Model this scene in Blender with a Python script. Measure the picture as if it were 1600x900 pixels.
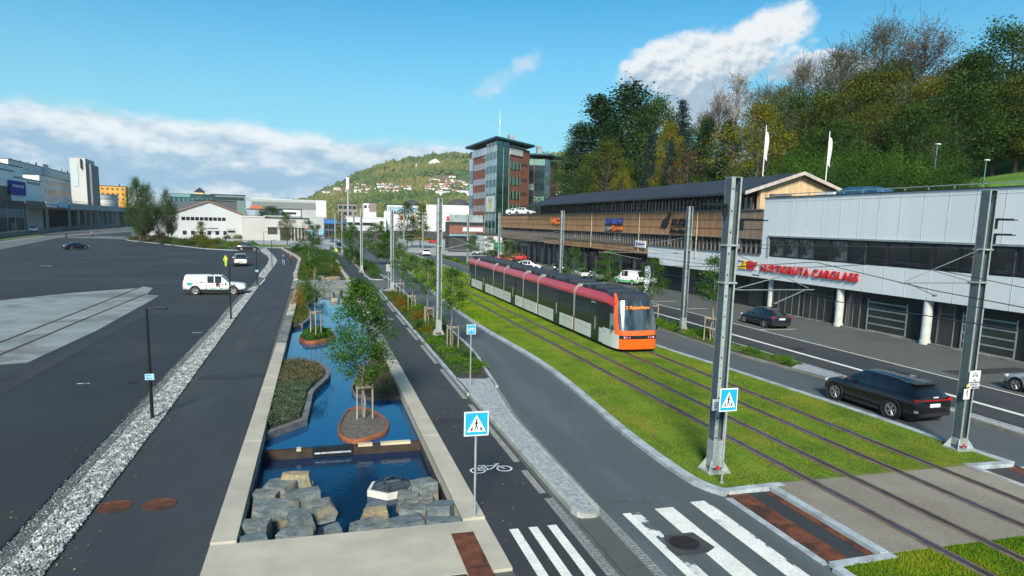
import bpy, bmesh, math, random
import numpy as np
from math import sin, cos, tan, pi, radians, atan2, sqrt, floor
from mathutils import Vector, Matrix
S = bpy.context.scene
for o in list(bpy.data.objects): bpy.data.objects.remove(o)
# ------------------------------------------------------------------ camera
EYE = 7.5; FPX = 1067.0; CX, CY = 800.0, 505.0
_y, _p, _r = radians(15.9), radians(8.3), radians(1.4)
FW = Vector((sin(_y)*cos(_p), cos(_y)*cos(_p), -sin(_p)))
_R0 = Vector((cos(_y), -sin(_y), 0)); _U0 = _R0.cross(FW)
RT = cos(_r)*_R0 + sin(_r)*_U0; UP = -sin(_r)*_R0 + cos(_r)*_U0
cam = bpy.data.cameras.new('camera'); camo = bpy.data.objects.new('camera', cam)
S.collection.objects.link(camo); S.camera = camo
camo.matrix_world = Matrix(((RT.x, UP.x, -FW.x, 0), (RT.y, UP.y, -FW.y, 0), (RT.z, UP.z, -FW.z, EYE), (0, 0, 0, 1)))
cam.sensor_width = 36; cam.lens = FPX/1600*36; cam.shift_y = (CY-450)/1600
cam.clip_start = .1; cam.clip_end = 12000
def G(px, py, z=0.0):            # survey: where a sight line meets the level z
    d = FW + RT*((px-CX)/FPX) - UP*((py-CY)/FPX); t = (z-EYE)/d.z
    return (t*d.x, t*d.y)
def PX(px, X):                   # survey: Y at which the bearing of column px crosses the line x = X
    d = FW + RT*((px-CX)/FPX) - UP*((350-CY)/FPX); return X*d.y/d.x
def ZT(x, y, py):                # survey: height over (x, y) seen at picture row py
    q = Vector((x, y, -EYE)); k = (CY-py)/FPX
    return (k*q.dot(FW)-q.dot(UP))/(UP.z-k*FW.z)
# ------------------------------------------------------------------ light
SUN_AZ, SUN_EL = radians(200), radians(32)      # azimuth clockwise from +Y (street direction)
S.view_settings.view_transform = 'Standard'; S.view_settings.look = 'None'
S.view_settings.exposure = 1.0; S.view_settings.gamma = 1
sun = bpy.data.lights.new('sun', 'SUN'); sun.energy = 3.4; sun.angle = radians(14); sun.color = (1, .91, .78)
suno = bpy.data.objects.new('sun', sun); S.collection.objects.link(suno)
sdir = Vector((sin(SUN_AZ)*cos(SUN_EL), cos(SUN_AZ)*cos(SUN_EL), sin(SUN_EL)))
suno.rotation_euler = (-sdir).to_track_quat('-Z', 'Y').to_euler(); suno.location = (0, 0, 200)

class V:                          # tiny expression helper over math nodes
    def __init__(s, nt, sock): s.nt, s.s = nt, sock
    def _op(s, op, o=None, o2=None):
        n = s.nt.nodes.new('ShaderNodeMath'); n.operation = op
        s.nt.links.new(s.s, n.inputs[0])
        for i, q in ((1, o), (2, o2)):
            if q is None: continue
            if isinstance(q, V): s.nt.links.new(q.s, n.inputs[i])
            else: n.inputs[i].default_value = q
        return V(s.nt, n.outputs[0])
    def __add__(s, o): return s._op('ADD', o)
    def __sub__(s, o): return s._op('SUBTRACT', o)
    def __mul__(s, o): return s._op('MULTIPLY', o)
    def __truediv__(s, o): return s._op('DIVIDE', o)
    def sm(s, a, b):              # smoothstep
        n = s.nt.nodes.new('ShaderNodeMapRange'); n.interpolation_type = 'SMOOTHSTEP'
        s.nt.links.new(s.s, n.inputs[0]); n.inputs[1].default_value = a; n.inputs[2].default_value = b
        return V(s.nt, n.outputs[0])
def noise(nt, x, y, z, scale, detail=6, rough=.55):
    c = nt.nodes.new('ShaderNodeCombineXYZ')
    for i, q in enumerate((x, y, z)):
        if isinstance(q, V): nt.links.new(q.s, c.inputs[i])
        else: c.inputs[i].default_value = q
    n = nt.nodes.new('ShaderNodeTexNoise'); n.inputs['Scale'].default_value = scale
    n.inputs['Detail'].default_value = detail; n.inputs['Roughness'].default_value = rough
    nt.links.new(c.outputs[0], n.inputs[0]); return V(nt, n.outputs[0])
def rgbmix(nt, fac, a, b):
    n = nt.nodes.new('ShaderNodeMix'); n.data_type = 'RGBA'
    if isinstance(fac, V): nt.links.new(fac.s, n.inputs[0])
    else: n.inputs[0].default_value = fac
    for i, q in ((6, a), (7, b)):
        if isinstance(q, (tuple, list)): n.inputs[i].default_value = (*q[:3], 1)
        else: nt.links.new(q, n.inputs[i])
    return n.outputs[2]
W = bpy.data.worlds.new('World'); S.world = W; W.use_nodes = True
nt = W.node_tree; bg = nt.nodes['Background']
sky = nt.nodes.new('ShaderNodeTexSky'); sky.sky_type = 'NISHITA'; sky.sun_disc = False
sky.sun_elevation = SUN_EL; sky.sun_rotation = SUN_AZ; sky.air_density = 1.0; sky.dust_density = .6; sky.ozone_density = 1.5
tint = nt.nodes.new('ShaderNodeMix'); tint.data_type = 'RGBA'; tint.blend_type = 'MULTIPLY'; tint.inputs[0].default_value = 1
nt.links.new(sky.outputs[0], tint.inputs[6]); tint.inputs[7].default_value = (.10, .66, .84, 1)
tc = nt.nodes.new('ShaderNodeTexCoord'); sp = nt.nodes.new('ShaderNodeSeparateXYZ'); nt.links.new(tc.outputs['Generated'], sp.inputs[0])
dx, dy, dz = (V(nt, sp.outputs[i]) for i in range(3))
az = dx._op('ARCTAN2', dy)*57.2958; el = dz._op('ARCSINE')*57.2958       # degrees
n1 = noise(nt, az*.07, el*.15, 1.7, 1.0, 8, .58); n1b = noise(nt, az*.07+.02, el*.15+.12, 1.7, 1.0, 8, .58)
n2 = noise(nt, az*.17, el*.27, 4.1, 1.0, 8, .6); n2b = noise(nt, az*.17-.05, el*.27+.13, 4.1, 1.0, 8, .6)
# a low bank of cloud along the horizon, thicker to the left
bank_top = az*-.045+7.0
bank = (bank_top - el)*.42 + (n1-.5)*1.7 + (n2-.5)*.9
mb = bank.sm(0, .5)*(az.sm(34, 14))
def blob(a0, e0, ra, re, slope=0.0):
    u = (az-a0)/ra; v = (el-e0-(az-a0)*slope)/re
    return ((u*u+v*v)*-1.0)+1.0
cum = blob(30.3, 12.6, 7.4, 2.6, .14)._op('MAXIMUM', blob(35.2, 14.6, 3.6, 2.0, .25))._op('MAXIMUM', blob(39.0, 11.6, 4.6, 1.3, .0))._op('MAXIMUM', blob(30.0, 9.0, 5.5, 1.8, .1))
n3 = noise(nt, az*.24, el*.30, 7.3, 1.0, 9, .62); n3b = noise(nt, az*.24-.06, el*.30+.10, 7.3, 1.0, 9, .62)
mc = (cum*1.05 + (n3-.5)*2.6 + .06).sm(0, .62)
wis = blob(15.2, 11.6, 2.9, 1.3, .45)._op('MAXIMUM', blob(-23, 16.5, 3, .4, .3))
mw = (wis*.75 + (n2-.5)*4.2 - .12).sm(0, 1.1)*.7
shade_b = ((n1-n1b)*5.0 + (n2-n2b)*1.6 + .50 + ((el-bank_top+2.2)._op('MAXIMUM', -2.2))*.17 + el.sm(3.2, 0)*.42).sm(.0, 1.0)
shade_c = ((el-(az-32)*.12)*.24 - 2.55 + (n3-n3b)*5.0).sm(-.1, .9)
cb = rgbmix(nt, shade_b, (2.0, 3.1, 4.2), (5.6, 5.8, 5.9)); cc = rgbmix(nt, shade_c, (2.5, 3.2, 3.9), (5.5, 5.6, 5.6))
hz = el.sm(21, 0)*.78
col = rgbmix(nt, hz, tint.outputs[2], (2.5, 4.6, 5.0))
col = rgbmix(nt, mb*.93, col, cb); col = rgbmix(nt, mc*.95, col, cc); col = rgbmix(nt, mw, col, (4.8, 5, 5.1))
nt.links.new(col, bg.inputs[0]); bg.inputs[1].default_value = .085
# ------------------------------------------------------------------ materials
MATS = {}
def mat(name, col, rough=.7, metal=0, var=.12, scale=2.0, bump=0, bscale=None, col2=None, thr=None, stretch=(1, 1, 1), spec=.5, fine=0, coat=0, emit=0, crack=0):
    if name in MATS: return MATS[name]
    m = bpy.data.materials.new(name); m.use_nodes = True; nt = m.node_tree; b = nt.nodes['Principled BSDF']
    tc = nt.nodes.new('ShaderNodeTexCoord'); mp = nt.nodes.new('ShaderNodeMapping'); mp.inputs['Scale'].default_value = stretch
    nt.links.new(tc.outputs['Object'], mp.inputs[0])
    def nz(sc, det=5, r=.6):
        n = nt.nodes.new('ShaderNodeTexNoise'); n.inputs['Scale'].default_value = sc; n.inputs['Detail'].default_value = det; n.inputs['Roughness'].default_value = r
        nt.links.new(mp.outputs[0], n.inputs[0]); return V(nt, n.outputs[0])
    base = nz(scale)
    lo = tuple(c*(1-var*1.8) for c in col); hi = tuple(c*(1+var*1.8) for c in col)
    c = rgbmix(nt, base.sm(.25, .75), lo, hi)
    if col2 is not None:
        t = thr or (.5, .6)
        c = rgbmix(nt, nz(scale*.43+.01, 6).sm(*t), c, col2)
    if fine:
        k = nz(fine, 2, .5).sm(.3, .7)
        mm = nt.nodes.new('ShaderNodeMix'); mm.data_type = 'RGBA'; mm.blend_type = 'MULTIPLY'; mm.inputs[0].default_value = 1
        nt.links.new(c, mm.inputs[6]); g = (k*.26+.87); cmb = nt.nodes.new('ShaderNodeCombineColor')
        for i in range(3): nt.links.new(g.s, cmb.inputs[i])
        nt.links.new(cmb.outputs[0], mm.inputs[7]); c = mm.outputs[2]
    if crack:
        vo = nt.nodes.new('ShaderNodeTexVoronoi'); vo.feature = 'DISTANCE_TO_EDGE'; vo.inputs['Scale'].default_value = crack
        wv = nt.nodes.new('ShaderNodeVectorMath'); wv.operation = 'ADD'; wn = nt.nodes.new('ShaderNodeTexNoise'); wn.inputs['Scale'].default_value = crack*3; wn.inputs['Detail'].default_value = 5
        nt.links.new(tc.outputs['Object'], wn.inputs[0]); nt.links.new(tc.outputs['Object'], wv.inputs[0]); nt.links.new(wn.outputs['Color'], wv.inputs[1]); nt.links.new(wv.outputs[0], vo.inputs[0])
        ln = V(nt, vo.outputs['Distance']).sm(.010*crack*3, .0)*nz(crack*.9, 3).sm(.5, .62)
        c = rgbmix(nt, ln*.75, c, tuple(q*.35 for q in col))
        c = rgbmix(nt, nz(.55, 8, .7).sm(.60, .72)*.45, c, tuple(q*.62 for q in col)); c = rgbmix(nt, nz(1.7, 7, .75).sm(.64, .74)*.35, c, tuple(min(.5, q*1.9) for q in col))
    nt.links.new(c, b.inputs['Base Color'])
    rr = base*.16+(rough-.08); nt.links.new(rr.s, b.inputs['Roughness'])
    b.inputs['Metallic'].default_value = metal; b.inputs['Specular IOR Level'].default_value = spec
    if coat: b.inputs['Coat Weight'].default_value = coat; b.inputs['Coat Roughness'].default_value = .05
    if emit: b.inputs['Emission Color'].default_value = (*col, 1); b.inputs['Emission Strength'].default_value = emit
    if bump:
        bn = nt.nodes.new('ShaderNodeBump'); bn.inputs['Strength'].default_value = bump; bn.inputs['Distance'].default_value = .05
        nt.links.new(nz(bscale or scale*6, 6).s, bn.inputs['Height']); nt.links.new(bn.outputs[0], b.inputs['Normal'])
    MATS[name] = m; return m
def leafmat(name, cols, trans=.35, big=None, rough=.55):
    if name in MATS: return MATS[name]
    m = bpy.data.materials.new(name); m.use_nodes = True; nt = m.node_tree; b = nt.nodes['Principled BSDF']
    g = nt.nodes.new('ShaderNodeNewGeometry'); r = nt.nodes.new('ShaderNodeValToRGB')
    els = r.color_ramp.elements
    while len(els) < len(cols): els.new(.5)
    for i, c in enumerate(cols): els[i].position = i/(len(cols)-1); els[i].color = (*c, 1)
    f = V(nt, g.outputs['Random Per Island'])
    tc = nt.nodes.new('ShaderNodeTexCoord'); n = nt.nodes.new('ShaderNodeTexNoise'); n.inputs['Scale'].default_value = big or .5; n.inputs['Detail'].default_value = 4
    nt.links.new(tc.outputs['Object'], n.inputs[0]); f = f*.42+V(nt, n.outputs[0]).sm(.3, .7)*.58
    nt.links.new(f.s, r.inputs[0]); nt.links.new(r.outputs[0], b.inputs['Base Color'])
    b.inputs['Roughness'].default_value = rough; b.inputs['Specular IOR Level'].default_value = .12
    if trans:
        t = nt.nodes.new('ShaderNodeBsdfTranslucent'); nt.links.new(r.outputs[0], t.inputs[0])
        mx = nt.nodes.new('ShaderNodeMixShader'); mx.inputs[0].default_value = trans
        nt.links.new(b.outputs[0], mx.inputs[1]); nt.links.new(t.outputs[0], mx.inputs[2]); nt.links.new(mx.outputs[0], nt.nodes['Material Output'].inputs[0])
    MATS[name] = m; return m
def glass(name, col=(.02, .03, .035), rough=.06, spec=.9, bump=.02):
    return mat(name, col, rough+.08, 0, .25, .35, bump=bump, bscale=.6, spec=spec)
def brickmat(name, c1, c2, mortar, sc, w=.5, h=.25, rough=.85, ms=.02):
    m = bpy.data.materials.new(name); m.use_nodes = True; nt = m.node_tree; b = nt.nodes['Principled BSDF']
    tc = nt.nodes.new('ShaderNodeTexCoord'); k = nt.nodes.new('ShaderNodeTexBrick'); nt.links.new(tc.outputs['Object'], k.inputs[0])
    k.inputs['Color1'].default_value = (*c1, 1); k.inputs['Color2'].default_value = (*c2, 1); k.inputs['Mortar'].default_value = (*mortar, 1)
    k.inputs['Scale'].default_value = sc; k.inputs['Brick Width'].default_value = w; k.inputs['Row Height'].default_value = h; k.inputs['Mortar Size'].default_value = ms
    nt.links.new(k.outputs[0], b.inputs['Base Color']); b.inputs['Roughness'].default_value = rough
    MATS[name] = m; return m
# ------------------------------------------------------------------ mesh helpers
def link(o): S.collection.objects.link(o); return o
def tag(o, label=None, cat=None, group=None, kind=None):
    if label: o['label'] = label
    if cat: o['category'] = cat
    if group: o['group'] = group
    if kind: o['kind'] = kind
    return o
def root(name, label, cat, loc=(0, 0, 0), rz=0, group=None):
    o = bpy.data.objects.new(name, None); o.empty_display_size = .3; link(o); o.location = loc; o.rotation_euler = (0, 0, rz)
    return tag(o, label, cat, group)
class MB:
    def __init__(s): s.v = []; s.f = []; s.m = []
    def add(s, vs, fs, m=0):
        b = len(s.v); s.v += [tuple(q) for q in vs]
        for i, f in enumerate(fs): s.f.append(tuple(b+k for k in f)); s.m.append(m if isinstance(m, int) else m[i])
        return s
    def box(s, x0, x1, y0, y1, z0, z1, m=0):
        return s.add([(x0, y0, z0), (x1, y0, z0), (x1, y1, z0), (x0, y1, z0), (x0, y0, z1), (x1, y0, z1), (x1, y1, z1), (x0, y1, z1)],
                     [(0, 3, 2, 1), (4, 5, 6, 7), (0, 1, 5, 4), (1, 2, 6, 5), (2, 3, 7, 6), (3, 0, 4, 7)], m)
    def cbox(s, c, d, m=0, R=None):
        vs = [Vector(((i & 1)-.5, ((i >> 1) & 1)-.5, (i >> 2)-.5)) for i in range(8)]
        vs = [Vector((q.x*d[0], q.y*d[1], q.z*d[2])) for q in vs]
        if R is not None: vs = [R @ q for q in vs]
        return s.add([q+Vector(c) for q in vs], [(0, 2, 3, 1), (4, 5, 7, 6), (0, 1, 5, 4), (1, 3, 7, 5), (3, 2, 6, 7), (2, 0, 4, 6)], m)
    def tube(s, p0, p1, r0, r1=None, n=8, m=0, cap=True):
        p0, p1 = Vector(p0), Vector(p1); r1 = r0 if r1 is None else r1
        d = (p1-p0).normalized(); a = d.orthogonal().normalized(); b = d.cross(a)
        vs = []
        for p, r in ((p0, r0), (p1, r1)):
            for k in range(n): t = 2*pi*k/n; vs.append(p+a*(r*cos(t))+b*(r*sin(t)))
        fs = [(k, (k+1) % n, n+(k+1) % n, n+k) for k in range(n)]
        if cap: fs += [tuple(range(n-1, -1, -1)), tuple(range(n, 2*n))]
        return s.add(vs, fs, m)
    def path(s, pts, r, n=6, m=0):
        for a, b in zip(pts, pts[1:]): s.tube(a, b, r, r, n, m)
        return s
    def poly(s, pts, m=0): return s.add(pts, [tuple(range(len(pts)))], m)
    def prism(s, pts, z0, z1, m=0, ms=None):
        n = len(pts); A = sum(pts[i][0]*pts[(i+1) % n][1]-pts[(i+1) % n][0]*pts[i][1] for i in range(n))
        if A < 0: pts = pts[::-1]
        vs = [(x, y, z0) for x, y in pts]+[(x, y, z1) for x, y in pts]
        fs = [tuple(range(n-1, -1, -1)), tuple(range(n, 2*n))]+[(i, (i+1) % n, n+(i+1) % n, n+i) for i in range(n)]
        return s.add(vs, fs, [m if ms is None else ms]*1+[m]+[m if ms is None else ms]*n)
    def lathe(s, prof, n=24, m=0, c=(0, 0, 0), ax='z'):
        vs = []
        for r, z in prof:
            for k in range(n):
                t = 2*pi*k/n; p = (r*cos(t), r*sin(t), z)
                if ax == 'x': p = (p[2], p[0], p[1])
                if ax == 'y': p = (p[0], p[2], p[1])
                vs.append((p[0]+c[0], p[1]+c[1], p[2]+c[2]))
        fs = [(i*n+k, i*n+(k+1) % n, (i+1)*n+(k+1) % n, (i+1)*n+k) for i in range(len(prof)-1) for k in range(n)]
        return s.add(vs, fs, m)
    def loft(s, rings, m=0, cap=True, closed=True):
        n = len(rings[0]); vs = [p for r in rings for p in r]; fs = []; ms = []
        for i in range(len(rings)-1):
            for k in range(n if closed else n-1):
                fs.append((i*n+k, i*n+(k+1) % n, (i+1)*n+(k+1) % n, (i+1)*n+k)); ms.append(m(i, k) if callable(m) else m)
        if cap:
            fs += [tuple(range(n-1, -1, -1)), tuple(range((len(rings)-1)*n, len(rings)*n))]; ms += [m(0, 0) if callable(m) else m]*2
        return s.add(vs, fs, ms)
    def mesh(s, name, mats, smooth=None, bevel=0, fix=True):
        me = bpy.data.meshes.new(name); me.from_pydata(s.v, [], s.f)
        for q in (mats if isinstance(mats, (list, tuple)) else [mats]): me.materials.append(q)
        me.polygons.foreach_set('material_index', s.m)
        if fix or bevel:
            bm = bmesh.new(); bm.from_mesh(me)
            if smooth is not None or bevel: bmesh.ops.remove_doubles(bm, verts=bm.verts, dist=1e-4)
            if bevel: bmesh.ops.bevel(bm, geom=[e for e in bm.edges if len(e.link_faces) == 2 and e.calc_face_angle(0) > .5], offset=bevel, segments=2, affect='EDGES', profile=.6)
            bmesh.ops.recalc_face_normals(bm, faces=bm.faces); bm.to_mesh(me); bm.free()
        if smooth is not None:
            me.shade_smooth(); me.set_sharp_from_angle(angle=radians(smooth))
        me.update(); return me
    def build(s, name, mats, parent=None, smooth=None, bevel=0, label=None, fix=True):
        o = bpy.data.objects.new(name, s.mesh(name, mats, smooth, bevel, fix)); link(o)
        if parent is not None: o.parent = parent
        if label: o['label'] = label
        return o
def inst(me, name, parent=None, loc=(0, 0, 0), rot=(0, 0, 0), sc=None, label=None):
    o = bpy.data.objects.new(name, me); link(o); o.location = loc; o.rotation_euler = rot
    if sc is not None: o.scale = sc if isinstance(sc, (tuple, list)) else (sc, sc, sc)
    if parent is not None: o.parent = parent
    if label: o['label'] = label
    return o
def tree_copy(r, loc, rz=0, sc=None, label=None, group=None):
    def cp(o, par):
        c = o.copy(); link(c); c.parent = par
        for ch in list(o.children): cp(ch, c)
        return c
    c = cp(r, None); c.location = loc; c.rotation_euler = (0, 0, rz)
    if sc is not None: c.scale = sc if isinstance(sc, (tuple, list)) else (sc, sc, sc)
    if label: c['label'] = label
    if group: c['group'] = group
    return c
def npmesh(name, verts, faces, mats):
    me = bpy.data.meshes.new(name); verts = np.asarray(verts, np.float32); faces = np.asarray(faces, np.int32); k = faces.shape[1]
    me.vertices.add(len(verts)); me.vertices.foreach_set('co', verts.ravel())
    me.loops.add(faces.size); me.loops.foreach_set('vertex_index', faces.ravel())
    me.polygons.add(len(faces)); me.polygons.foreach_set('loop_start', np.arange(0, faces.size, k, dtype=np.int32))
    try: me.polygons.foreach_set('loop_total', np.full(len(faces), k, np.int32))
    except Exception: pass
    for q in (mats if isinstance(mats, (list, tuple)) else [mats]): me.materials.append(q)
    me.update(calc_edges=True); me.validate(); return me
def leaves(centers, size, rs, aspect=.62, up=.0, fold=False):
    c = np.asarray(centers, float); n = len(c); nrm = rs.normal(size=(n, 3)); nrm[:, 2] = np.abs(nrm[:, 2])+up
    nrm /= np.linalg.norm(nrm, axis=1)[:, None]; a = rs.normal(size=(n, 3)); a -= nrm*(a*nrm).sum(1)[:, None]
    a /= np.linalg.norm(a, axis=1)[:, None]; b = np.cross(nrm, a); s = size*rs.uniform(.6, 1.35, n)[:, None]
    A = a*s*.5; B = b*s*.5*aspect
    v = np.stack([c-A, c-B, c+A, c+B], 1).reshape(-1, 3)
    f = np.arange(4*n).reshape(n, 4); return v, f
def inpoly(p, poly):
    x, y = p[:, 0], p[:, 1]; r = np.zeros(len(p), bool); n = len(poly)
    for i in range(n):
        x0, y0 = poly[i]; x1, y1 = poly[(i+1) % n]
        c = ((y0 > y) != (y1 > y)) & (x < (x1-x0)*(y-y0)/((y1-y0) or 1e-9)+x0); r ^= c
    return r
def scatter(poly, n, rs):
    a = np.array(poly); lo, hi = a.min(0), a.max(0); out = []
    k = 0
    while k < n:
        p = rs.uniform(lo, hi, (n*2, 2)); p = p[inpoly(p, poly)]; out.append(p); k += len(p)
        if len(p) == 0: break
    return np.concatenate(out)[:n]
def sweep(mb, pts, w, z0, z1, m=0, closed=False, side=0):   # rectangular bar along a plan polyline (side: -1 right of path .. 0 centred .. 1 left)
    n = len(pts); P = [Vector((p[0], p[1])) for p in pts]; L = []
    for i in range(n):
        a = P[(i-1) % n] if (closed or i > 0) else P[i]; b = P[(i+1) % n] if (closed or i < n-1) else P[i]
        d1 = (P[i]-a).normalized() if (P[i]-a).length > 1e-6 else (b-P[i]).normalized(); d2 = (b-P[i]).normalized() if (b-P[i]).length > 1e-6 else d1
        t = (d1+d2).normalized() if (d1+d2).length > 1e-6 else d1; nn = Vector((-t.y, t.x)); k = 1/max(.35, nn.dot(Vector((-d1.y, d1.x))))
        L.append((P[i]+nn*(w*k*(.5+side*.5)), P[i]-nn*(w*k*(.5-side*.5))))
    rings = [[(l.x, l.y, z0), (r.x, r.y, z0), (r.x, r.y, z1), (l.x, l.y, z1)] for l, r in L]
    if closed: rings.append(rings[0])
    mb.loft(rings, m, cap=not closed); return mb
def sheet(name, pts, z, m, kind='structure', label=None):
    o = MB().poly([(x, y, z) for x, y in pts]).build(name, m, fix=True)
    bm = bmesh.new(); bm.from_mesh(o.data); bmesh.ops.triangulate(bm, faces=bm.faces)
    for f in bm.faces:
        if f.normal.z < 0: f.normal_flip()
    bm.to_mesh(o.data); bm.free()
    return tag(o, label, kind=kind)
def text(body, size, m, parent, loc, rot, name='lettering', ext=.02, ax='LEFT', bold=0, sx=1, sp=1.0):
    c = bpy.data.curves.new(name, 'FONT'); c.body = body; c.size = size; c.extrude = ext; c.offset = bold; c.align_x = ax; c.space_character = sp
    o = bpy.data.objects.new(name, c); me = bpy.data.meshes.new_from_object(o); bpy.data.objects.remove(o)
    me.materials.clear(); me.materials.append(m)
    return inst(me, name, parent, loc, rot, (sx, 1, 1))
R90 = radians(90)
class Flat:                        # drawing on a plane: origin, u and v axes, out along n
    def __init__(s, mb, o, u, v): s.mb, s.o, s.u, s.v = mb, Vector(o), Vector(u).normalized(), Vector(v).normalized(); s.n = s.u.cross(s.v)
    def P(s, x, y, d=0): return s.o+s.u*x+s.v*y+s.n*d
    def poly(s, pts, d=.003, m=0): s.mb.poly([s.P(x, y, d) for x, y in pts], m)
    def stroke(s, a, b, w, d=.003, m=0):
        a, b = Vector(a), Vector(b); t = (b-a).normalized()*(w/2); n = Vector((-t.y, t.x)); s.poly([a-n-t*.3, b-n+t*.3, b+n+t*.3, a+n-t*.3], d, m)
    def ring(s, c, r, w, d=.003, m=0, n=20):
        for k in range(n):
            a, b = 2*pi*k/n, 2*pi*(k+1)/n
            s.poly([(c[0]+r*cos(a), c[1]+r*sin(a)), (c[0]+r*cos(b), c[1]+r*sin(b)), (c[0]+(r-w)*cos(b), c[1]+(r-w)*sin(b)), (c[0]+(r-w)*cos(a), c[1]+(r-w)*sin(a))], d, m)
    def disc(s, c, r, d=.003, m=0, n=16): s.poly([(c[0]+r*cos(2*pi*k/n), c[1]+r*sin(2*pi*k/n)) for k in range(n)], d, m)
    def bike(s, c, k, d=.004, m=0):
        x, y = c; R = lambda a, b: (x+a*k, y+b*k); w = .055*k
        s.ring(R(-.42, -.12), .25*k, w, d, m); s.ring(R(.42, -.12), .25*k, w, d, m)
        for a, b in (((-.42, -.12), (-.2, .2)), ((-.2, .2), (.25, .2)), ((-.05, -.12), (.25, .2)), ((-.05, -.12), (-.42, -.12)), ((-.05, -.12), (-.22, .28)), ((.42, -.12), (.22, .32)), ((.22, .32), (.36, .34)), ((-.32, .28), (-.12, .28))):
            s.stroke(R(*a), R(*b), w, d, m)
# ------------------------------------------------------------------ palette
ASPH = mat('asphalt', (.031, .035, .039), .82, crack=.16, var=.10, scale=.22, fine=38, col2=(.046, .049, .052), thr=(.45, .62), bump=.15, bscale=45)
ASPHD = mat('parking_asphalt', (.020, .023, .027), .80, crack=.10, var=.10, scale=.13, fine=30, col2=(.031, .034, .038), thr=(.48, .64), bump=.12, bscale=40)
ASPHR = mat('road_asphalt', (.085, .10, .106), .80, crack=.22, var=.09, scale=1.2, fine=55, stretch=(1, .1, 1), col2=(.074, .086, .092), thr=(.42, .6), bump=.15, bscale=60)
ASPHB = mat('path_asphalt', (.033, .037, .042), .8, crack=.25, var=.09, scale=.5, fine=42, stretch=(1, .35, 1), col2=(.041, .045, .048), thr=(.48, .62), bump=.12, bscale=45)
CONC = mat('concrete', (.43, .395, .315), .82, var=.07, scale=.8, col2=(.35, .325, .27), thr=(.45, .70), bump=.05, bscale=20)
CONCD = mat('weathered_concrete', (.17, .18, .16), .88, var=.18, scale=1.6, fine=20, col2=(.10, .11, .10), thr=(.48, .6), bump=.2, bscale=15)
CONCG = mat('old_concrete', (.215, .25, .25), .86, var=.10, scale=.35, fine=14, col2=(.14, .155, .15), thr=(.5, .6))
GRAN = mat('granite_kerb', (.36, .41, .43), .75, var=.12, scale=2.5, fine=30, col2=(.27, .3, .31), thr=(.5, .6), bump=.1)
BROWNK = mat('weathered_kerb', (.21, .20, .165), .85, var=.15, scale=1.5, fine=25)
PLAZA = mat('light_paving', (.33, .34, .34), .8, var=.08, scale=.2, fine=6)
PAINT = mat('road_paint', (.72, .72, .66), .6, var=.06, scale=1.5, fine=20, col2=(.45, .46, .43), thr=(.62, .72))
PAINTW = mat('worn_paint', (.66, .67, .63), .65, var=.1, scale=4, fine=40, col2=(.09, .1, .105), thr=(.49, .56))
RUST = mat('rusty_steel', (.15, .050, .020), .75, .2, .2, 3.0, fine=20, col2=(.06, .026, .016), thr=(.52, .62), bump=.1)
CORT = mat('corten_rim', (.29, .095, .035), .7, .1, .2, 2.5, fine=18, col2=(.17, .05, .02), thr=(.5, .62))
SOIL = mat('soil', (.05, .042, .032), .95, var=.25, scale=4, fine=22, bump=.6, bscale=20)
BLACKM = mat('black_metal', (.012, .013, .015), .45, .3, .1, 2)
DARK = mat('dark_void', (.010, .011, .012), .8, 0, .2, 1)
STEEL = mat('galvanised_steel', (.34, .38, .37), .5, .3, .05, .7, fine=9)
STEELD = mat('shaded_mast_steel', (.085, .115, .13), .5, .2, .06, .7, fine=9)  # webs darker than the flanges: their shade is put into the colour
RAILM = mat('rail_steel', (.10, .10, .10), .38, .8, .25, .6, col2=(.14, .18, .25), thr=(.45, .6))
RAILR = mat('rail_side', (.15, .10, .07), .85, 0, .2, 3)
WHITE = mat('white_paint', (.74, .75, .74), .45, 0, .03, 1)
REDP = mat('red_paint', (.62, .018, .018), .4, 0, .05, 1)
BLUES = mat('sign_blue', (.012, .33, .72), .4, 0, .04, 2)
BLACKP = mat('black_paint', (.01, .01, .01), .5, 0, .05, 1)
WOODP = mat('stake_wood', (.30, .24, .18), .8, 0, .15, 3, stretch=(1, 1, .2))
def cr(pts, k=6):                 # smooth plan curve through points
    out = []; n = len(pts)
    for i in range(n-1):
        p0, p1, p2, p3 = (Vector(pts[max(i-1, 0)][:2]), Vector(pts[i][:2]), Vector(pts[i+1][:2]), Vector(pts[min(i+2, n-1)][:2]))
        for j in range(k):
            t = j/k; q = .5*((2*p1)+(p2-p0)*t+(2*p0-5*p1+4*p2-p3)*t*t+(3*p1-p0-3*p2+p3)*t**3); out.append((q.x, q.y))
    return out+[tuple(pts[-1][:2])]
def strip(name, L, R, z, m, **k): return sheet(name, list(L)+list(R)[::-1], z, m, **k)
# ------------------------------------------------------------------ ground with the canal cut out of it
HX0, HX1, HY0, HY1 = -2.3, 3.75, 15.7, 75.7
BIG = 690
g = MB()
for x0, x1, y0, y1 in ((-1490, HX0, -BIG, 2390), (HX1, 2390, -BIG, 2390), (HX0, HX1, -BIG, HY0), (HX0, HX1, HY1, 2390)):
    g.poly([(x0, y0, -.03), (x1, y0, -.03), (x1, y1, -.03), (x0, y1, -.03)])
tag(g.build('ground', mat('far_ground', (.09, .10, .095), .9, var=.15, scale=.02, fine=2)), kind='structure')
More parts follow.
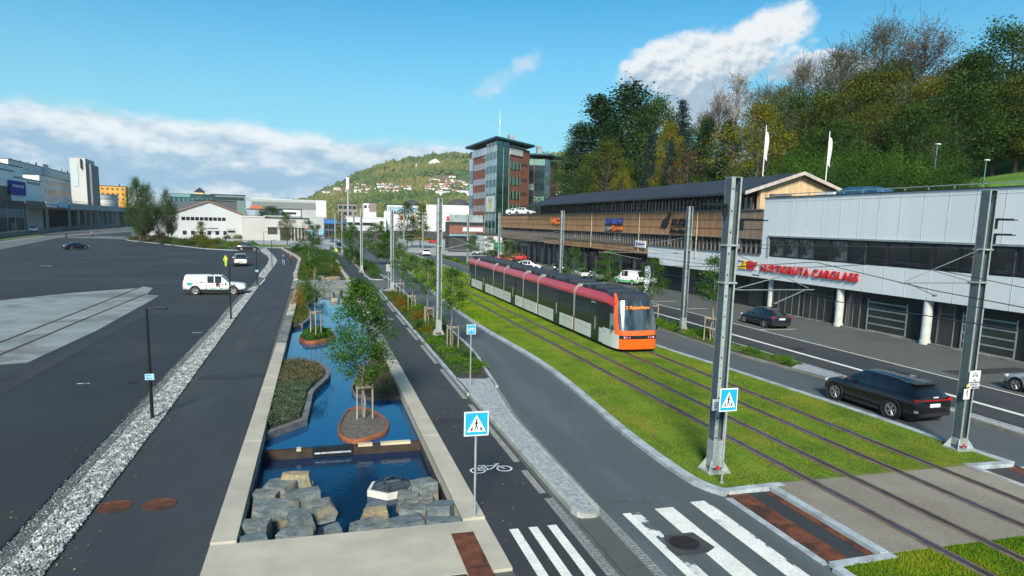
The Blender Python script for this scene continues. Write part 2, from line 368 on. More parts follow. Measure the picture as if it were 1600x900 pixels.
# parking field and its surroundings
sheet('parking_lot', [(-7.0, -6), (-7.0, 60), (-7.3, 77), (-7.3, 93), (-7.9, 119), (-9, 136), (-12, 158), (-15, 166), (-20, 166.5), (-24.8, 171.4), (-28.3, 177.5), (-40.3, 200), (-51.7, 220), (-60, 255), (-77.5, 330), (-76.6, 245), (-60.3, 157), (-38, 40), (-30, -6)], 0, ASPHD)
strip('side_road', [(-30, -6), (-38, 40), (-60.3, 157), (-76.6, 245), (-77.8, 333), (-78, 420)], [(-36, -6), (-44, 40), (-69, 165), (-83, 250), (-86, 333), (-86, 420)], .002, mat('pale_asphalt', (.125, .13, .13), .85, var=.1, scale=.2, fine=6))
strip('cycle_strip', [(-42, -6), (-50, 40), (-72.2, 172), (-86, 255), (-88.5, 333)], [(-44.5, -6), (-52, 40), (-76, 172), (-89, 255), (-91, 333)], .004, ASPHD)
strip('white_edge_line', [(-36.2, -6), (-44.2, 40), (-69.2, 165), (-83.2, 250)], [(-37.2, -6), (-45.2, 40), (-70.3, 165), (-84.2, 250)], .008, mat('faded_line', (.3, .31, .3), .8))
patch = [G(0, 469.5), G(110, 458), G(217, 450), G(223, 447.6), G(239, 450), G(229, 460), G(249, 461.7), G(244, 465), G(150, 517), G(42, 567), (-20, 37.5), (-33, 48), (-34, 62)]
sheet('concrete_apron', patch, .004, CONCG)
for k, pts in enumerate(([(-6, 537), (0, 534.7), (92, 498.6), (219, 448.6)], [(-6, 556.5), (0, 554), (111, 507), (226, 459.7)])):
    w = [G(*q) for q in pts]; m = MB(); sweep(m, w, .10, .004, .012, 1); sweep(m, [(x+.12, y) for x, y in w], .05, .004, .02, 0)
    tag(m.build('old_rail', [RUST, mat('rail_groove', (.045, .04, .036), .9)]), 'rusty old rail set in the pale concrete apron, the %s one of two' % ('farther' if k == 0 else 'nearer'), 'rail', 'disused rails in the concrete apron')
# promenade, cycle path, roads
pl = [(-5.62, -4), (-5.62, 15.4), (-5.67, 27.5), (-6.0, 57), (-6.35, 78), (-6.45, 90), (-6.65, 110), (-7, 127), (-7.8, 136.6), (-9.9, 156.5), (-12.4, 179), (-13.5, 192)]
WL = [(-2.5, -4), (-2.5, 16), (-2.56, 27), (-2.68, 40.5), (-2.8, 57), (-2.9, 73.5), (-3.03, 83), (-3.2, 101), (-3.4, 120), (-3.6, 131), (-4.8, 144), (-7, 161.5), (-9.3, 192)]
strip('promenade', cr(pl), cr(WL), .004, ASPHB)
WR = [(3.98, -4), (3.98, 16), (3.97, 26), (3.9, 41), (3.85, 57), (3.8, 75), (3.5, 86), (3.4, 111), (3.2, 132), (1.7, 153), (.6, 185), (-1.2, 210)]
BR = [(6.12, -4), (6.12, 90), (5.7, 124), (5.2, 140), (3.4, 165), (1.8, 186), (.5, 212)]
strip('cycle_path', cr(WR), cr(BR), .004, ASPHB)
RL = [(7.18, 4), (7.18, 12.4), (7.2, 16.1), (7.26, 18.7), (7.31, 22.3), (7.4, 25), (7.72, 28), (8.2, 33.2), (8.5, 36), (8.7, 39), (8.82, 43.6), (8.82, 51), (8.7, 60.7), (8.5, 71.8), (8.35, 90), (8.3, 160), (7, 240)]
KL = [(10.9, 16.05), (10.5, 17.0), (10.42, 19), (10.52, 21.8), (10.75, 24.8), (11.12, 29), (11.36, 33.4), (11.38, 37), (11.2, 42.3), (11.05, 47), (11.1, 60), (11.6, 75), (12.3, 90), (12.9, 115), (13, 160), (12, 240)]
KR = [(22.0, 16.3), (21.85, 18.5), (21.85, 20.5), (21.65, 24.4), (21.1, 32.4), (20.6, 38.7), (20.35, 50), (20.6, 75), (21, 120), (21, 240)]
strip('left_road', cr(RL), [(11.1, 4), (11.1, 16)]+cr(KL), .006, ASPHR)
MW = [(25.0, 4), (25.15, 14), (25.3, 18.5), (25.45, 21.5), (25.3, 25), (24.85, 28.3), (24.35, 32.3), (23.95, 36.5), (24.0, 46), (24.2, 60), (24.3, 120), (24.3, 150)]
ME = [(26.2, 4), (26.2, 18), (26.25, 32), (26.3, 60), (26.3, 150)]
strip('right_road', [(22.05, 4), (22.05, 16.2)]+cr(KR), cr(MW)+[(24.5, 240)], .006, ASPHR)
strip('service_road', [(26.2, -4), (26.25, 32), (26.3, 150), (26.3, 240)], [(32, -4), (32, 240)], .004, ASPH)
strip('forecourt', [(32.0, -4), (32.0, 230)], [(39.9, -4), (39.9, 66), (46, 66), (46, 150), (39.9, 152), (39.9, 230)], .005, mat('forecourt_paving', (.078, .088, .085), .88, var=.1, scale=.35, fine=16, col2=(.085, .09, .082), thr=(.45, .6)))
# painted lines on the service road
m = MB(); m.box(28.38, 28.68, 0, 135, .008, .011); m.box(31.9, 32.02, 0, 112, .009, .012)
for y in (23.2, 43.9, 56.5, 62.5, 68.5): m.box(32.02, 35.2, y, y+.12, .009, .012)
m.box(8.7, 8.8, 60, 95, .009, .012)
tag(m.build('road_markings', PAINT), kind='structure')
# zebra crossings
m = MB(); m.box(8.58, 9.12, 4, 15.7, .010, .013); m.box(9.76, 10.2, 4, 15.9, .010, .013); m.box(7.59, 7.82, 4, 15.6, .010, .013)
for x in (4.43, 4.93, 5.43): m.box(x, x+.23, 4, 15.36, .010, .013)
tag(m.build('zebra_crossing', PAINT), kind='structure')
m = MB(); m.box(7.82, 8.06, 4, 15.6, .010, .013); m.box(10.2, 10.26, 4, 15.8, .010, .013)
tag(m.build('worn_zebra_paint', PAINTW), kind='structure')
m = MB(); fl = Flat(m, (5.00, 19.60, .009), (1, 0, 0), (0, 1, 0)); fl.bike((0, 0), 1.0, .004)
for c in ((4.9, 52.5), (4.9, 66)): Flat(m, (c[0], c[1], .009), (1, 0, 0), (0, 1, 0)).bike((0, 0), 1.0, .004)
Flat(m, (27.2, 16.8, .009), (1, 0, 0), (0, 1, 0)).bike((0, 0), 1.0, .004)
m.box(-6.45, -6.33, 81, 89, .010, .013)
tag(m.build('cycle_symbols', WHITE), kind='structure')
# kerbs, cobbled channels
def kerb(name, pts, w, z1, m=GRAN, z0=-.02, side=0): return tag(sweep(MB(), pts, w, z0, z1, 0, side=side).build(name, m, bevel=0), kind='structure')
kl = cr(KL)
kerb('kerb', kl, .32, .13, side=-1); kerb('kerb', cr(KR), .3, .13, side=1)
kerb('kerb', [(11.12, 16.22), (12.72, 16.3), (13.05, 16.28)], .24, .126); kerb('kerb', [(10.98, 15.9), (10.98, 12.02)], .2, .02)
kerb('kerb', [(12.62, 16.16), (12.62, 12.05)], .24, .122); kerb('kerb', [(12.75, 11.9), (11.0, 11.85)], .24, .118); kerb('kerb', [(11.0, 11.72), (11.0, 4)], .24, .12)
kerb('kerb', [(21.8, 16.3), (20.1, 16.4)], .26, .124); kerb('kerb', [(20.2, 16.24), (20.2, 4)], .22, .12); kerb('kerb', [(22.1, 16.1), (22.1, 4)], .2, .02)
kerb('kerb', cr(MW), .16, .13, BROWNK, side=-1); kerb('kerb', cr(ME), .12, .12, GRAN, side=1)
COB = brickmat('cobbles', (.25, .27, .27), (.19, .205, .2), (.10, .10, .09), 1.0, .24, .12, ms=.012)
rl = cr(RL)
kerb('cobble_channel', [p for p in rl if p[1] < 45], .26, .012, COB, side=1)
kerb('kerb', [p for p in rl if 29 < p[1] < 75], .14, .12, GRAN, side=1)
kerb('kerb', [p for p in rl if 89 < p[1] < 160], .14, .12, GRAN, side=1)
kerb('kerb', [(6.22, 28.5), (6.22, 72.5)], .14, .13, GRAN); kerb('kerb', [(6.2, 89.5), (5.85, 124), (5.35, 140), (3.6, 165), (2, 186)], .14, .13, GRAN)
kerb('kerb', cr([(6.2, 73), (6.5, 74.2), (7.4, 74.8), (8.2, 73.5)]), .14, .12, GRAN); kerb('kerb', cr([(6.2, 89.2), (6.8, 88.2), (7.8, 88), (8.3, 90)]), .14, .12, GRAN)
kerb('cobble_channel', [(6.06, 9), (6.03, 12.5), (6.02, 17)], .26, .012, COB)
for a, b in ((17.4, 19.2), (20, 27), (28, 34), (35.5, 41), (43, 48), (49.5, 55), (57, 63), (65, 72), (92, 97), (99, 105)):
    kerb('channel_slab', [(5.97, a), (5.97, b)], .20, .014, mat('pale_slab', (.24, .24, .215), .8, var=.1, scale=2, fine=10))
tag(MB().box(6.3, 6.95, 4, 15.55, .006, .0085).build('drainage_patch', mat('stained_asphalt', (.06, .064, .06), .8, var=.2, scale=.8, col2=(.085, .088, .08), thr=(.45, .55))), kind='structure')
# gravelled traffic island between cycle path and road
isl_r = [(6.98, 15.9), (7.0, 18.7), (7.04, 22.3), (7.12, 25), (7.42, 28), (7.62, 30), (7.75, 31.2)]
isl = cr([(6.36, 16.0), (6.32, 21.6), (6.30, 28), (6.3, 31.5)], 3); tip = [(6.42, 15.75), (6.58, 15.6), (6.78, 15.6), (6.92, 15.72)]
outl = isl[::-1]+tip+cr(isl_r, 3)
m = MB(); sweep(m, outl, .13, -.02, .13); tag(m.build('kerb', mat('island_kerb', (.34, .36, .34), .8, var=.12, scale=2, fine=12), bevel=0), kind='structure')
sheet('island_gravel', outl, .09, mat('fine_gravel', (.34, .365, .375), .9, var=.2, scale=8, fine=45, bump=.6, bscale=45))
sheet('median_gravel', [(25.5, 4), (25.6, 21.5), (25.5, 25), (25.05, 28.3), (24.7, 31), (26.1, 32), (26.05, 18), (26.05, 4)], .10, MATS['fine_gravel'])
# manholes
def manhole(x, y, r, m, label, grp=None, a=0):
    t = root('manhole_cover', label, 'manhole cover', (x, y, .012), a, grp)
    b = MB(); b.lathe([(r*.86, 0), (r*.86, .012), (r, .012), (r, 0)], 40); b.build('frame', m, t, smooth=40)
    c = MB(); c.lathe([(0, .004), (r*.85, .004)], 40, 1)
    for k in (0, 1, 2, 3, 4): c.lathe([(r*.17*k+.012, .004), (r*.17*k+.012, .010), (r*.17*k+r*.13, .010), (r*.17*k+r*.13, .004)], 36)
    for k in range(16):
        t2 = 2*pi*k/16; c.cbox((cos(t2)*r*.6, sin(t2)*r*.6, .007), (r*.4, .018, .008), 0, Matrix.Rotation(t2, 3, 'Z'))
    c.build('lid', [m, mat('lid_groove', (.028, .014, .010), .9)], t)
manhole(-5.18, 18.9, .40, RUST, 'round rusty manhole cover on the promenade, the one against the gravel strip', 'rusty manhole covers on the promenade')
manhole(-4.10, 18.8, .40, RUST, 'round rusty manhole cover on the promenade, the one nearer the canal coping', 'rusty manhole covers on the promenade')
IRON = mat('cast_iron', (.035, .030, .033), .6, .5, .15, 5)
sheet('manhole_surround', [(7.82, 13.15), (8.62, 13.15), (8.95, 13.35), (8.85, 14.2), (8.05, 14.2), (7.8, 13.6)], .0145, mat('surround_asphalt', (.045, .047, .048), .85, fine=30)); manhole(8.34, 13.72, .36, IRON, 'dark cast iron manhole cover between the stripes of the road zebra crossing')
manhole(29.5, 36.4, .35, IRON, 'dark manhole cover in the service road before the garage doors')
# near slab and rust tactile strips
sheet('concrete_paving', [(-2.5, 13.45), (3.98, 13.45), (3.98, 15.98), (-2.5, 15.98)], .05, CONC)
tag(MB().box(-2.5, 3.98, 13.45, 15.98, -.5, .049).build('paving_base', CONC), kind='structure')
sheet('paving_asphalt', [(-2.5, 6), (2.95, 6), (2.95, 13.42), (-2.5, 13.42)], .045, ASPHB)
def tactile(pts, z): sheet('tactile_paving', pts, z, RUST)
tactile([(2.97, 8), (3.52, 8), (3.52, 15.36), (2.97, 15.36)], .055); tactile([(11.1, 12.0), (11.72, 12.0), (11.72, 16.05), (11.1, 16.15)], .016)
sheet('platform_asphalt', [(11.08, 11.95), (12.5, 11.95), (12.5, 16.1), (11.08, 16.15)], .010, ASPH)
tactile([(12.26, 12), (12.48, 12), (12.48, 16.0), (12.26, 16.05)], .016)
sheet('platform_asphalt', [(20.3, 4), (22.0, 4), (22.0, 16.15), (20.3, 16.2)], .010, ASPH); tactile([(20.33, 4), (20.7, 4), (20.7, 16.1), (20.33, 16.1)], .016); tactile([(21.4, 4), (21.95, 4), (21.95, 16.1), (21.4, 16.1)], .016)
# plaza far ahead
sheet('plaza', [(-60, 236), (-20, 190), (-13.5, 182), (-9.3, 180), (-3, 186), (0.5, 178), (7.5, 172), (7.5, 420), (-70, 420)], .012, PLAZA)
sheet('plaza', [(21.3, 170), (24.5, 152), (60, 152), (60, 420), (21.3, 420)], .012, PLAZA)
sheet('cross_street', [(-78, 236), (-60, 232), (-40, 215), (-25, 192), (-20, 183), (-12, 186), (-16, 196), (-28, 218), (-45, 244), (-70, 262)], .018, MATS['pale_asphalt'])
# tram crossing slab, grass track bed
GR = mat('lawn_base', (.10, .16, .012), .95, var=.25, scale=1.1, fine=26, col2=(.17, .17, .02), thr=(.5, .62), stretch=(1, .45, 1), bump=.8, bscale=30)
strip('grass_track_bed', [(13.0, -10), (13.0, 12), (12.75, 12), (12.75, 16.35)]+[(x+.22, y) for x, y in kl[3:]], [(20.1, -10), (20.1, 16.4), (21.9, 16.5)]+[(x-.2, y) for x, y in cr(KR)[2:]], .10, GR)
sheet('grass_track_bed', [(11.12, 4), (13.0, 4), (13.0, 12.0), (12.76, 12.0), (12.76, 11.78), (11.12, 11.72)], .10, GR)
tag(MB().box(12.76, 20.1, 12.0, 16.38, .06, .112).build('crossing_slab', mat('crossing_concrete', (.235, .21, .165), .85, var=.1, scale=.5, fine=20, col2=(.205, .18, .145), thr=(.42, .6), stretch=(1, .7, 1))), kind='structure')
RX = (14.02, 15.50, 17.33, 18.92)
names = ('nearer the road with the zebra crossing', 'under the tram')
for t in range(2):
    r = root('tram_track', ('empty pair of steel tram rails in the grass nearer the left road' if t == 0 else 'pair of steel tram rails in the grass under the tram'), 'tram track', (0, 0, 0), 0, 'tram tracks in the grass')
    for x in RX[2*t:2*t+2]:
        m = MB(); m.box(x-.034, x+.034, -10, 240, .10, .135, 0); m.box(x+.075, x+.10, -10, 240, .10, .132, 0); m.box(x+.034, x+.075, -10, 240, .09, .118, 1)
        m.box(x-.15, x-.034, -10, 240, .09, .121, 1); m.box(x+.10, x+.20, -10, 240, .09, .121, 1); m.build('rail', [RAILM, RAILR], r)
# ------------------------------------------------------------------ canal
WATER = bpy.data.materials.new('water'); WATER.use_nodes = True
def water(name, bumpS, sc, bc=(.0015, .020, .062, 1)):
    m = bpy.data.materials.new(name); m.use_nodes = True; nt = m.node_tree; b = nt.nodes['Principled BSDF']
    b.inputs['Base Color'].default_value = bc; b.inputs['Roughness'].default_value = .03; b.inputs['IOR'].default_value = 1.45
    b.inputs['Specular Tint'].default_value = (.45, .80, 1, 1)
    tc = nt.nodes.new('ShaderNodeTexCoord'); n = nt.nodes.new('ShaderNodeTexNoise'); n.inputs['Scale'].default_value = sc; n.inputs['Detail'].default_value = 3
    nt.links.new(tc.outputs['Object'], n.inputs[0]); bn = nt.nodes.new('ShaderNodeBump'); bn.inputs['Strength'].default_value = bumpS; bn.inputs['Distance'].default_value = .03
    nt.links.new(n.outputs[0], bn.inputs['Height']); nt.links.new(bn.outputs[0], b.inputs['Normal']); return m
bpy.data.materials.remove(WATER)
ZU, ZL = -.36, -.62               # upper and lower water
tag(MB().box(-2.2, 3.7, 23.7, 75.7, -1.5, ZU).build('upper_pond_water', water('still_water', .05, 3, (.002, .055, .15, 1))), kind='structure')
tag(MB().box(-2.2, 3.7, 15.9, 23.55, -1.5, ZL).build('lower_pond_water', water('rippled_water', .28, 6.5)), kind='structure')
def coping(label, xo, xi, segs):
    t = root('canal_wall', label, 'canal wall', (xo, 16, 0)); s = 1 if xi > xo else -1
    wall = MB(); wall.box(min(xi-s*.16, xi), max(xi-s*.16, xi), 15.95, 75.7, -1.6, .03); w = wall.build('wall_face', mat('dark_wall', (.055, .042, .03), .7, var=.3, scale=1.2, fine=8), t); w.location = (-xo, -16, 0)  # inner wall is dark brown down to the water
    for a, b, mm in segs:
        c = MB(); c.box(min(xo, xi), max(xo, xi), a+.012, b-.012, .0, .10); c.box(min(xi-s*.165, xi+s*.004), max(xi-s*.165, xi+s*.004), a+.012, b-.012, -.30, .0)
        o = c.build('coping', mm, t, bevel=.012); o.location = (-xo, -16, 0)
coping('long left canal wall with pale concrete coping beside the promenade', -2.5, -1.93, [(16, 23.5, CONC), (23.5, 31, CONC), (31, 37, CONC), (37, 42.5, CONC), (42.5, 55, CONCD), (55, 75.7, CONC)])
coping('long right canal wall with concrete coping, weathered dark in its middle, beside the cycle path', 3.98, 3.40, [(16, 23, CONC), (23, 29, CONC), (29, 36.4, CONC), (36.4, 52, CONCD), (52, 62, CONC), (62, 75.7, CONC)])
m = MB(); sweep(m, cr([(-2.65, 86), (-3.0, 95), (-3.0, 101), (-3.2, 120), (-3.4, 131), (-4.6, 144), (-6.8, 161.5), (-8.9, 180)]), .5, -.1, .28); tag(m.build('bed_wall', CONC), 'low winding concrete wall between promenade and planted beds', 'low wall')
m = MB(); sweep(m, cr([(3.6, 86), (3.25, 98), (3.15, 111), (2.95, 132), (1.4, 153), (.3, 180)]), .45, -.1, .28); tag(m.build('bed_wall', CONC), 'low winding concrete wall between cycle path and planted beds', 'low wall')
sheet('bridge_paving', [(-2.9, 75.7), (3.8, 75.7), (3.6, 86.5), (-3.0, 86.5)], .11, mat('boardwalk', (.24, .25, .235), .85, var=.12, scale=2.2, stretch=(.2, 3, 1), fine=9))
tag(MB().box(-2.2, 3.7, 75.5, 76.5, -1.5, .10).build('bridge_abutment', CONCD), kind='structure')
# weir between the ponds
t = root('weir', 'low dark stepped weir with spill grate dividing the two ponds', 'weir', (0, 23.6, 0))
MB().box(-1.93, 3.4, -.09, .10, -1.2, ZU+.06).build('weir_wall', mat('weir_brown', (.035, .022, .014), .7, var=.3, scale=2), t)
MB().box(-.30, 1.05, -.13, .12, ZU-.22, ZU+.075).build('spill_grate', BLACKM, t)
f = MB(); random.seed(3)
f.box(-.24, .98, -.155, -.13, ZU-.13, ZU-.075)
f.build('falling_water', mat('foam', (.33, .37, .41), .5, var=.4, scale=14), t)
for a, b in ((1.22, 1.72), (2.0, 3.05)): MB().box(a, b, -.12, .13, ZU+.02, ZU+.10).build('timber_cap', mat('pale_cap', (.52, .44, .29), .8, var=.1), t, bevel=.01)
MB().box(-.83, -.68, -.12, .11, ZU+.0, ZU+.085).build('timber_cap', MATS['pale_cap'], t)
# planted peninsulas and islets
BASAL = mat('slate_kerb', (.12, .13, .13), .85, var=.2, scale=3, fine=16)
def bed(label, pts, z, rimpts, w=.22, rz=.06):
    t = root('planted_bed', label, 'planted bed', (0, 0, 0))
    MB().prism(pts, -1.4, z).build('soil', SOIL, t)
    if rimpts: m = MB(); sweep(m, rimpts, w, -1.4, z+rz); m.build('stone_edge', BASAL, t)
    return t
PEN1 = [(-1.95, 38.2)]+cr([(-1.0, 38.3), (-.1, 37.3), (.35, 35.4), (.28, 33.8), (-.15, 32.0), (-.42, 30.8), (-.5, 29)], 4)+[(-.62, 26.6), (-1.95, 25.0)]
bed('slate edged bed of grey green plants reaching into the pond from the left wall', PEN1, -.16, PEN1[1:])
PEN2 = [(-2, 50.2), (-1.3, 51.2)]+cr([(-.9, 53.5), (-.75, 56.5), (-.85, 60), (-1.15, 63), (-.7, 66), (-.3, 70), (-.2, 75.6)], 4)+[(-2.2, 75.6)]
bed('long planted bed along the far left canal wall with rust coloured grass', PEN2, -.14, PEN2[1:-1])
PEN3 = [(3.45, 29.6), (2.2, 29.7)]+cr([(1.5, 30.6), (1.45, 32), (1.9, 33.8), (2.3, 35.6), (2.7, 38), (3.0, 41), (3.45, 44)], 4)
bed('planted bed of heather against the right canal wall beside the large tree', PEN3, -.18, PEN3[1:], .12, .0)
def islet(label, cx, cy, a, b, rot, matl, z, plants):
    t = root('corten_planter', label, 'planter', (cx, cy, 0)); n = 48; ring = []
    for k in range(n):
        q = 2*pi*k/n; e = 1+.10*cos(q*3+.9)+.05*sin(q*2); ring.append((a*cos(q)*e*cos(rot)-b*sin(q)*e*sin(rot), a*cos(q)*e*sin(rot)+b*sin(q)*e*cos(rot)))
    m = MB()
    prof = [(1.0, -1.2), (1.0, z+.02), (.985, z+.05), (.93, z+.05), (.925, z-.02)]
    m.loft([[(x*k, y*k, zz) for x, y in ring] for k, zz in prof], 0, cap=False); m.build('corten_rim', CORT, t, smooth=35)
    m = MB(); rings = [[(x*k, y*k, z-.02+(1-k)*.16) for x, y in ring] for k in (.94, .7, .4, .1)]; m.loft(rings, 0, cap=False); m.poly(rings[-1]); m.build('bark_mulch' if not plants else 'soil', matl, t, smooth=60)
    return t, [(cx+x*.9, cy+y*.9) for x, y in ring]
MULCH = mat('bark_mulch', (.12, .105, .09), .95, var=.3, scale=9, fine=35, bump=1, bscale=25)
pB, ringB = islet('large round rusty steel planter with bark mulch and staked tree near the weir', 1.52, 26.1, .93, 2.2, 0, MULCH, -.27, False)
pA, ringA = islet('round corten steel planter full of green plants, farther out in the pond', -.2, 47.2, 1.12, 2.9, 0, SOIL, -.22, True)
# boulders
random.seed(11)
ROCKM = [mat('slate_boulder', (.125, .15, .15), .85, var=.3, scale=3.2, fine=14, col2=(.22, .19, .13), thr=(.46, .62), stretch=(1, 1, 2.2), bump=.5, bscale=7),
         mat('tan_boulder', (.31, .245, .14), .85, var=.2, scale=1.4, fine=12, col2=(.17, .18, .16), thr=(.5, .62), bump=.5, bscale=7),
         mat('blue_boulder', (.11, .14, .15), .85, var=.2, scale=1.8, fine=14, col2=(.21, .215, .19), thr=(.52, .66), bump=.5, bscale=7)]
def boulder(px, py, wpx, hgt, m, label, dep=.8, flat=.06, rot=None, ztop=None, grp='boulders at the near end of the pond'):
    zt = -.12 if ztop is None else ztop; x, y = G(px, py, zt); d = sqrt(x*x+y*y+49); w = wpx/FPX*d*1.04; zt += .07; hgt *= 1.15; bm = bmesh.new(); rs = random
    pts = []
    for sx in (-1, 1):
        for sy in (-1, 1):
            for sz in (-1, 1):
                cut = rs.choice((0, 0, 1)); jx, jy, jz = (rs.uniform(.62, 1.04) for _ in range(3)); jz = 1-rs.random()*flat*2 if sz > 0 else 1
                if cut:
                    pts += [(sx*jx*.55, sy*jy, sz*jz), (sx*jx, sy*jy*.55, sz*jz)]
                else: pts.append((sx*jx, sy*jy, sz*jz))
                if rs.random() < .3: pts.append((sx*rs.uniform(.9, 1.08), sy*rs.uniform(.5, .9), sz*rs.uniform(.2, .5)))
    for p in pts: bm.verts.new((p[0]*w/2, p[1]*w*dep/2, p[2]*hgt/2))
    bmesh.ops.convex_hull(bm, input=bm.verts)
    bmesh.ops.delete(bm, geom=[v for v in bm.verts if not v.link_faces], context='VERTS')
    bmesh.ops.bevel(bm, geom=list(bm.edges), offset=.014*w, segments=1, affect='EDGES'); bmesh.ops.triangulate(bm, faces=bm.faces)
    bmesh.ops.subdivide_edges(bm, edges=bm.edges, cuts=2)
    from mathutils import noise as mn
    so = rs.random()*50
    for v in bm.verts:
        q = v.co*(2.8/w)+Vector((so, so, so)); v.co += v.co.normalized()*(mn.noise(q)*.016+mn.noise(q*3)*.010)*w
    bmesh.ops.recalc_face_normals(bm, faces=bm.faces); me = bpy.data.meshes.new('boulder'); bm.to_mesh(me); bm.free(); me.materials.append(ROCKM[m]); me.shade_smooth(); me.set_sharp_from_angle(angle=radians(16))
    o = inst(me, 'boulder', None, (x, y, zt-hgt/2), (rs.uniform(-.06, .06), rs.uniform(-.06, .06), rs.uniform(-.6, .6) if rot is None else rot)); tag(o, label, 'boulder', grp)
near = [
 (463, 741, 44, .55, 1, 'tan boulder resting on top of another, farthest back of the left boulder group', .5, .12), (463, 757, 42, .45, 1, 'tan boulder under the stacked one at the back of the left group', .6, -.2),
 (436, 756, 46, .75, 0, 'grey brown rounded boulder left of the stacked tan pair', .9, -.02), (475, 768, 50, .55, 2, 'low blue grey boulder in front of the stacked tan pair', .5, -.2),
 (412, 771, 40, .7, 0, 'pale grey boulder touching the left canal wall behind the largest boulder', .6, -.08), (427, 790, 66, .8, 0, 'largest dark grey boulder of the left group', .8, -.02),
 (494, 788, 54, .5, 0, 'flat topped pale boulder on the water side of the left group', .55, -.12), (468, 803, 34, .7, 2, 'upright blue grey boulder in the middle of the left group', .9, -.1),
 (399, 819, 44, .8, 0, 'boulder against the left wall near the slab, behind the corner boulder', .7, -.02), (398, 841, 46, .7, 2, 'corner boulder where the left canal wall meets the concrete slab', .7, -.02),
 (464, 830, 56, .7, 0, 'wide grey boulder by the concrete slab in the left group', .7, -.02), (518, 826, 30, .6, 2, 'small boulder standing alone by the slab between the two groups', .8, -.15),
 (566, 837, 26, .4, 0, 'small low boulder by the slab left of the right group', .5, -.12),
 (577, 817, 56, .7, 0, 'wide boulder by the slab at the left end of the right group', .75, -.02), (590, 789, 30, .55, 2, 'blue grey boulder behind the pale one, left edge of the right group', .7, -.18),
 (586, 798, 38, .45, 1, 'pale tan boulder between two grey ones at the left edge of the right group', .5, -.16), (637, 815, 58, .7, 2, 'wide blue grey boulder by the slab in the middle of the right group', .7, -.02),
 (644, 795, 46, .65, 0, 'angular boulder in the centre of the right group', .8, -.06), (637, 771, 34, .6, 0, 'boulder leaning on the white hexagonal base', .8, -.12),
 (661, 754, 40, .9, 0, 'tall pale topped boulder right of the hexagonal drain', .8, .05), (689, 789, 42, .85, 2, 'upright boulder against the right canal wall', .9, .0),
 (697, 814, 58, .7, 2, 'corner boulder where the right canal wall meets the concrete slab', .6, -.02), (664, 777, 26, .5, 0, 'small boulder wedged under the tall pale topped one', .8, -.25)]
for px, py, w, h, m, lb, dp, zt in near: boulder(px, py, w, h, m, lb, dp, ztop=zt)
far_ = [(512, 458, 20, 1.0, 0, 'dark rounded stone block on the left of the far water edge'), (524, 466, 13, .7, 1, 'small tan stone at the middle of the far water edge'), (548, 458, 24, 1.0, 0, 'dark stone slab beneath the bridge end'),
        (541, 468, 14, .7, 1, 'tan stone block standing in the far end of the water'), (561, 463, 22, .9, 1, 'large yellow stone block at the far right corner of the water'), (527, 452, 14, .8, 0, 'grey stone block behind the small tan stone'),
        (530, 448, 26, .6, 1, 'yellow stone seat block on the bridge paving, nearer one'), (520, 434, 26, .6, 1, 'yellow stone seat block at the far side of the bridge paving'), (503, 431, 12, .5, 0, 'pale round stone beside the far seat block')]
for px, py, w, h, m, lb in far_: boulder(px, py, w, h, m, lb, .8, ztop=.12 if py > 440 and py < 455 else (.35 if py < 440 else -.05), grp='stone blocks at the far end of the pond')
# hexagonal drain
hx, hy = G(612, 756, -.38)
t = root('hexagonal_drain', 'white hexagonal concrete drain base with dark pyramid grate beside the right boulders', 'drain', (hx, hy, 0), .2)
H6 = lambda r, z, n=6: [(r*cos(2*pi*k/n+.1), r*.86*sin(2*pi*k/n+.1), z) for k in range(n)]
MB().loft([H6(.78, -1.2), H6(.78, -.43)]).build('concrete_base', mat('white_concrete', (.55, .55, .5), .8), t, bevel=.02)
m = MB(); lo, hi = H6(.64, -.425), H6(.33, -.25)
for k in range(6):
    a, b, c, d = (Vector(q) for q in (lo[k], lo[(k+1) % 6], hi[(k+1) % 6], hi[k]))
    m.tube(a, b, .020, n=5); m.tube(c, d, .018, n=5); m.tube(a, d, .020, n=5)
    for j in range(1, 6): u = j/6; m.tube(a.lerp(d, u), b.lerp(c, u), .009, n=4, cap=False)
    pass
m.tube((-.33, 0, -.25), (.33, 0, -.25), .02, n=4); m.build('grate', mat('blue_black_steel', (.03, .05, .08), .4, .3), t)
MB().poly(H6(.62, -.425)).build('shaft', mat('shaft_grey', (.16, .18, .19), .6), t)
m = MB(); m.path([(-.3, -.3, -.4), (-.32, -.3, -.1), (-.2, -.3, -.04), (-.1, -.3, -.1)], .014); m.build('handle', MATS['blue_black_steel'], t)
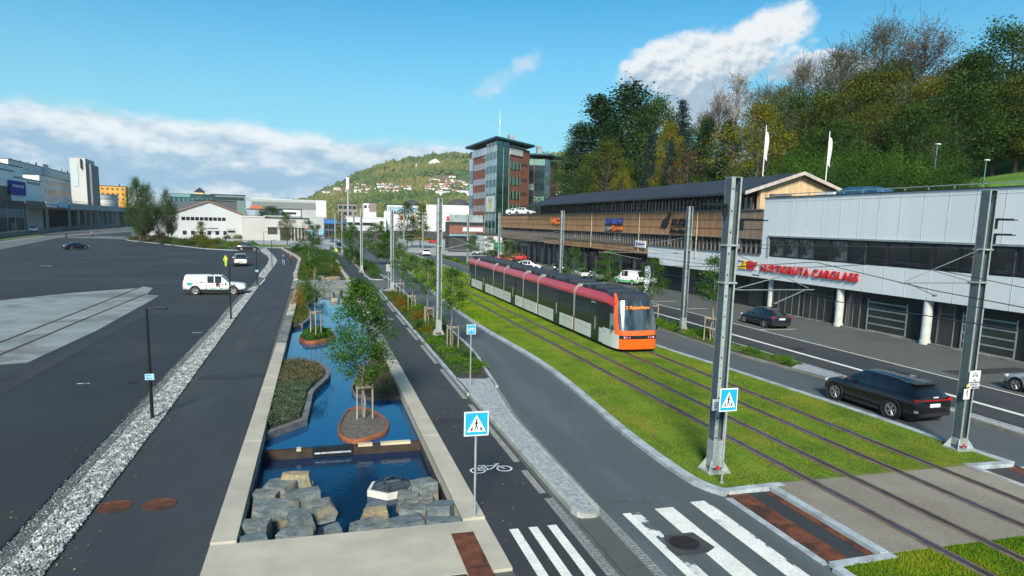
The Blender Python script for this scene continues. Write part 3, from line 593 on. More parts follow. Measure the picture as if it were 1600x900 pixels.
# ================================================================== masts, lamps, signs
def mast(x, y, h, label, grp, kind=0, lamps=()):
    t = root('catenary_mast', label, 'mast', (x, y, 0), 0, grp)
    p = MB(); w = .17
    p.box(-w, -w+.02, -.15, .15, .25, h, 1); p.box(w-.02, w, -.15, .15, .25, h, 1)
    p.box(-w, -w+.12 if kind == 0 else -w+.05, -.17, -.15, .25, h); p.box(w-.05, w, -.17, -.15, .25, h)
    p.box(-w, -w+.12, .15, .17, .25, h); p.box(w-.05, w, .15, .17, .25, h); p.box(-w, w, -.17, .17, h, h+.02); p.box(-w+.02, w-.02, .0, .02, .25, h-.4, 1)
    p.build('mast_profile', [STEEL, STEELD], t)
    if kind == 0:
        b = MB(); z = 1.2
        while z < h-.2: b.lathe([(0, -.176), (.028, -.176), (.028, -.171)], 10, 0, (-w+.06, 0, z), 'y'); z += .62
        b.build('bolt_holes', DARK, t)
    b = MB(); b.box(-.18, .18, -.18, .18, .25, 1.1 if kind == 0 else .5); b.build('foot_box', STEEL, t, bevel=.01)
    b = MB(); b.box(-.38, .38, -.34, .34, .10, .15)
    for sx in (-1, 1):
        for sy in (-1, 1): b.add([(sx*.17, sy*.17, .15), (sx*.36, sy*.30, .15), (sx*.17, sy*.17, .5), (sx*.19, sy*.15, .15), (sx*.37, sy*.29, .15), (sx*.19, sy*.15, .5)], [(0, 1, 2), (3, 5, 4), (0, 3, 4, 1), (1, 4, 5, 2)]); b.tube((sx*.32, sy*.28, .14), (sx*.32, sy*.28, .21), .02, n=6)
    b.build('base_plate', STEEL, t)
    MB().box(-.05, .05, -.20, -.183, .2, .32).build('red_tag', REDP, t)
    c = MB()
    pass
    for z in (5.9, 7.0): MB().box(-.22, .22, -.2, .2, z, z+.05).build('clamp', STEEL, t)
    for s, z in lamps:
        l = MB(); l.cbox((s*.28, -.1, z-.12), (.12, .1, .34)); l.cbox((s*.62, -.1, z+.03), (.62, .24, .07)); l.cbox((s*.98, -.1, z+.02), (.3, .2, .035))
        l.build('luminaire', BLACKM, t, bevel=.015)
    return t
def cantilever(t, side, reach, z=5.9):          # bracket arms that carry the wire over a track
    a = MB(); e = side*reach; a.tube((side*.17, 0, z), (e, 0, z), .018, n=6); a.tube((side*.17, 0, z+1.1), (e*.93, 0, z+.05), .014, n=6); a.tube((e*.9, 0, z), (e*.55, 0, z-.42), .018, n=5)
    a.tube((side*.17, 0, z), (e*.62, 0, z+.42), .016, n=5); o = a.build('bracket_arm', mat('bracket_steel', (.20, .23, .24), .5, .3), t)
    for q in ((side*.42, 0, z), (side*.42, 0, z+.86), (e*.55, 0, z-.42)): MB().lathe([(0, -.08), (.035, -.07), (.02, -.04), (.038, 0), (.02, .04), (.035, .07), (0, .08)], 8, 0, q, 'x').build('insulator', mat('insulator', (.07, .035, .03), .4), t)
m1 = mast(11.65, 17.74, 8.97, 'tall steel mast with bolt holes and two lamps in the grass behind a crossing sign', 'catenary masts', 0, ((-1, 8.15), (1, 7.75)))
m2 = mast(21.42, 17.86, 8.96, 'tall steel catenary mast with a white notice, in the grass corner by the right road', 'catenary masts', 1, ((1, 8.0), (1, 7.5)))
cantilever(m1, 1, 3.1, 5.7); cantilever(m2, -1, 3.3)
n = MB(); n.cbox((.02, -.26, 2.62), (.46, .02, .62)); no = n.build('notice_board', WHITE, m2, label='white notice with black lines of text')
fm = MB(); F = Flat(fm, (.02, -.27, 2.62), (1, 0, 0), (0, 0, 1)); F.stroke((-.1, .16), (.1, .16), .03); F.stroke((-.07, .22), (.07, .22), .02); F.disc((-.07, .11), .025); F.disc((.07, .11), .025); F.stroke((-.12, .11), (-.06, .19), .02); F.stroke((.12, .11), (.06, .19), .02)
o = fm.build('car_symbol', BLACKP, no)
for i, s in enumerate(('ALL', 'PARKERING', 'FORBUDT', 'PÅ OMRÅDET')): text(s, .085, BLACKP, no, (.02, -.272, 2.58-i*.085), (R90, 0, 0), ext=.001, ax='CENTER', bold=.004)
MB().cbox((-.22, -.24, 2.12), (.26, .02, .36)).build('small_notice', WHITE, m2)
fm = MB(); F = Flat(fm, (-.22, -.25, 2.12), (1, 0, 0), (0, 0, 1)); F.stroke((-.04, -.08), (-.03, .06), .03); F.stroke((.04, -.08), (.03, .06), .03); F.disc((0, .10), .035); fm.build('small_symbol', BLACKP, m2)
MB().cbox((-.18, -.245, 2.40), (.17, .02, .12)).build('yellow_tag', mat('yellow_tag', (.7, .42, .02), .5), m2)
MB().cbox((-.23, -.2, 2.25), (.2, .05, .34)).build('small_notice', WHITE, m1); fm = MB(); F = Flat(fm, (-.23, -.228, 2.25), (1, 0, 0), (0, 0, 1)); F.ring((0, .04), .06, .015); F.stroke((-.05, -.08), (.05, -.08), .02); fm.build('small_symbol', BLACKP, m1)
xs_l = [(7.57, 44.3), (7.4, 72.5), (5.9, 100), (6.2, 127), (5.0, 154), (4.2, 182)]
lab_l = ['steel mast in the planting strip, nearest one left of the road', 'steel mast at the far end of the near planting strip', 'steel mast at the tip of the far planting strip', 'steel mast rising behind the two bushy trees of the far strip', 'slim far mast left of the road, second farthest', 'slim far mast left of the road, farthest']
for (x, y), lb in zip(xs_l, lab_l):
    t = tree_copy(m1, (x, y, 0), 0, label=lb)
    for ch in list(t.children):
        if ch.name.split('.')[0] in ('luminaire', 'small_notice', 'small_symbol'): bpy.data.objects.remove(ch)
for (x, y), lb in zip([(25.2, 43.5), (25.2, 69.8), (25.2, 96.4), (25.3, 118.5), (22, 150), (22, 185)], ['steel mast in the green median between tram front and dark hatchback', 'steel mast behind the middle of the tram', 'steel mast behind the rear half of the tram', 'steel mast just behind the tram tail', 'slim far mast right of the tracks', 'slim farthest mast right of the tracks']):
    t = tree_copy(m1, (x, y, 0), 0, label=lb)
    for ch in list(t.children):
        if ch.name.split('.')[0] in ('luminaire', 'small_notice', 'small_symbol'): bpy.data.objects.remove(ch)
        elif ch.name.startswith(('bracket', 'insulator')): ch.scale = (-2.2, 1, 1)
WIRE = mat('wire', (.05, .055, .06), .5, .4)
for k, x in enumerate((14.76, 18.12)):
    c = MB(); yy = [-8, 17.8, 44.5, 71, 98, 122, 152, 184, 215]; c.path([(x, y, 5.45) for y in yy], .013, 5)
    o = c.build('contact_wire', WIRE); tag(o, 'thin contact wire stretched over the '+('empty left track' if k == 0 else "tram's track"), 'wire', 'overhead tram wires')
    c = MB(); pts = []
    for a, b in zip(yy, yy[1:]):
        for j in range(6): u = j/6; pts.append((x, a+(b-a)*u, 6.55-3.2*u*(1-u)))
    c.path(pts, .012, 5); o = c.build('messenger_wire', WIRE); tag(o, 'sagging messenger wire above the contact wire of the '+('empty left track' if k == 0 else "tram's track"), 'wire', 'overhead tram wires')
c = MB(); c.path([(11.65, 17.9, 7.05), (21.4, 17.9, 7.05)], .01, 5); tag(c.build('span_wire', WIRE), 'thin wire spanning between the two nearest masts', 'wire')
c = MB(); c.path([(24.8, -5, 5.6), (25.2, 43.5, 6.6), (25.2, 69.8, 6.8)], .013, 5); tag(c.build('feeder_wire', WIRE), 'feeder wire in front of the white garage facade', 'wire')
def lamp(x, y, h, label, sgn=0, ang=0):
    t = root('street_lamp', label, 'street lamp', (x, y, 0), 0, 'black street lamps along the promenade')
    p = MB(); p.tube((0, 0, 0), (0, 0, h), .062, .042, 12); p.lathe([(.1, 0), (.1, .03), (.065, .05)], 12); p.build('post', BLACKM, t, smooth=40)
    a = MB(); a.tube((0, 0, h-.04), (.34, 0, h-.02), .024, n=8); a.cbox((.48, 0, h-.0), (.44, .22, .085)); a.build('lamp_head', BLACKM, t, bevel=.008)
    MB().cbox((.48, 0, h-.046), (.34, .14, .01)).build('lens', mat('lamp_lens', (.5, .52, .5), .3), t)
    if sgn:
        b = MB(); b.cbox((0, -.08, 1.62), (.30, .02, .22)); s = b.build('path_sign', WHITE, t); f = MB(); F = Flat(f, (0, -.091, 1.62), (1, 0, 0), (0, 0, 1)); F.poly([(-.135, -.095), (.135, -.095), (.135, .095), (-.135, .095)], .001); f.build('blue_field', BLUES, s)
        f = MB(); F = Flat(f, (0, -.093, 1.62), (1, 0, 0), (0, 0, 1)); F.bike((-.05, 0), .13, .002); F.stroke((.09, -.07), (.085, .03), .03, .002); F.disc((.088, .06), .018, .002); F.stroke((0.01, -.08), (.03, .08), .01, .002); f.build('white_symbols', WHITE, s)
    return t
for i, (x, y) in enumerate([(-6.03, 27.2), (-6.25, 53.3), (-6.61, 80.6), (-6.83, 110), (-12.66, 176)]):
    lamp(x, y, 4.15, ['nearest black street lamp, with a small blue path sign, by the gravel strip', 'black street lamp in front of the white pickup with canopy', 'black street lamp with a white tag just past the pickup bonnet', 'black street lamp beside the curved gravel bed near the walking couple', 'farthest black street lamp by the pale garage wall'][i], i in (0, 2))
def sign(x, y, ytop, ybot, w, kind, label, back=False):
    z1, z0 = ZT(x, y, ytop), ZT(x, y, ybot); zc = (z0+z1)/2; h = z1-z0
    t = root('traffic_sign', label, 'traffic sign', (x, y, 0))
    p = MB(); p.tube((0, 0, 0), (0, 0, z1-.05), .03, n=10); p.lathe([(.06, .10), (.06, .14), (.03, .16)], 10); p.build('pole', mat('sign_pole', (.42, .47, .48), .4, .5), t, smooth=40)
    if back: MB().cbox((0, -.05, zc), (w, .02, h)).build('panel', mat('sign_back', (.3, .33, .34), .5), t, bevel=.006); return
    pl = MB().cbox((0, -.05, zc), (w, .025, h)).build('panel', WHITE, t, bevel=.008); hw, hh = w/2*.90, h/2*.90
    f = MB(); F = Flat(f, (0, -.064, zc), (1, 0, 0), (0, 0, 1)); F.poly([(-hw, -hh), (hw, -hh), (hw, hh), (-hw, hh)], .001); f.build('blue_field', BLUES, pl)
    f = MB(); F = Flat(f, (0, -.066, zc), (1, 0, 0), (0, 0, 1)); k = hh
    if kind == 'ped':
        F.poly([(-.86*hw, -.72*k), (.86*hw, -.72*k), (0, .82*k)], .001); f.build('white_triangle', WHITE, pl)
        f = MB(); F = Flat(f, (0, -.068, zc), (1, 0, 0), (0, 0, 1)); q = k
        F.disc((.0, .40*q), .075*q, .001); F.stroke((0, .28*q), (-.02*q, -.10*q), .15*q, .001); F.stroke((-.02*q, -.12*q), (.14*q, -.56*q), .085*q, .001); F.stroke((-.02*q, -.12*q), (-.17*q, -.56*q), .085*q, .001)
        F.stroke((0, .24*q), (.16*q, -.04*q), .055*q, .001); F.stroke((0, .24*q), (-.15*q, -.02*q), .055*q, .001); F.stroke((-.17*q, -.56*q), (-.25*q, -.56*q), .05*q, .001)
        for s in (-1, 1): F.poly([(s*.36*hw, -.62*q), (s*.56*hw, -.62*q), (s*.42*hw, -.28*q), (s*.32*hw, -.28*q)], .001)
        f.build('walking_figure', BLACKP, pl)
    else: F.bike((0, -.0), w*.72, .001); f.build('bicycle_symbol', WHITE, pl)
sign(3.72, 16.12, 642, 680, .63, 'ped', 'blue square pedestrian crossing sign on a pole in the coping at the pond corner')
sign(11.29, 16.75, 606, 642, .58, 'ped', 'blue square pedestrian crossing sign on a pole in the grass next to the nearest mast')
sign(6.62, 30.0, 507, 522, .42, 'bike', 'small blue bicycle sign on a slim pole in the planting strip')
sign(7.2, 74.2, 413, 424, .5, 'bk', 'grey back of a small sign at the gap between the planting strips', True)
sign(-1.8, 165, 359, 367, .9, 'bike', 'small far blue bicycle sign by the group of people, left one'); sign(.6, 165, 359, 367, .9, 'bike', 'small far blue bicycle sign by the group of people, right one')
# ================================================================== buildings on the right
PANEL = mat('white_cladding', (.69, .74, .755), .5, var=.03, scale=.5, stretch=(1, 1, .12)); PANELJ = mat('panel_joint', (.42, .49, .51), .7)
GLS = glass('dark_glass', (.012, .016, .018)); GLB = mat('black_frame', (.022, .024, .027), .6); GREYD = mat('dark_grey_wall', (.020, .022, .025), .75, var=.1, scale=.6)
ALU = mat('aluminium', (.30, .35, .37), .45, .3); GLW = glass('shop_glass', (.03, .038, .035), .08)
B = root('garage_building', 'long two storey building clad in pale panels with red lettering above dark garage doors', 'building', (39.6, 10, 0))
def L_(mb): return mb
def bp(mb, name, mm, par=B, off=(39.6, 10, 0), **k):
    o = mb.build(name, mm, par, **k); o.location = (-off[0], -off[1], -off[2]); return o
bp(MB().box(39.6, 60, 2, 55.1, 6.87, 10.36).box(39.6, 60, 2, 55.1, 3.04, 5.07).box(39.9, 60, 2, 55.0, 5.07, 6.87).box(39.6, 39.95, 54.0, 55.1, 5.07, 6.87), 'wall', PANEL)
bp(MB().box(39.6, 41.4, 55.1, 74.8, 3.06, 5.17).box(39.6, 41.4, 74.8, 77.9, 3.76, 5.17), 'wall', PANEL)
j = MB(); y = 53.1
while y > 3: j.box(39.585, 39.61, y, y+.03, 6.95, 10.33); j.box(39.585, 39.61, y+.9, y+.93, 3.06, 5.05); y -= 1.93
j.box(39.585, 39.61, 2, 55.1, 10.0, 10.02); j.box(39.585, 39.61, 55.1, 77.9, 4.2, 4.23)
bp(j, 'panel_joints', PANELJ)
bp(MB().box(39.5, 60, 2, 55.2, 10.36, 10.42), 'roof', GREYD)
r = MB(); r.box(39.54, 39.6, 2, 55.2, 10.62, 10.68)
for k in range(28): r.box(39.54, 39.58, 2.3+k*1.95, 2.36+k*1.95, 10.42, 10.66)
bp(r, 'roof_rail', ALU)
bp(MB().box(39.46, 39.62, 2, 54.15, 6.87, 7.0).box(39.5, 39.62, 54.0, 54.12, 5.07, 6.87), 'window_frame', ALU)
bp(MB().box(39.64, 39.9, 2, 54.0, 5.07, 6.87), 'window_band', GLB)
wm = MB().box(-.02, .02, 0, 1.55, 0, 1.55).mesh('window', [GLS])
wm2 = MB().box(-.02, .02, 0, 1.55, 0, 1.55).mesh('window', [mat('painted_reflection_glass', (.07, .085, .09), .12, 0, .9, 1.4, spec=1, col2=(.015, .018, .02), thr=(.45, .55))])  # second pane: paler patches in the colour paint reflections
lm = MB()
for q in range(22): lm.box(-.03, .03, 0, 1.55, q*.072, q*.072+.02)
lm = lm.mesh('louvre', [GLB]); random.seed(5)
for k in range(26):
    y = 52.1-k*1.93; w_ = inst(wm if random.random() < .6 else wm2, 'window', B, (.01, y-10, 5.18))
    if random.random() < .45: inst(lm, 'louvre', w_, (-.04, 0, 0))
# ground storey
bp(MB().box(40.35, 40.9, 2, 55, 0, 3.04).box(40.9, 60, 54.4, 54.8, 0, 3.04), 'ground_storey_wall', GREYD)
bp(MB().box(39.86, 40.4, 2, 55, -.02, .10), 'plinth', CONCD)
cm = MB().lathe([(.36, 0), (.36, .25), (.31, .27), (.31, 3.04)], 24).mesh('column', [mat('column_paint', (.50, .52, .49), .7, var=.08)], smooth=40)
for x, y in ((39.98, 20.4), (39.98, 28.6), (39.98, 36.8), (39.98, 45.0), (40.4, 54.2)): inst(cm, 'column', B, (x-39.6, y-10, 0))
dm = MB()
for k in range(5): dm.box(-.06, 0, 0, 3.7, .08+k*.54, .17+k*.54)
dm.box(-.06, 0, 0, .09, .08, 2.5); dm.box(-.06, 0, 3.61, 3.7, .08, 2.5); dm = dm.mesh('garage_door', [ALU])
gm = MB().box(-.03, -.01, .05, 3.65, .1, 2.45).mesh('door_glass', [GLW])
for y in (14.3, 22.5, 30.7, 38.75):
    d = inst(dm, 'garage_door', B, (.72, y-10, 0)); inst(gm, 'door_glass', d)
for y0, y1 in ((46.2, 49.6), (50.2, 53.8), (35.0, 36.2), (43.2, 44.6)):
    sp_ = MB(); bp(MB().box(40.30, 40.34, y0, y1, .12, 2.85), 'shop_window', GLW); nn = max(1, round((y1-y0)/.85))
    for k in range(nn+1): yy = y0+(y1-y0)*k/nn; sp_.box(40.26, 40.34, yy-.03, yy+.03, .1, 2.9)
    sp_.box(40.27, 40.34, y0, y1, 2.2, 2.26); bp(sp_, 'mullions', mat('mullion_grey', (.12, .13, .135), .5))
bp(MB().box(40.3, 40.34, 45.55, 45.9, 1.5, 1.95), 'door_notice', WHITE)
# lettering
tx = text('HURTIGRUTA CARGLASS', 1.0, REDP, B, (-.12, 44.85, 3.72), (R90, 0, -R90), 'lettering', .05, 'LEFT', .018, sp=1.15)
bb = [v.co.x for v in tx.data.vertices]; tx.scale = ((54.85-42.86)/(max(bb)-min(bb)), .92, 1)
m = MB(); o_ = 58.5
def flatY(mb, pts, x0, x1, mi):   # prism in the facade plane, pts as (y, z)
    n = len(pts); vs = [(x0, y, z) for y, z in pts]+[(x1, y, z) for y, z in pts]
    mb.add(vs, [tuple(range(n)), tuple(range(2*n-1, n-1, -1))]+[(i, (i+1) % n, n+(i+1) % n, n+i) for i in range(n)], mi)
flatY(m, [(58.5, 3.72), (57.7, 3.72), (57.7, 4.5), (57.5, 4.5)], 39.46, 39.56, 0); flatY(m, [(57.62, 3.72), (57.15, 3.72), (57.15, 4.5), (57.62, 4.5)], 39.46, 39.56, 0)
flatY(m, [(57.08, 3.72), (56.5, 3.72), (56.3, 4.5), (57.08, 4.5)], 39.46, 39.56, 1); flatY(m, [(56.42, 3.72), (56.0, 3.72), (55.35, 4.5), (56.22, 4.5)], 39.46, 39.56, 1)
bp(m, 'emblem', [mat('yellow_paint', (.80, .60, .02), .4), REDP]); bp(MB().box(39.56, 39.60, 55.4, 58.5, 3.7, 4.5), 'emblem_back', PANEL)
bp(MB().box(39.6, 39.62, 55.1, 56.2, 3.2, 3.3), 'vent', GREYD)
# dark storey under the white extension, with blue doors
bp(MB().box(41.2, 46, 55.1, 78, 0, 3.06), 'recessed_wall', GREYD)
bd = mat('blue_grey_door', (.10, .22, .30), .5); dm2 = MB().box(-.05, 0, 0, 1.4, .05, 2.5).mesh('door', [bd])
for k, y in enumerate((61.4, 62.9)):
    d = inst(dm2, 'door', B, (1.6, y-10, 0)); lg = MB(); F = Flat(lg, (-.055, .7, .95), (0, -1, 0), (0, 0, 1)); F.disc((0, 0), .3, .004, 0); F.disc((0, -.12), .2, .006, 1); F.poly([(-.3, -.3), (.3, -.3), (.3, -.12), (-.3, -.12)], .005, 2)
    lg.build('round_emblem', [mat('lime', (.5, .6, .05), .5), mat('orange_dot', (.7, .25, .02), .5), bd], d)
for y in (56.4, 65.4, 68.6): bp(MB().box(41.13, 41.17, y, y+2.3, .1, 2.8), 'shop_window', GLW)
# wooden building
WOOD = mat('wood_cladding', (.37, .205, .095), .85, var=.14, scale=.9, stretch=(1, 3.0, .25), fine=7, col2=(.29, .165, .09), thr=(.5, .62))
WOODG = mat('grey_wood', (.24, .175, .125), .85, var=.14, scale=.9, stretch=(1, 3.0, .25), fine=7)
WOODL = mat('pale_wood', (.56, .40, .23), .8, var=.1, scale=1.2, stretch=(4, 1, .2), fine=6, col2=(.5, .33, .17), thr=(.5, .62))
ROOF = mat('dark_roofing', (.030, .032, .040), .62, var=.15, scale=.35, fine=4)
POST = mat('grey_post', (.135, .125, .115), .75, var=.12)
T = root('timber_building', 'long timber clad building with two window rows, dark pitched roof and company signs', 'building', (39.6, 55, 0)); OF = (39.6, 55, 0)
def tp(mb, name, mm, **k): return bp(mb, name, mm, T, OF, **k)
tp(MB().box(39.6, 40.0, 62, 150, 6.65, 9.3), 'wall', WOOD); tp(MB().box(39.6, 40.0, 77.9, 119, 4.15, 5.2), 'wall', WOOD)
tp(MB().box(39.6, 40.0, 55.15, 62, 6.65, 9.3), 'wall', WOODG); tp(MB().box(39.6, 40.0, 119, 150, 4.3, 5.2), 'wall', WOODG); tp(MB().box(40, 50, 149.6, 150, 0, 9.3), 'end_wall', WOODG)
b_ = MB()
for z in (7.5, 8.38): b_.box(39.57, 39.6, 55.15, 150, z, z+.05)
for z in (4.5, 4.85): b_.box(39.57, 39.6, 78, 150, z, z+.04)
random.seed(8)
for z in (6.65, 7.55, 8.43):
    y = 56+random.random()*4
    while y < 149: b_.box(39.575, 39.6, y, y+.04, z, z+.85); y += random.choice((3.2, 4.8, 6.4))
tp(b_, 'batten', mat('batten', (.13, .08, .045), .9))
tp(MB().box(39.45, 40.1, 55.15, 150, 9.3, 9.38).box(39.5, 40.0, 55.15, 119, 5.14, 5.22).box(39.5, 40, 55.15, 150, 6.60, 6.66), 'sill', mat('sill_metal', (.16, .17, .18), .5, .2))
tp(MB().box(40.25, 50, 55.2, 149.6, 4.3, 9.3), 'core', GREYD); tp(MB().box(40.8, 50, 57.4, 125, 9.38, 11.2), 'core', GLB); tp(MB().box(40, 52, 125, 150, 9.2, 9.4), 'roof_deck', GREYD)
for y in (66.5, 80.5, 96.5): tp(MB().tube((39.52, y, 4.3), (39.52, y, 9.3), .06, n=8), 'downpipe', mat('downpipe', (.42, .36, .28), .6))
fr = MB()
for yy in (0, .73): fr.box(-.10, .06, yy, yy+.16, 0, 1.4)
fr.box(-.06, .0, 0, 1.46, .66, .72); fr = fr.mesh('window', [POST]); pn = MB().box(.0, .03, .1, 1.5, 0, 1.4).mesh('pane', [GLS]); bl = MB().box(-.01, 0, .16, .72, .35, 1.38).mesh('blind', [mat('pale_blind', (.4, .38, .32), .8)])
random.seed(2)
for k in range(61):
    w_ = inst(fr, 'window', T, (.25, .4+k*1.55, 5.24)); inst(pn, 'pane', w_)
    if random.random() < .2: inst(bl, 'blind', w_)
for k in range(39):
    w_ = inst(fr, 'window', T, (1.0, 3.2+k*1.72, 9.4), sc=(1, 1.1, 1.12)); inst(pn, 'pane', w_)
    if 12 < k < 22 and random.random() < .6: inst(bl, 'blind', w_)
# roof and gable at Y = 57
r = MB(); r.loft([[(38.4, y, 10.75), (38.4, y, 10.98), (44.6, y, 13.0), (50.6, y, 11.0), (50.6, y, 10.78), (44.6, y, 12.78)] for y in (56.4, 126.5)], 0); tp(r, 'roof', ROOF)
r = MB(); r.loft([[(38.3, y, 10.7), (38.3, y, 11.02), (44.6, y, 13.07), (50.7, y, 11.05), (50.7, y, 10.75), (44.6, y, 12.75)] for y in (56.28, 56.4)], 0); tp(r, 'bargeboard', mat('pale_trim', (.42, .37, .33), .7))
g_ = MB(); pts = [(40.6, 9.4), (50, 9.4), (50, 11.1), (44.6, 12.85), (40.6, 11.5)]
n = len(pts); g_.add([(x, 57.1, z) for x, z in pts]+[(x, 57.4, z) for x, z in pts], [tuple(range(n)), tuple(range(2*n-1, n-1, -1))]+[(i, (i+1) % n, n+(i+1) % n, n+i) for i in range(n)]); tp(g_, 'gable_wall', WOODL)
tp(MB().box(41.5, 43.8, 56.9, 57.1, 9.5, 10.9), 'louvre_panel', GLB); lv = MB()
for k in range(8): lv.box(41.45, 43.85, 56.84, 56.9, 9.55+k*.17, 9.62+k*.17)
tp(lv, 'louvre_slats', mat('slat_grey', (.17, .18, .17), .6)); tp(MB().box(45.8, 48.8, 57.0, 57.1, 9.7, 10.75), 'window', GLS); tp(MB().box(40.35, 40.8, 56.9, 57.4, 9.38, 11.3), 'corner_post', WOODL)
mm_ = MB(); mm_.lathe([(0, -.03), (.2, -.03), (.2, 0)], 16, 0, (45.2, 57.08, 10.6), 'y'); tp(mm_, 'round_vent', BLACKP)
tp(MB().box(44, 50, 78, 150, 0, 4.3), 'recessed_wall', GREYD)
for k in range(17): y = 78.2+k*4.35; tp(MB().box(40.0, 40.35, y, y+.3, 0, 4.25), 'column', GREYD)
pl_ = MB()
for k in range(13): y = 108+k*3.2; pl_.box(43.6, 44, y, y+1.6, 0, 4)
tp(pl_, 'grey_panel', mat('grey_panel', (.26, .28, .28), .7)); 
for k in range(7): tp(MB().box(43.9, 43.97, 79+k*4.2, 82.6+k*4.2, .2, 3.2), 'shop_window', GLW)
REDS = mat('red_sign', (.45, .02, .02), .5)
tp(MB().box(43.5, 43.8, 100, 103.5, 3.2, 3.8).box(43.5, 43.8, 84, 85.4, 3.2, 3.7), 'shop_sign', REDS)
ORG = mat('orange_letters', (.80, .17, .02), .5); NAVY = mat('navy_letters', (.02, .03, .16), .5); GRYL = mat('grey_letters', (.25, .30, .33), .5)
def sgn(s, size, mm, y, z, width, par=T, ext=.08, bold=.03, x=-.14):
    t = text(s, size, mm, par, (x, y-55, z), (R90, 0, -R90), 'sign_lettering', ext, 'LEFT', bold); b = [v.co.x for v in t.data.vertices]; t.scale = (width/(max(b)-min(b)), 1, 1); return t
sgn('VIC', 1.35, ORG, 115.2, 7.6, 4.6, bold=.06); 
tp(MB().box(39.42, 39.5, 85.5, 91.2, 7.72, 8.55), 'sign_box', NAVY); sgn('CITIZEN', .8, mat('dim_blue', (.06, .09, .35), .5), 91, 7.85, 5.2, x=-.2)
sgn('ego', .75, GRYL, 91, 7.02, 1.9); sgn('tigeren', .75, ORG, 88.9, 7.02, 3.4, bold=.05)
sgn('ALCRE', 1.05, BLACKP, 72.1, 7.78, 4.3, bold=.03); sgn('Pro-Bandi', .62, BLACKP, 72.2, 6.95, 4.1, bold=.03)
m = MB(); flatY(m, [(74.7, 7.5), (74.4, 8.15), (73.7, 8.55), (73.2, 8.75), (73.0, 9.2), (72.75, 8.95), (72.45, 9.15), (72.6, 8.7), (72.85, 8.4), (72.9, 7.9), (73.3, 7.6), (73.6, 7.35), (73.9, 7.55)], 39.44, 39.56, 0); tp(m, 'whale_emblem', BLACKP)
tp(MB().box(39.4, 39.5, 78.3, 81.2, 4.9, 5.75), 'white_sign', WHITE); sgn('FIRMAER', .3, NAVY, 80.4, 5.2, 1.8, ext=.01, bold=.01, x=-.21); tp(MB().box(39.38, 39.4, 80.6, 80.9, 5.1, 5.55), 'blue_bar', NAVY)
# ================================================================== brick and glass towers
BRICK = mat('red_brick', (.20, .075, .048), .85, var=.08, scale=.5, fine=6)
TG1 = mat('tower_glass', (.07, .15, .20), .12, .55, .3, .09, spec=1); TG2 = mat('tower_glass_pale', (.40, .50, .56), .14, .55, .3, .09, spec=1)
TGD = glass('tower_glass_dark', (.015, .035, .042), .05); GRN = mat('green_frame', (.14, .30, .22), .5); CYANE = mat('roof_edge', (.04, .28, .42), .4)
def tower(label, C, dl, ll, dr, lr, H, rooftop, glL, glR, loc, nst, z0, st, front=True):
    t = root('brick_tower', label, 'building', (C[0], C[1], 0)); C0 = Vector((0, 0)); ul = Vector((sin(dl), cos(dl))); ur = Vector((sin(dr), cos(dr)))
    A = ul*ll; Bp = ur*lr; D = A+Bp
    MB().prism([tuple(C0), tuple(Bp), tuple(D), tuple(A)], 0, H).build('brick_wall', BRICK, t)
    ov = 1.7; c = (C0-ul*ov*1.0-ur*ov*.9); MB().prism([tuple(c), tuple(Bp+ur*ov-ul*ov), tuple(D+ul*ov+ur*ov), tuple(A+ul*ov-ur*ov)], H+1.0, H+1.5).build('roof', mat('roof_underside', (.03, .033, .04), .7), t)
    e = MB(); sweep(e, [tuple(c), tuple(Bp+ur*ov-ul*ov)], .08, H+1.38, H+1.54); sweep(e, [tuple(c), tuple(A+ul*ov-ur*ov)], .08, H+1.38, H+1.54); e.build('roof_edge', CYANE, t)
    MB().prism([tuple(ul*1+ur*1), tuple(Bp*.9+ul), tuple(D*.9), tuple(A*.9+ur)], H, H+1.0).build('top_storey', TGD, t)
    b = Bp*.62+A*.3; MB().prism([(b.x, b.y), (b.x+1.6, b.y), (b.x+1.6, b.y+1.6), (b.x, b.y+1.6)], H+1.5, H+4.4).build('roof_vent', ALU, t)
    return t, ul, ur
def onface(t, u, nrm, name, s0, s1, z0, z1, m, off=.12):
    a = u*s0+nrm*off; b = u*s1+nrm*off; c = u*s1-nrm*.05; d = u*s0-nrm*.05
    return MB().prism([tuple(a), tuple(b), tuple(c), tuple(d)], z0, z1).build(name, m, t)
Cc = (43.45, 170.0); dl, dr = radians(-3.5), radians(45); H1 = 27.2
t1, ul, ur = tower('tall brick and glass office tower with slanted roof, the nearer and taller of two', Cc, dl, 25, dr, 17.5, H1, 0, 0, 0, None, 0, 0, 0)
nl = Vector((-cos(dl), sin(dl))); nr = Vector((cos(dr), -sin(dr)))
def zrow(py, s, u, C=Cc): return ZT(C[0]+u.x*s, C[1]+u.y*s, py)
rows = [8.2+3.75*k for k in range(6)]
for k in range(7):                                   # glass prow storeys
    z = 4.6+k*3.45
    onface(t1, ul, nl, 'curtain_wall', 0, 9.0, z+.04, z+1.7, TG2 if k != 2 else TG2); onface(t1, ul, nl, 'curtain_wall', 0, 9.0, z+1.74, z+3.41, TG1)
    onface(t1, ur, nr, 'curtain_wall', 0, 6.0, z+.04, z+1.7, TGD); onface(t1, ur, nr, 'curtain_wall', 0, 6.0, z+1.74, z+3.41, TG1 if k > 5 else mat('spandrel_glass', (.03, .06, .07), .2, .2, spec=.8))
    onface(t1, ul, nl, 'curtain_wall', 21.5, 25, z+.04, z+3.4, TG2 if k % 2 else TG1) if k > 0 and k < 6 else None
onface(t1, ul, nl, 'curtain_wall', 0, 9.0, .2, 4.6, TGD); onface(t1, ur, nr, 'curtain_wall', 0, 6.0, .2, 4.6, TGD)
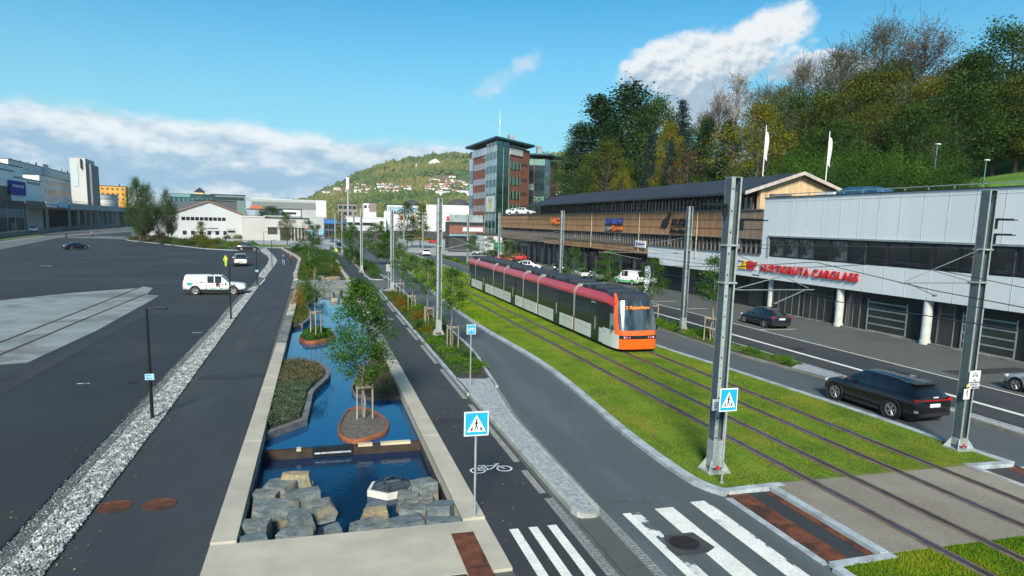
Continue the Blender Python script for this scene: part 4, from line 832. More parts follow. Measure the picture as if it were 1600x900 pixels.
rm = MB(); rm.tube((1.0, 1.6, H1+1.5), (1.0, 1.6, H1+8.2), .07, .04, 8); rm.cbox((1.0, 1.6, H1+5.6), (.25, .25, .9)); rm.build('roof_mast', WHITE, t1)
mu = MB()
for k in range(4): p = ul*(k*3.0)+nl*.14; mu.box(p.x-.05, p.x+.05, p.y-.05, p.y+.05, .2, 28.7)
for k in (1, 2): p = ur*(k*3.0)+nr*.14; mu.box(p.x-.06, p.x+.06, p.y-.06, p.y+.06, .2, 28.7)
mu.build('mullions', GRN, t1)
wp = MB().box(-.34, .34, -.09, .09, 0, 1.55).box(-.38, .38, -.07, .07, -.08, 0).mesh('window', [TG2]); wd = MB().box(-.75, .75, -.09, .09, 0, 2.0, 0).box(-.75, -.55, -.14, -.09, 0, 2, 1).box(.55, .75, -.14, -.09, 0, 2, 1).mesh('window', [GLS, GRN]); ws = MB().box(-.28, .28, -.09, .09, 0, .75).mesh('window', [GLB])
for z in (21.9, 17.9, 14.3, 10.8, 7.2):
    for k in range(8): p = ul*(10.2+k*1.4)+nl*.02; inst(wp, 'window', t1, (p.x, p.y, z-.2), (0, 0, -dl-R90))
    for k in range(3): p = ur*(7.6+k*1.9)+nr*.03; inst(wd, 'window', t1, (p.x, p.y, z-.4), (0, 0, R90-dr)); p = ur*(13.2+k*1.2)+nr*.03; inst(ws, 'window', t1, (p.x, p.y, z+.9), (0, 0, R90-dr))
onface(t1, ul, nl, 'strip_window', 8.2, 22.5, 25.2, 27.1, TG2, .2); onface(t1, ur, nr, 'balcony_panel', 6.5, 13.2, 25.2, 26.8, mat('pale_panel', (.45, .47, .46), .7), .25)
m = MB(); q = nl*.2; cf = ul*4.5+nl*.16
F = Flat(m, (cf.x, cf.y, 12.4), (ul.x*-1, ul.y*-1, 0), (0, 0, 1)); F.poly([(-3.8, -2), (3.8, -2), (3.8, 2), (-3.8, 2)], .0, 0); F.disc((0, -.3), 1.2, .02, 1)
for s in (-1, 0, 1): F.poly([(s*1.0-.25, .5), (s*1.0+.25, .5), (s*1.3, 1.7)], .03, 2)
m.build('window_banner', [mat('banner_white', (.6, .62, .6), .6), mat('banner_yellow', (.55, .5, .2), .6), BLACKP], t1)
text('ATEA', .9, GRYL, t1, (nl.x*.1+ul.x*11.8, nl.y*.1+ul.y*11.8, 24.3), (R90, 0, -dl-R90), ext=.03)
C2 = (PX(849, 64)/PX(849, 64)*64.0, PX(849, 64))
t2, u2, v2 = tower('brick and green glass office tower, the lower one standing behind and right of the taller', C2, radians(-80), 16, radians(38), 11, 26.2, 0, 0, 0, None, 0, 0, 0)
n2_ = Vector((cos(radians(-80)+pi), -sin(radians(-80)+pi))); n2r = Vector((cos(radians(38)), -sin(radians(38))))
for k in range(7):
    z = 1.4+k*3.55
    for a in range(5): onface(t2, u2, n2_, 'curtain_wall', a*3.1+.1, a*3.1+3.0, z+1.75, z+3.5, [TGD, mat('green_glass', (.20, .36, .32), .25, .2), TGD, MATS['green_glass'], TGD][(a*2+k) % 5]); onface(t2, u2, n2_, 'curtain_wall', a*3.1+.1, a*3.1+3.0, z, z+1.7, MATS['spandrel_glass'])
    onface(t2, v2, n2r, 'curtain_wall', .1, 4.2, z, z+1.7, MATS['spandrel_glass']); onface(t2, v2, n2r, 'curtain_wall', .1, 4.2, z+1.75, z+3.5, TG1 if k > 4 else TGD)
    for q in range(3): p = v2*(5.6+q*1.4)+n2r*.03; inst(ws, 'window', t2, (p.x, p.y, z+2.2), (0, 0, R90-radians(38)))
# ================================================================== more buildings
WHW = mat('white_render', (.56, .575, .57), .75, var=.04, scale=.08, stretch=(1, 1, .3)); GRW = mat('grey_render', (.34, .36, .36), .8, var=.05, scale=.2); BROWN = mat('brown_concrete', (.15, .12, .085), .85, var=.15, scale=.2)
def hit(px, A, B):                 # where the bearing of a picture column meets the plan line AB
    d = FW+RT*((px-CX)/FPX)-UP*((345-CY)/FPX); ax, ay = A; bx, by = B[0]-A[0], B[1]-A[1]; den = d.x*by-d.y*bx
    s = (ax*by-ay*bx)/den; return (d.x*s, d.y*s)
def block(label, px0, px1, ytop, A, B, dep, m, name='building', z0=0, cat='building', ref=None, roof=None):
    P, Q = hit(px0, A, B), hit(px1, A, B); r = P if ref is None else hit(ref, A, B); z1 = ZT(r[0], r[1], ytop); d = (Vector(Q)-Vector(P)).normalized(); n = Vector((-d.y, d.x))
    if n.dot(Vector(P)) < 0: n = -n
    t = root(name, label, cat, (P[0], P[1], 0)); W_ = (Vector(Q)-Vector(P)).length
    b = MB(); b.prism([(0, 0), tuple(d*W_), tuple(d*W_+n*dep), tuple(n*dep)], z0, z1); b.build('wall', m, t)
    rr = MB(); rr.prism([tuple(-n*.2), tuple(d*W_-n*.2), tuple(d*W_+n*(dep+.2)), tuple(n*(dep+.2))], z1, z1+.4); rr.build('roof', roof or GREYD, t)
    return t, d, -n, W_, z1, P
def wins(t, d, n, W_, rows_, cnt, w, h, m=None, marg=.05, name='window'):
    me = MB().box(0, w, -.06, .06, 0, h).mesh('window', [m or GLS]); a = atan2(d.y, d.x)
    for z in rows_:
        for k in range(cnt):
            s = W_*marg+(W_*(1-2*marg)-w)*k/max(1, cnt-1); p = d*s+n*.03; inst(me, name, t, (p.x, p.y, z), (0, 0, a))
def fsign(t, d, n, s0, s1, z0, z1, m, off=.25, name='sign_board'):
    a = d*s0+n*off; b = d*s1+n*off; return MB().prism([tuple(a), tuple(b), tuple(b-n*.1), tuple(a-n*.1)], z0, z1).build(name, m, t)
# podium by the tower
t, d, n, W_, z1, P = block('low brown brick podium with glass balustrade left of the tall tower', 702, 757, 349, (30, 172), (60, 168), 22, GLB, z0=0)
fsign(t, d, n, 0, W_, z1-2.6, z1-.5, BRICK, .4, 'brick_band'); fsign(t, d, n, 0, W_, z1-3.1, z1-2.65, mat('teal_edge', (.15, .33, .38), .5), .8, 'canopy_edge'); fsign(t, d, n, W_*.38, W_*.95, z1-1.9, z1-.9, WHW, .6, 'white_panel')
fsign(t, d, n, 0, W_*.95, z1+.4, z1+2.2, glass('balustrade_glass', (.22, .28, .28), .2), .1, 'balustrade')
for k in range(3): fsign(t, d, n, W_*(.1+.3*k), W_*(.1+.3*k)+1.2, .2, 3.4, GLW, .1, 'window')
t, d, n, W_, z1, P = block('small white kiosk with green fascia beyond the tram tail', 757, 801, 368, (36, 158), (60, 158), 9, WHW); fsign(t, d, n, W_*.35, W_, .8, 3.0, mat('green_fascia', (.01, .28, .12), .6), .3, 'green_panel'); fsign(t, d, n, W_*.62, W_, z1-1.2, z1+.3, mat('maroon', (.14, .05, .04), .7), .6, 'fascia')
# shopping centre: a chain of white halls across the end of the street
t, d, n, W_, z1, P = block('long white shopping hall with red marks behind the two plane trees', 600, 735, 331, (0, 300), (75, 288), 40, WHW, roof=WHW); fsign(t, d, n, 0, W_, .2, 3.4, GLB, .3, 'glazed_ground_floor')
for s in (.18, .32, .72): fsign(t, d, n, W_*s, W_*s+1.1, 8.0, 9.9, REDS, .4, 'red_panel')
sr = fsign(t, d, n, W_*.02, W_*.02+.01, 3, 3.02, WHW); text('ADVENT', 2.0, BLACKP, t, (d.x*4+n.x*.4, d.y*4+n.y*.4, 10.4), (R90, 0, atan2(d.y, d.x)), ext=.05, bold=.05)
for k in range(9): fsign(t, d, n, W_*k/9, W_*k/9+.12, 3.5, z1-.2, PANELJ, .05, 'panel_joint')
t, d, n, W_, z1, P = block('white hall with pale blue glazed upper storey, set on the shopping hall', 605, 660, 320, (0, 318), (75, 308), 40, WHW); fsign(t, d, n, W_*.02, W_*.98, z1-3, z1-.8, mat('blue_glazing', (.22, .36, .46), .3), .2, 'glazing')
t, d, n, W_, z1, P = block('tall plain white hall nearest the tower, behind the shopping hall', 666, 735, 321, (0, 318), (75, 306), 40, WHW, roof=WHW)
t, d, n, W_, z1, P = block('three storey white office building with window strips left of the plane trees', 540, 603, 340, (0, 290), (60, 285), 30, WHW, roof=WHW)
for z in (z1-3.0, z1-6.4): fsign(t, d, n, W_*.05, W_*.7, z, z+1.2, GLS, .1, 'window_strip')
fsign(t, d, n, 0, W_, .2, 3.0, GLB, .2, 'ground_floor')
t, d, n, W_, z1, P = block('low glass building with blue roof edge behind the far masts', 506, 542, 343, (0, 262), (60, 262), 14, glass('street_glass', (.06, .09, .11))); fsign(t, d, n, 0, W_, z1-1.4, z1+.1, mat('blue_fascia', (.02, .14, .40), .5), .3, 'blue_fascia'); wins(t, d, n, W_, (1, 4), 6, 1.0, 2.2)
t, d, n, W_, z1, P = block('brown and white apartment block at the foot of the hill, left one', 528, 558, 318, (0, 420), (80, 420), 18, mat('brown_render', (.22, .17, .15), .8)); wins(t, d, n, W_, (z1-3, z1-6.5), 4, 2, 1.8)
t, d, n, W_, z1, P = block('brown and white apartment block at the foot of the hill, right one', 568, 588, 317, (0, 420), (80, 420), 18, WHW); fsign(t, d, n, W_*.45, W_, z1-5, z1, MATS['brown_render'], .2, 'brown_bay'); wins(t, d, n, W_, (z1-3,), 3, 1.6, 1.6)
t, d, n, W_, z1, P = block('white warehouse with blue trim behind the glass street building', 436, 470, 327, (-40, 340), (40, 340), 25, WHW); fsign(t, d, n, W_*.1, W_*.8, z1-2.2, z1-1.2, GLS, .1, 'window_strip')
t, d, n, W_, z1, P = block('long grey hall with white roof edge at the left foot of the hill', 393, 510, 311, (-60, 420), (60, 420), 40, GRW, roof=WHW)
fsign(t, d, n, W_*.01, W_*.86, z1-5.2, z1-1.2, mat('shade_grey', (.16, .18, .18), .8), .1, 'shade_band'); fsign(t, d, n, W_*.86, W_, z1-9, z1, WHW, .3, 'white_end'); wins(t, d, n, W_*.86, (z1-4.2,), 26, 1.2, 2.6, GRW)  # flat grey band paints the shade of a recess on the wall
t, d, n, W_, z1, P = block('blue grey low hall with orange boxes on its roof', 386, 440, 327, (-60, 330), (40, 330), 20, mat('blue_render', (.26, .34, .40), .7)); fsign(t, d, n, W_*.1, W_*.45, z1+.4, z1+1.6, mat('orange_boxes', (.5, .12, .04), .7), .1, 'orange_boxes')
t, d, n, W_, z1, P = block('flat roofed teal and white hall with parked cars on its deck', 412, 470, 338, (-40, 285), (40, 285), 20, mat('teal_render', (.24, .38, .38), .7), roof=GRW)
t, d, n, W_, z1, P = block('pale concrete parking garage with ramp, left part beside the white gabled hall', 378, 414, 339, (-40, 246), (10, 246), 26, mat('garage_concrete', (.40, .40, .38), .85, var=.05, scale=.1), roof=MATS['pale_panel']); garz = z1
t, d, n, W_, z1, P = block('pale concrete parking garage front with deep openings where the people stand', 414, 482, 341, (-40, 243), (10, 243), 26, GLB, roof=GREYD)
gc = MATS['garage_concrete']; fsign(t, d, n, 0, W_, z1-2.9, z1-.1, gc, .6, 'parapet'); fsign(t, d, n, 0, W_*.06, 0, z1-2.9, gc, .5, 'pier'); fsign(t, d, n, W_*.28, W_*.34, 0, z1-2.9, gc, .5, 'pier'); fsign(t, d, n, W_*.06, W_*.28, 0, 2.0, gc, .4, 'ramp_wall')
for k in range(5): fsign(t, d, n, W_*(.58+.08*k), W_*(.58+.08*k)+.3, 0, z1-2.9, gc, .2, 'pier')
# white gabled hall
GA, GB = hit(271, (-46, 251), (-24, 261)), hit(378, (-46, 251), (-24, 261))
t = root('gabled_hall', 'white gabled hall with a row of ten small windows', 'building', (GA[0], GA[1], 0)); d = (Vector(GB)-Vector(GA)); W_ = d.length; d = d/W_; n = Vector((d.y, -d.x)); zE = ZT(GA[0], GA[1], 333); zA = zE+4.1
sec = lambda o: [(o.x, o.y, 0), (o.x+d.x*W_, o.y+d.y*W_, 0), (o.x+d.x*W_, o.y+d.y*W_, zE), (o.x+d.x*W_*.5, o.y+d.y*W_*.5, zA), (o.x, o.y, zE)]
MB().loft([sec(Vector((0, 0))), sec(-n*40)]).build('wall', WHW, t)
sec2 = lambda o: [(o.x-d.x*.5, o.y-d.y*.5, zE-.1), (o.x+d.x*W_*.5, o.y+d.y*W_*.5, zA+.05), (o.x+d.x*(W_+.5), o.y+d.y*(W_+.5), zE-.1), (o.x+d.x*(W_+.5), o.y+d.y*(W_+.5), zE+.25), (o.x+d.x*W_*.5, o.y+d.y*W_*.5, zA+.4), (o.x-d.x*.5, o.y-d.y*.5, zE+.25)]
MB().loft([sec2(n*.5), sec2(-n*41)]).build('roof', mat('hall_roof', (.10, .105, .11), .7), t)
m = MB(); m.path([(-d.x*.5+n.x*.52, -d.y*.5+n.y*.52, zE+.1), (d.x*W_*.5+n.x*.52, d.y*W_*.5+n.y*.52, zA+.22), (d.x*(W_+.5)+n.x*.52, d.y*(W_+.5)+n.y*.52, zE+.1)], .14, 4); m.build('gable_edge', mat('orange_trim', (.5, .22, .08), .7), t)
wins(t, d, n, W_*.86, (zE-2.2,), 10, 1.15, 1.1, marg=.13); wins(t, d, n, W_, (1.2,), 7, 1.2, 1.3, marg=.12)
fsign(t, d, n, W_*.76, W_*.9, .1, 3.4, mat('door_grey', (.42, .43, .43), .6), .1, 'garage_door'); fsign(t, d, n, W_*.775, W_*.885, 2.0, 2.7, GLS, .14, 'door_window'); fsign(t, d, n, W_*.46, W_*.62, 3.2, 3.5, GREYD, 1.3, 'porch_roof')
# glass and dark buildings behind the gabled hall
t, d, n, W_, z1, P = block('dark green glass hall behind the gabled hall', 266, 338, 303, (-110, 335), (0, 350), 25, glass('green_dark_glass', (.03, .07, .07))); fsign(t, d, n, 0, W_*.45, z1-1.2, z1+.2, mat('teal_roof', (.12, .26, .27), .5), .5, 'teal_edge')
for k in range(10): fsign(t, d, n, W_*k/10, W_*k/10+.25, 1, z1-1.5, MATS['teal_roof'], .1, 'mullion')
t, d, n, W_, z1, P = block('dark grey flat hall behind the gabled hall roof', 303, 371, 313, (-110, 310), (0, 325), 15, mat('slate_wall', (.07, .08, .085), .8))
t, d, n, W_, z1, P = block('long green roofed hall in the distance behind the gabled hall', 330, 385, 304, (-110, 380), (0, 395), 25, mat('green_grey', (.13, .2, .19), .8)); wins(t, d, n, W_, (z1-2.5,), 14, 1, 1.5)
p = hit(314, (-110, 400), (0, 410)); t = root('cupola_tower', 'small yellow tower with dark hipped roof on the skyline', 'tower', (p[0], p[1], 0)); zz = ZT(p[0], p[1], 300); MB().box(-2, 2, -2, 2, 0, zz).build('wall', mat('cream_yellow', (.6, .5, .22), .8), t); MB().loft([[(-2.6, -2.6, zz), (2.6, -2.6, zz), (2.6, 2.6, zz), (-2.6, 2.6, zz)], [(-.1, -.1, zz+2.4), (.1, -.1, zz+2.4), (.1, .1, zz+2.4), (-.1, .1, zz+2.4)]]).build('roof', GLB, t)
p = hit(544, (0, 330), (80, 330)); t = root('chimney_mast', 'slim tall grey chimney with white top in front of the hill', 'chimney', (p[0], p[1], 0)); zz = ZT(p[0], p[1], 277); MB().lathe([(.55, 0), (.4, zz-5.5)], 12).build('shaft', STEEL, t, smooth=40); MB().lathe([(.75, zz-5.5), (.75, zz), (0, zz)], 12).build('white_top', WHITE, t, smooth=40)
# ---------------- left: viaduct and the buildings standing on it
VA, VB = (-100, 262), (-120, 476); V2A, V2B = (-113, 262), (-134, 476)
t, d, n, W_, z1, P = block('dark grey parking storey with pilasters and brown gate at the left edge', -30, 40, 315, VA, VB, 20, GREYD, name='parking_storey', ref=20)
for s in (.52, .70, .93): fsign(t, d, n, W_*s, W_*s+.5, 0, z1-1.6, mat('pale_pilaster', (.30, .34, .36), .7), .35, 'pilaster')
fsign(t, d, n, W_*.60, W_*.74, 0, 3.6, mat('brown_gate', (.22, .12, .08), .8), .3, 'gate'); fsign(t, d, n, W_*.2, W_*.95, z1-5.5, z1-2.4, mat('band_grey', (.12, .13, .14), .7), .2, 'window_strip')
t = root('viaduct', 'brown concrete viaduct with rows of columns carrying a road deck', 'viaduct', (0, 0, 0)); P0, P1, P2 = Vector(hit(41, VA, VB)), Vector(hit(109, VA, VB)), Vector(hit(268, VA, VB)); d = (P2-P0).normalized(); n = Vector((-d.y, d.x)); n = -n if n.dot(P0) < 0 else n
zd = ZT(P1.x, P1.y, 318); zb = ZT(P1.x, P1.y, 328)
MB().prism([tuple(P0), tuple(P2), tuple(P2+n*22), tuple(P0+n*22)], zb, zd-.6).build('deck', BROWN, t)
MB().prism([tuple(P1-n*.3), tuple(P2-n*.3), tuple(P2), tuple(P1)], zb+.3, zd+.3).build('parapet', mat('parapet_grey', (.34, .36, .36), .8), t); MB().prism([tuple(P0-n*.3), tuple(P1-n*.3), tuple(P1), tuple(P0)], zd-1.9, zd-.1).build('edge_beam', BROWN, t)
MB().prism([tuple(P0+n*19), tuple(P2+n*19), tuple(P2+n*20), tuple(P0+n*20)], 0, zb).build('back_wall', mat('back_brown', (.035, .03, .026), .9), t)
k = 0
for px in (43, 75, 110, 124, 135, 144, 153, 161, 169, 177, 186, 196, 207, 220, 235, 250):
    q = Vector(hit(px, VA, VB)); MB().prism([tuple(q), tuple(q+d*1.1), tuple(q+d*1.1+n*.9), tuple(q+n*.9)], 0, zb).build('column', mat('column_concrete', (.42, .36, .28), .85, var=.12, scale=.5), t)
r_ = MB()
for i in range(60): a = P1+(P2-P1)*(i/60); r_.box(a.x-.05, a.x+.05, a.y-.05, a.y+.05, zd+.3, zd+1.3)
for z in (.8, 1.3): r_.tube((P1.x, P1.y, zd+z), (P2.x, P2.y, zd+z), .06, n=4)
r_.build('railing', GREYD, t)
def vsign(px0, px1, y0, y1, m, lab, A, B, out=.5, txt=None, tm=None, tsz=1, name='sign_board'):
    a, b = Vector(hit(px0, A, B)), Vector(hit(px1, A, B)); dd = (b-a).normalized(); nn = Vector((dd.y, -dd.x)); nn = -nn if nn.dot(a) > 0 else nn
    zt, zb_ = ZT(a.x, a.y, y0), ZT(a.x, a.y, y1); t = root(name, lab, 'sign', (a.x+nn.x*out, a.y+nn.y*out, 0)); L = (b-a).length
    MB().prism([(0, 0), tuple(dd*L), tuple(dd*L-nn*.15), tuple(-nn*.15)], zb_, zt).build('board', m, t)
    if txt:
        o = text(txt, tsz*(zt-zb_), tm, t, (dd.x*L*.5+nn.x*.03, dd.y*L*.5+nn.y*.03, (zt+zb_)/2-tsz*(zt-zb_)*.33), (R90, 0, atan2(dd.y, dd.x)), ext=.02, ax='CENTER', bold=.04); bb = [v.co.x for v in o.data.vertices]; o.scale = (L*.82/(max(bb)-min(bb)), 1, 1)
    return t, dd, nn, L, zb_, zt
vsign(71, 88, 315, 323.5, WHITE, 'white sign board on the viaduct edge beam', VA, VB, .6, 'GARASJEN', mat('sign_grey_text', (.3, .3, .3), .6), .4); vsign(90, 105.5, 315.5, 324, mat('light_blue_sign', (.03, .45, .75), .5), 'light blue sign board with white letters on the viaduct', VA, VB, .6, 'NWS', WHITE, .6)
t, d, n, W_, z1, P = block('white showroom at the left edge carrying the large blue sign', -30, 27, 265, V2A, V2B, 14, mat('showroom_white', (.82, .83, .82), .7, var=.03, scale=.1), name='showroom', ref=10); fsign(t, d, n, 0, W_*.86, z1-13, z1-6.2, GLB, .1, 'opening'); fsign(t, d, n, 0, W_, z1-3.9, z1-3.7, PANELJ, .1, 'panel_joint')
t, d, n, W_, z1, P = block('white panelled showroom wing right of the blue sign', 27, 68, 281, V2A, V2B, 14, MATS['showroom_white'], name='showroom', ref=50); fsign(t, d, n, W_*.45, W_*.95, z1-1.8, z1-.7, mat('dim_lettering', (.28, .26, .25), .6), .1, 'lettering_strip')
for q in range(6): fsign(t, d, n, 0, W_, z1-2.4-q*1.1, z1-2.35-q*1.1, PANELJ, .05, 'panel_joint')
vt, dd, nn, L, zb_, zt = vsign(16, 41, 281, 303.5, mat('cobalt_sign', (.001, .030, .30), .7, spec=.05), 'large cobalt blue sign board with white lettering on the white showroom', V2A, V2B, .8)
o = text('VOLVO', (zt-zb_)*.26, WHITE, vt, (dd.x*L*.5+nn.x*.03, dd.y*L*.5+nn.y*.03, zb_+(zt-zb_)*.55), (R90, 0, atan2(dd.y, dd.x)), ext=.02, ax='CENTER', bold=.05); bb = [v.co.x for v in o.data.vertices]; o.scale = (L*.75/(max(bb)-min(bb)), 1, 1)
V3A, V3B = (-128, 262), (-149, 476)
t, d, n, W_, z1, P = block('grey white office building with window rows beside the white slab block', 66, 128, 281, V3A, V3B, 16, mat('light_grey_panel', (.58, .62, .64), .7), name='office_building', ref=100)
for z in (z1-4.2, z1-9.4): wins(t, d, n, W_*.9, (z,), 13, 1.7, 2.7, marg=.12)
fsign(t, d, n, 0, W_*.5, z1-2.2, z1+.1, WHW, .3, 'white_band')
V4A, V4B = (-146, 262), (-166, 476)
t, d, n, W_, z1, P = block('pale upper storeys with roof plant behind the showroom', 20, 124, 261, V4A, V4B, 16, mat('pale_storey', (.70, .70, .68), .7), name='office_building', ref=70); wins(t, d, n, W_, (z1-4,), 12, 1.6, 1.2, GRW); random.seed(4)
for q in range(9): s = W_*(.08+.1*q); fsign(t, d, n, s, s+random.uniform(1, 3.4), z1+.4, z1+random.uniform(1.2, 3), GREYD, -2, 'roof_plant')
fsign(t, d, n, W_*.42, W_*.5, z1-5, z1+2.4, WHW, .4, 'stair_tower')
t, d, n, W_, z1, P = block('pale showroom storey with slanted roof at the left edge', -30, 41, 258, (-124, 262), (-145, 476), 10, MATS['showroom_white'], name='office_building', ref=20)
# slab block, orange block
p, q = Vector(hit(114.5, (-170, 452), (-100, 455))), Vector(hit(139, (-170, 452), (-100, 455))); r2 = Vector(hit(153, (-150, 480), (-60, 482))); zt = ZT(p.x, p.y, 246)
t = root('slab_block', 'tall windowless white slab block with shade-toned side rising over the viaduct', 'building', (p.x, p.y, 0)); MB().prism([(0, 0), tuple(q-p), tuple(r2-p), tuple(r2-p-(q-p))], 0, zt).build('wall', mat('slab_white', (.46, .47, .46), .8, var=.06, scale=.05), t)
u_ = (r2-q).normalized(); o_ = Vector((u_.y, -u_.x)); k1, k2 = q-p+u_*3, r2-p-u_*1; MB().prism([tuple(k1), tuple(k2), tuple(k2+o_*2.2), tuple(k1+o_*2.2)], 0, zt-3).build('side_shaft', mat('slab_shade', (.24, .225, .22), .8), t)  # the right side's shade is put into this grey
MB().box(.8, 4.0, -.12, 0, zt-16, zt-3).build('vent_panel', PANELJ, t); MB().box(q.x-p.x-2.2, q.x-p.x-1.7, -1.4, 0, zt-6, zt-.5).build('hoist', GREYD, t)
t, d, n, W_, z1, P = block('ochre yellow apartment block behind the viaduct', 150, 199, 290, (-160, 560), (-60, 575), 18, mat('ochre_render', (.66, .34, .05), .8, var=.04), name='apartment_block'); wins(t, d, n, W_, (z1-2.6, z1-6.2, z1-9.8), 6, 1.5, 1.5, mat('dim_window', (.12, .08, .07), .4), marg=.06); fsign(t, d, n, W_*.78, W_*.82, z1+.4, z1+2, GREYD, -2, 'roof_plant'); fsign(t, d, n, W_*.0, W_*.1, z1-12, z1, WHW, .2, 'stair_strip')
t, d, n, W_, z1, P = block('low white shed with grey roof on the viaduct deck', 153, 182, 304, (-160, 500), (-60, 510), 12, WHW, name='shed'); fsign(t, d, n, 0, W_*.9, z1-2.6, z1, mat('blue_grey_roof', (.3, .36, .4), .6), .5, 'roof_slope')
# low retaining wall along the side road, grass verge
m = MB(); sweep(m, [(-72, 120), (-77.5, 180), (-92, 262), (-104, 333), (-108, 440)], .5, 0, 1.6); tag(m.build('retaining_wall', CONCD), 'low dark retaining wall along the side road below the viaduct', 'wall')
sheet('grass_verge', [(-60, 120), (-67, 120), (-76.5, 180), (-89, 258), (-87.5, 262), (-74.5, 182)], .02, GR)
# ================================================================== terrain: park slope on the right, mountain ahead
def slope_z(x, y):
    s = max(0, x-50); z = 8.6+s*.20+max(0, s-30)*.10; z *= min(1, max(0, (236-y)/50)); u = max(0, x-150); return z-u*.1
xs = np.linspace(50, 330, 70); ys = np.linspace(-40, 240, 70); vv = []; ff = []
from mathutils import noise as mn
for j, y in enumerate(ys):
    for i, x in enumerate(xs): vv.append((x, y, slope_z(x, y)+mn.noise(Vector((x*.04, y*.04, 3)))*1.2*(i > 0)))
for j in range(69):
    for i in range(69): a = j*70+i; ff.append((a, a+1, a+71, a+70))
o = inst(npmesh('park_slope', vv, ff, mat('park_grass', (.06, .17, .008), .95, var=.25, scale=.12, fine=3, col2=(.11, .19, .015), thr=(.45, .6))), 'park_slope'); o.data.shade_smooth(); tag(o, kind='structure')
prof = [(-400, 8), (-200, 18), (-110, 30), (-71, 38), (-45, 45), (-20, 51), (10, 66), (44, 83), (97, 108), (120, 120), (137, 129), (165, 134), (191, 144), (250, 152), (313, 156), (420, 162), (538, 170), (700, 160), (1000, 150), (2600, 140)]
def ridge(u):
    for (a, h), (b, k) in zip(prof, prof[1:]):
        if u <= b: t = max(0, (u-a)/(b-a)); t = t*t*(3-2*t)*.5+t*.5; return h+(k-h)*t
    return 130
def hill_z(x, y):
    u = x/y*1500; t = (y-640)/860; 
    if t <= 0: return 0
    tt = min(1, t); h = max(4, ridge(u)-5)*(tt**1.25 if tt < 1 else 1)*(y/1500 if y < 1500 else 1); n = mn.noise(Vector((x*.008, y*.008, 0)))*9+mn.noise(Vector((x*.03, y*.03, 5)))*4
    return h+n*min(1, t*2)*min(1, max(.25, ridge(u)/80))-(max(0, y-1500)*.5)
NX, NY = 220, 80; vv = []; ff = []
for j in range(NY):
    y = 640+j*(1700-640)/(NY-1)
    for i in range(NX): x = (-.35+i*1.25/(NX-1))*y; vv.append((x, y, hill_z(x, y)-.5))
for j in range(NY-1):
    for i in range(NX-1): a = j*NX+i; ff.append((a, a+1, a+NX+1, a+NX))
o = inst(npmesh('mountain', vv, ff, mat('mountain_ground', (.115, .115, .035), .95, var=.3, scale=.012, fine=.25, col2=(.22, .19, .16), thr=(.56, .64))), 'mountain'); o.data.shade_smooth(); tag(o, kind='structure')
# forest on the mountain (one uncountable mass of crowns)
rs = np.random.RandomState(7); N = 15000
yy = rs.uniform(660, 1560, N*2); uu = rs.uniform(-75, 620, N*2); xx = uu*yy/1500; ns = np.array([mn.noise(Vector((x*.012, y*.012, 9))) for x, y in zip(xx, yy)]); hr = np.array([ridge(u) for u in uu]); keep = (ns > -.42) & (rs.uniform(size=N*2) < np.clip(hr/70, .25, 1)); xx, yy, uu = xx[keep][:N], yy[keep][:N], uu[keep][:N]; N = len(xx)
ico = bmesh.new(); bmesh.ops.create_icosphere(ico, subdivisions=1, radius=1); iv = np.array([v.co[:] for v in ico.verts]); itf = np.array([[v.index for v in f.verts] for f in ico.faces]); ico.free()
zz = np.array([hill_z(x, y) for x, y in zip(xx, yy)]); s = rs.uniform(3.0, 6.5, N); con = rs.uniform(size=N) < .35
V_ = np.empty((N, len(iv), 3)); jit = rs.uniform(.75, 1.25, (N, len(iv), 1)); V_[:] = iv[None]*jit; V_[:, :, 0] *= (s*np.where(con, .6, 1))[:, None]; V_[:, :, 1] *= (s*np.where(con, .6, 1))[:, None]; V_[:, :, 2] *= (s*np.where(con, 1.35, .9))[:, None]
V_ += np.stack([xx, yy, zz+s*.55], 1)[:, None]; F_ = (itf[None]+(np.arange(N)*len(iv))[:, None, None]).reshape(-1, 3)
o = inst(npmesh('forest', V_.reshape(-1, 3), F_, leafmat('forest_leaves', [(.020, .050, .018), (.045, .09, .025), (.085, .12, .03), (.15, .15, .04), (.20, .14, .045)], 0, .009, .9)), 'forest'); tag(o, 'autumn forest covering the mountain side, green to ochre', 'forest', kind='stuff')
# houses on the mountain side
HW = [mat('house_white', (.78, .77, .73), .8), mat('house_cream', (.70, .62, .45), .8), mat('house_rust', (.40, .12, .06), .8), mat('house_grey', (.5, .52, .53), .8)]; HR = [mat('roof_red', (.33, .11, .06), .8), mat('roof_dark', (.08, .08, .085), .8)]
hp = []
for k in range(8):
    L_, w_, h_ = (13, 7, 8.0) if k % 2 else (18, 7, 8.5); b = MB(); b.box(-L_/2, L_/2, -w_/2, w_/2, -3, h_, 0); b.add([(-L_/2-.4, -w_/2-.6, h_-.2), (L_/2+.4, -w_/2-.6, h_-.2), (L_/2+.4, w_/2+.6, h_-.2), (-L_/2-.4, w_/2+.6, h_-.2), (-L_/2-.4, 0, h_+1.7), (L_/2+.4, 0, h_+1.7)], [(0, 1, 5, 4), (2, 3, 4, 5), (0, 4, 3), (1, 2, 5)], 1)
    for q in range(4):
        for z in (.8, 3.4): b.box(-L_/2+1.2+q*L_/4.4, -L_/2+2.4+q*L_/4.4, -w_/2-.05, -w_/2, z, z+1.3, 2)
    hp.append(b.mesh('house', [HW[(0, 0, 0, 1, 0, 2, 3, 0)[k]], HR[(1, 0, 1, 0, 0, 1, 1, 0)[k]], GLB]))
random.seed(21); cnt = 0
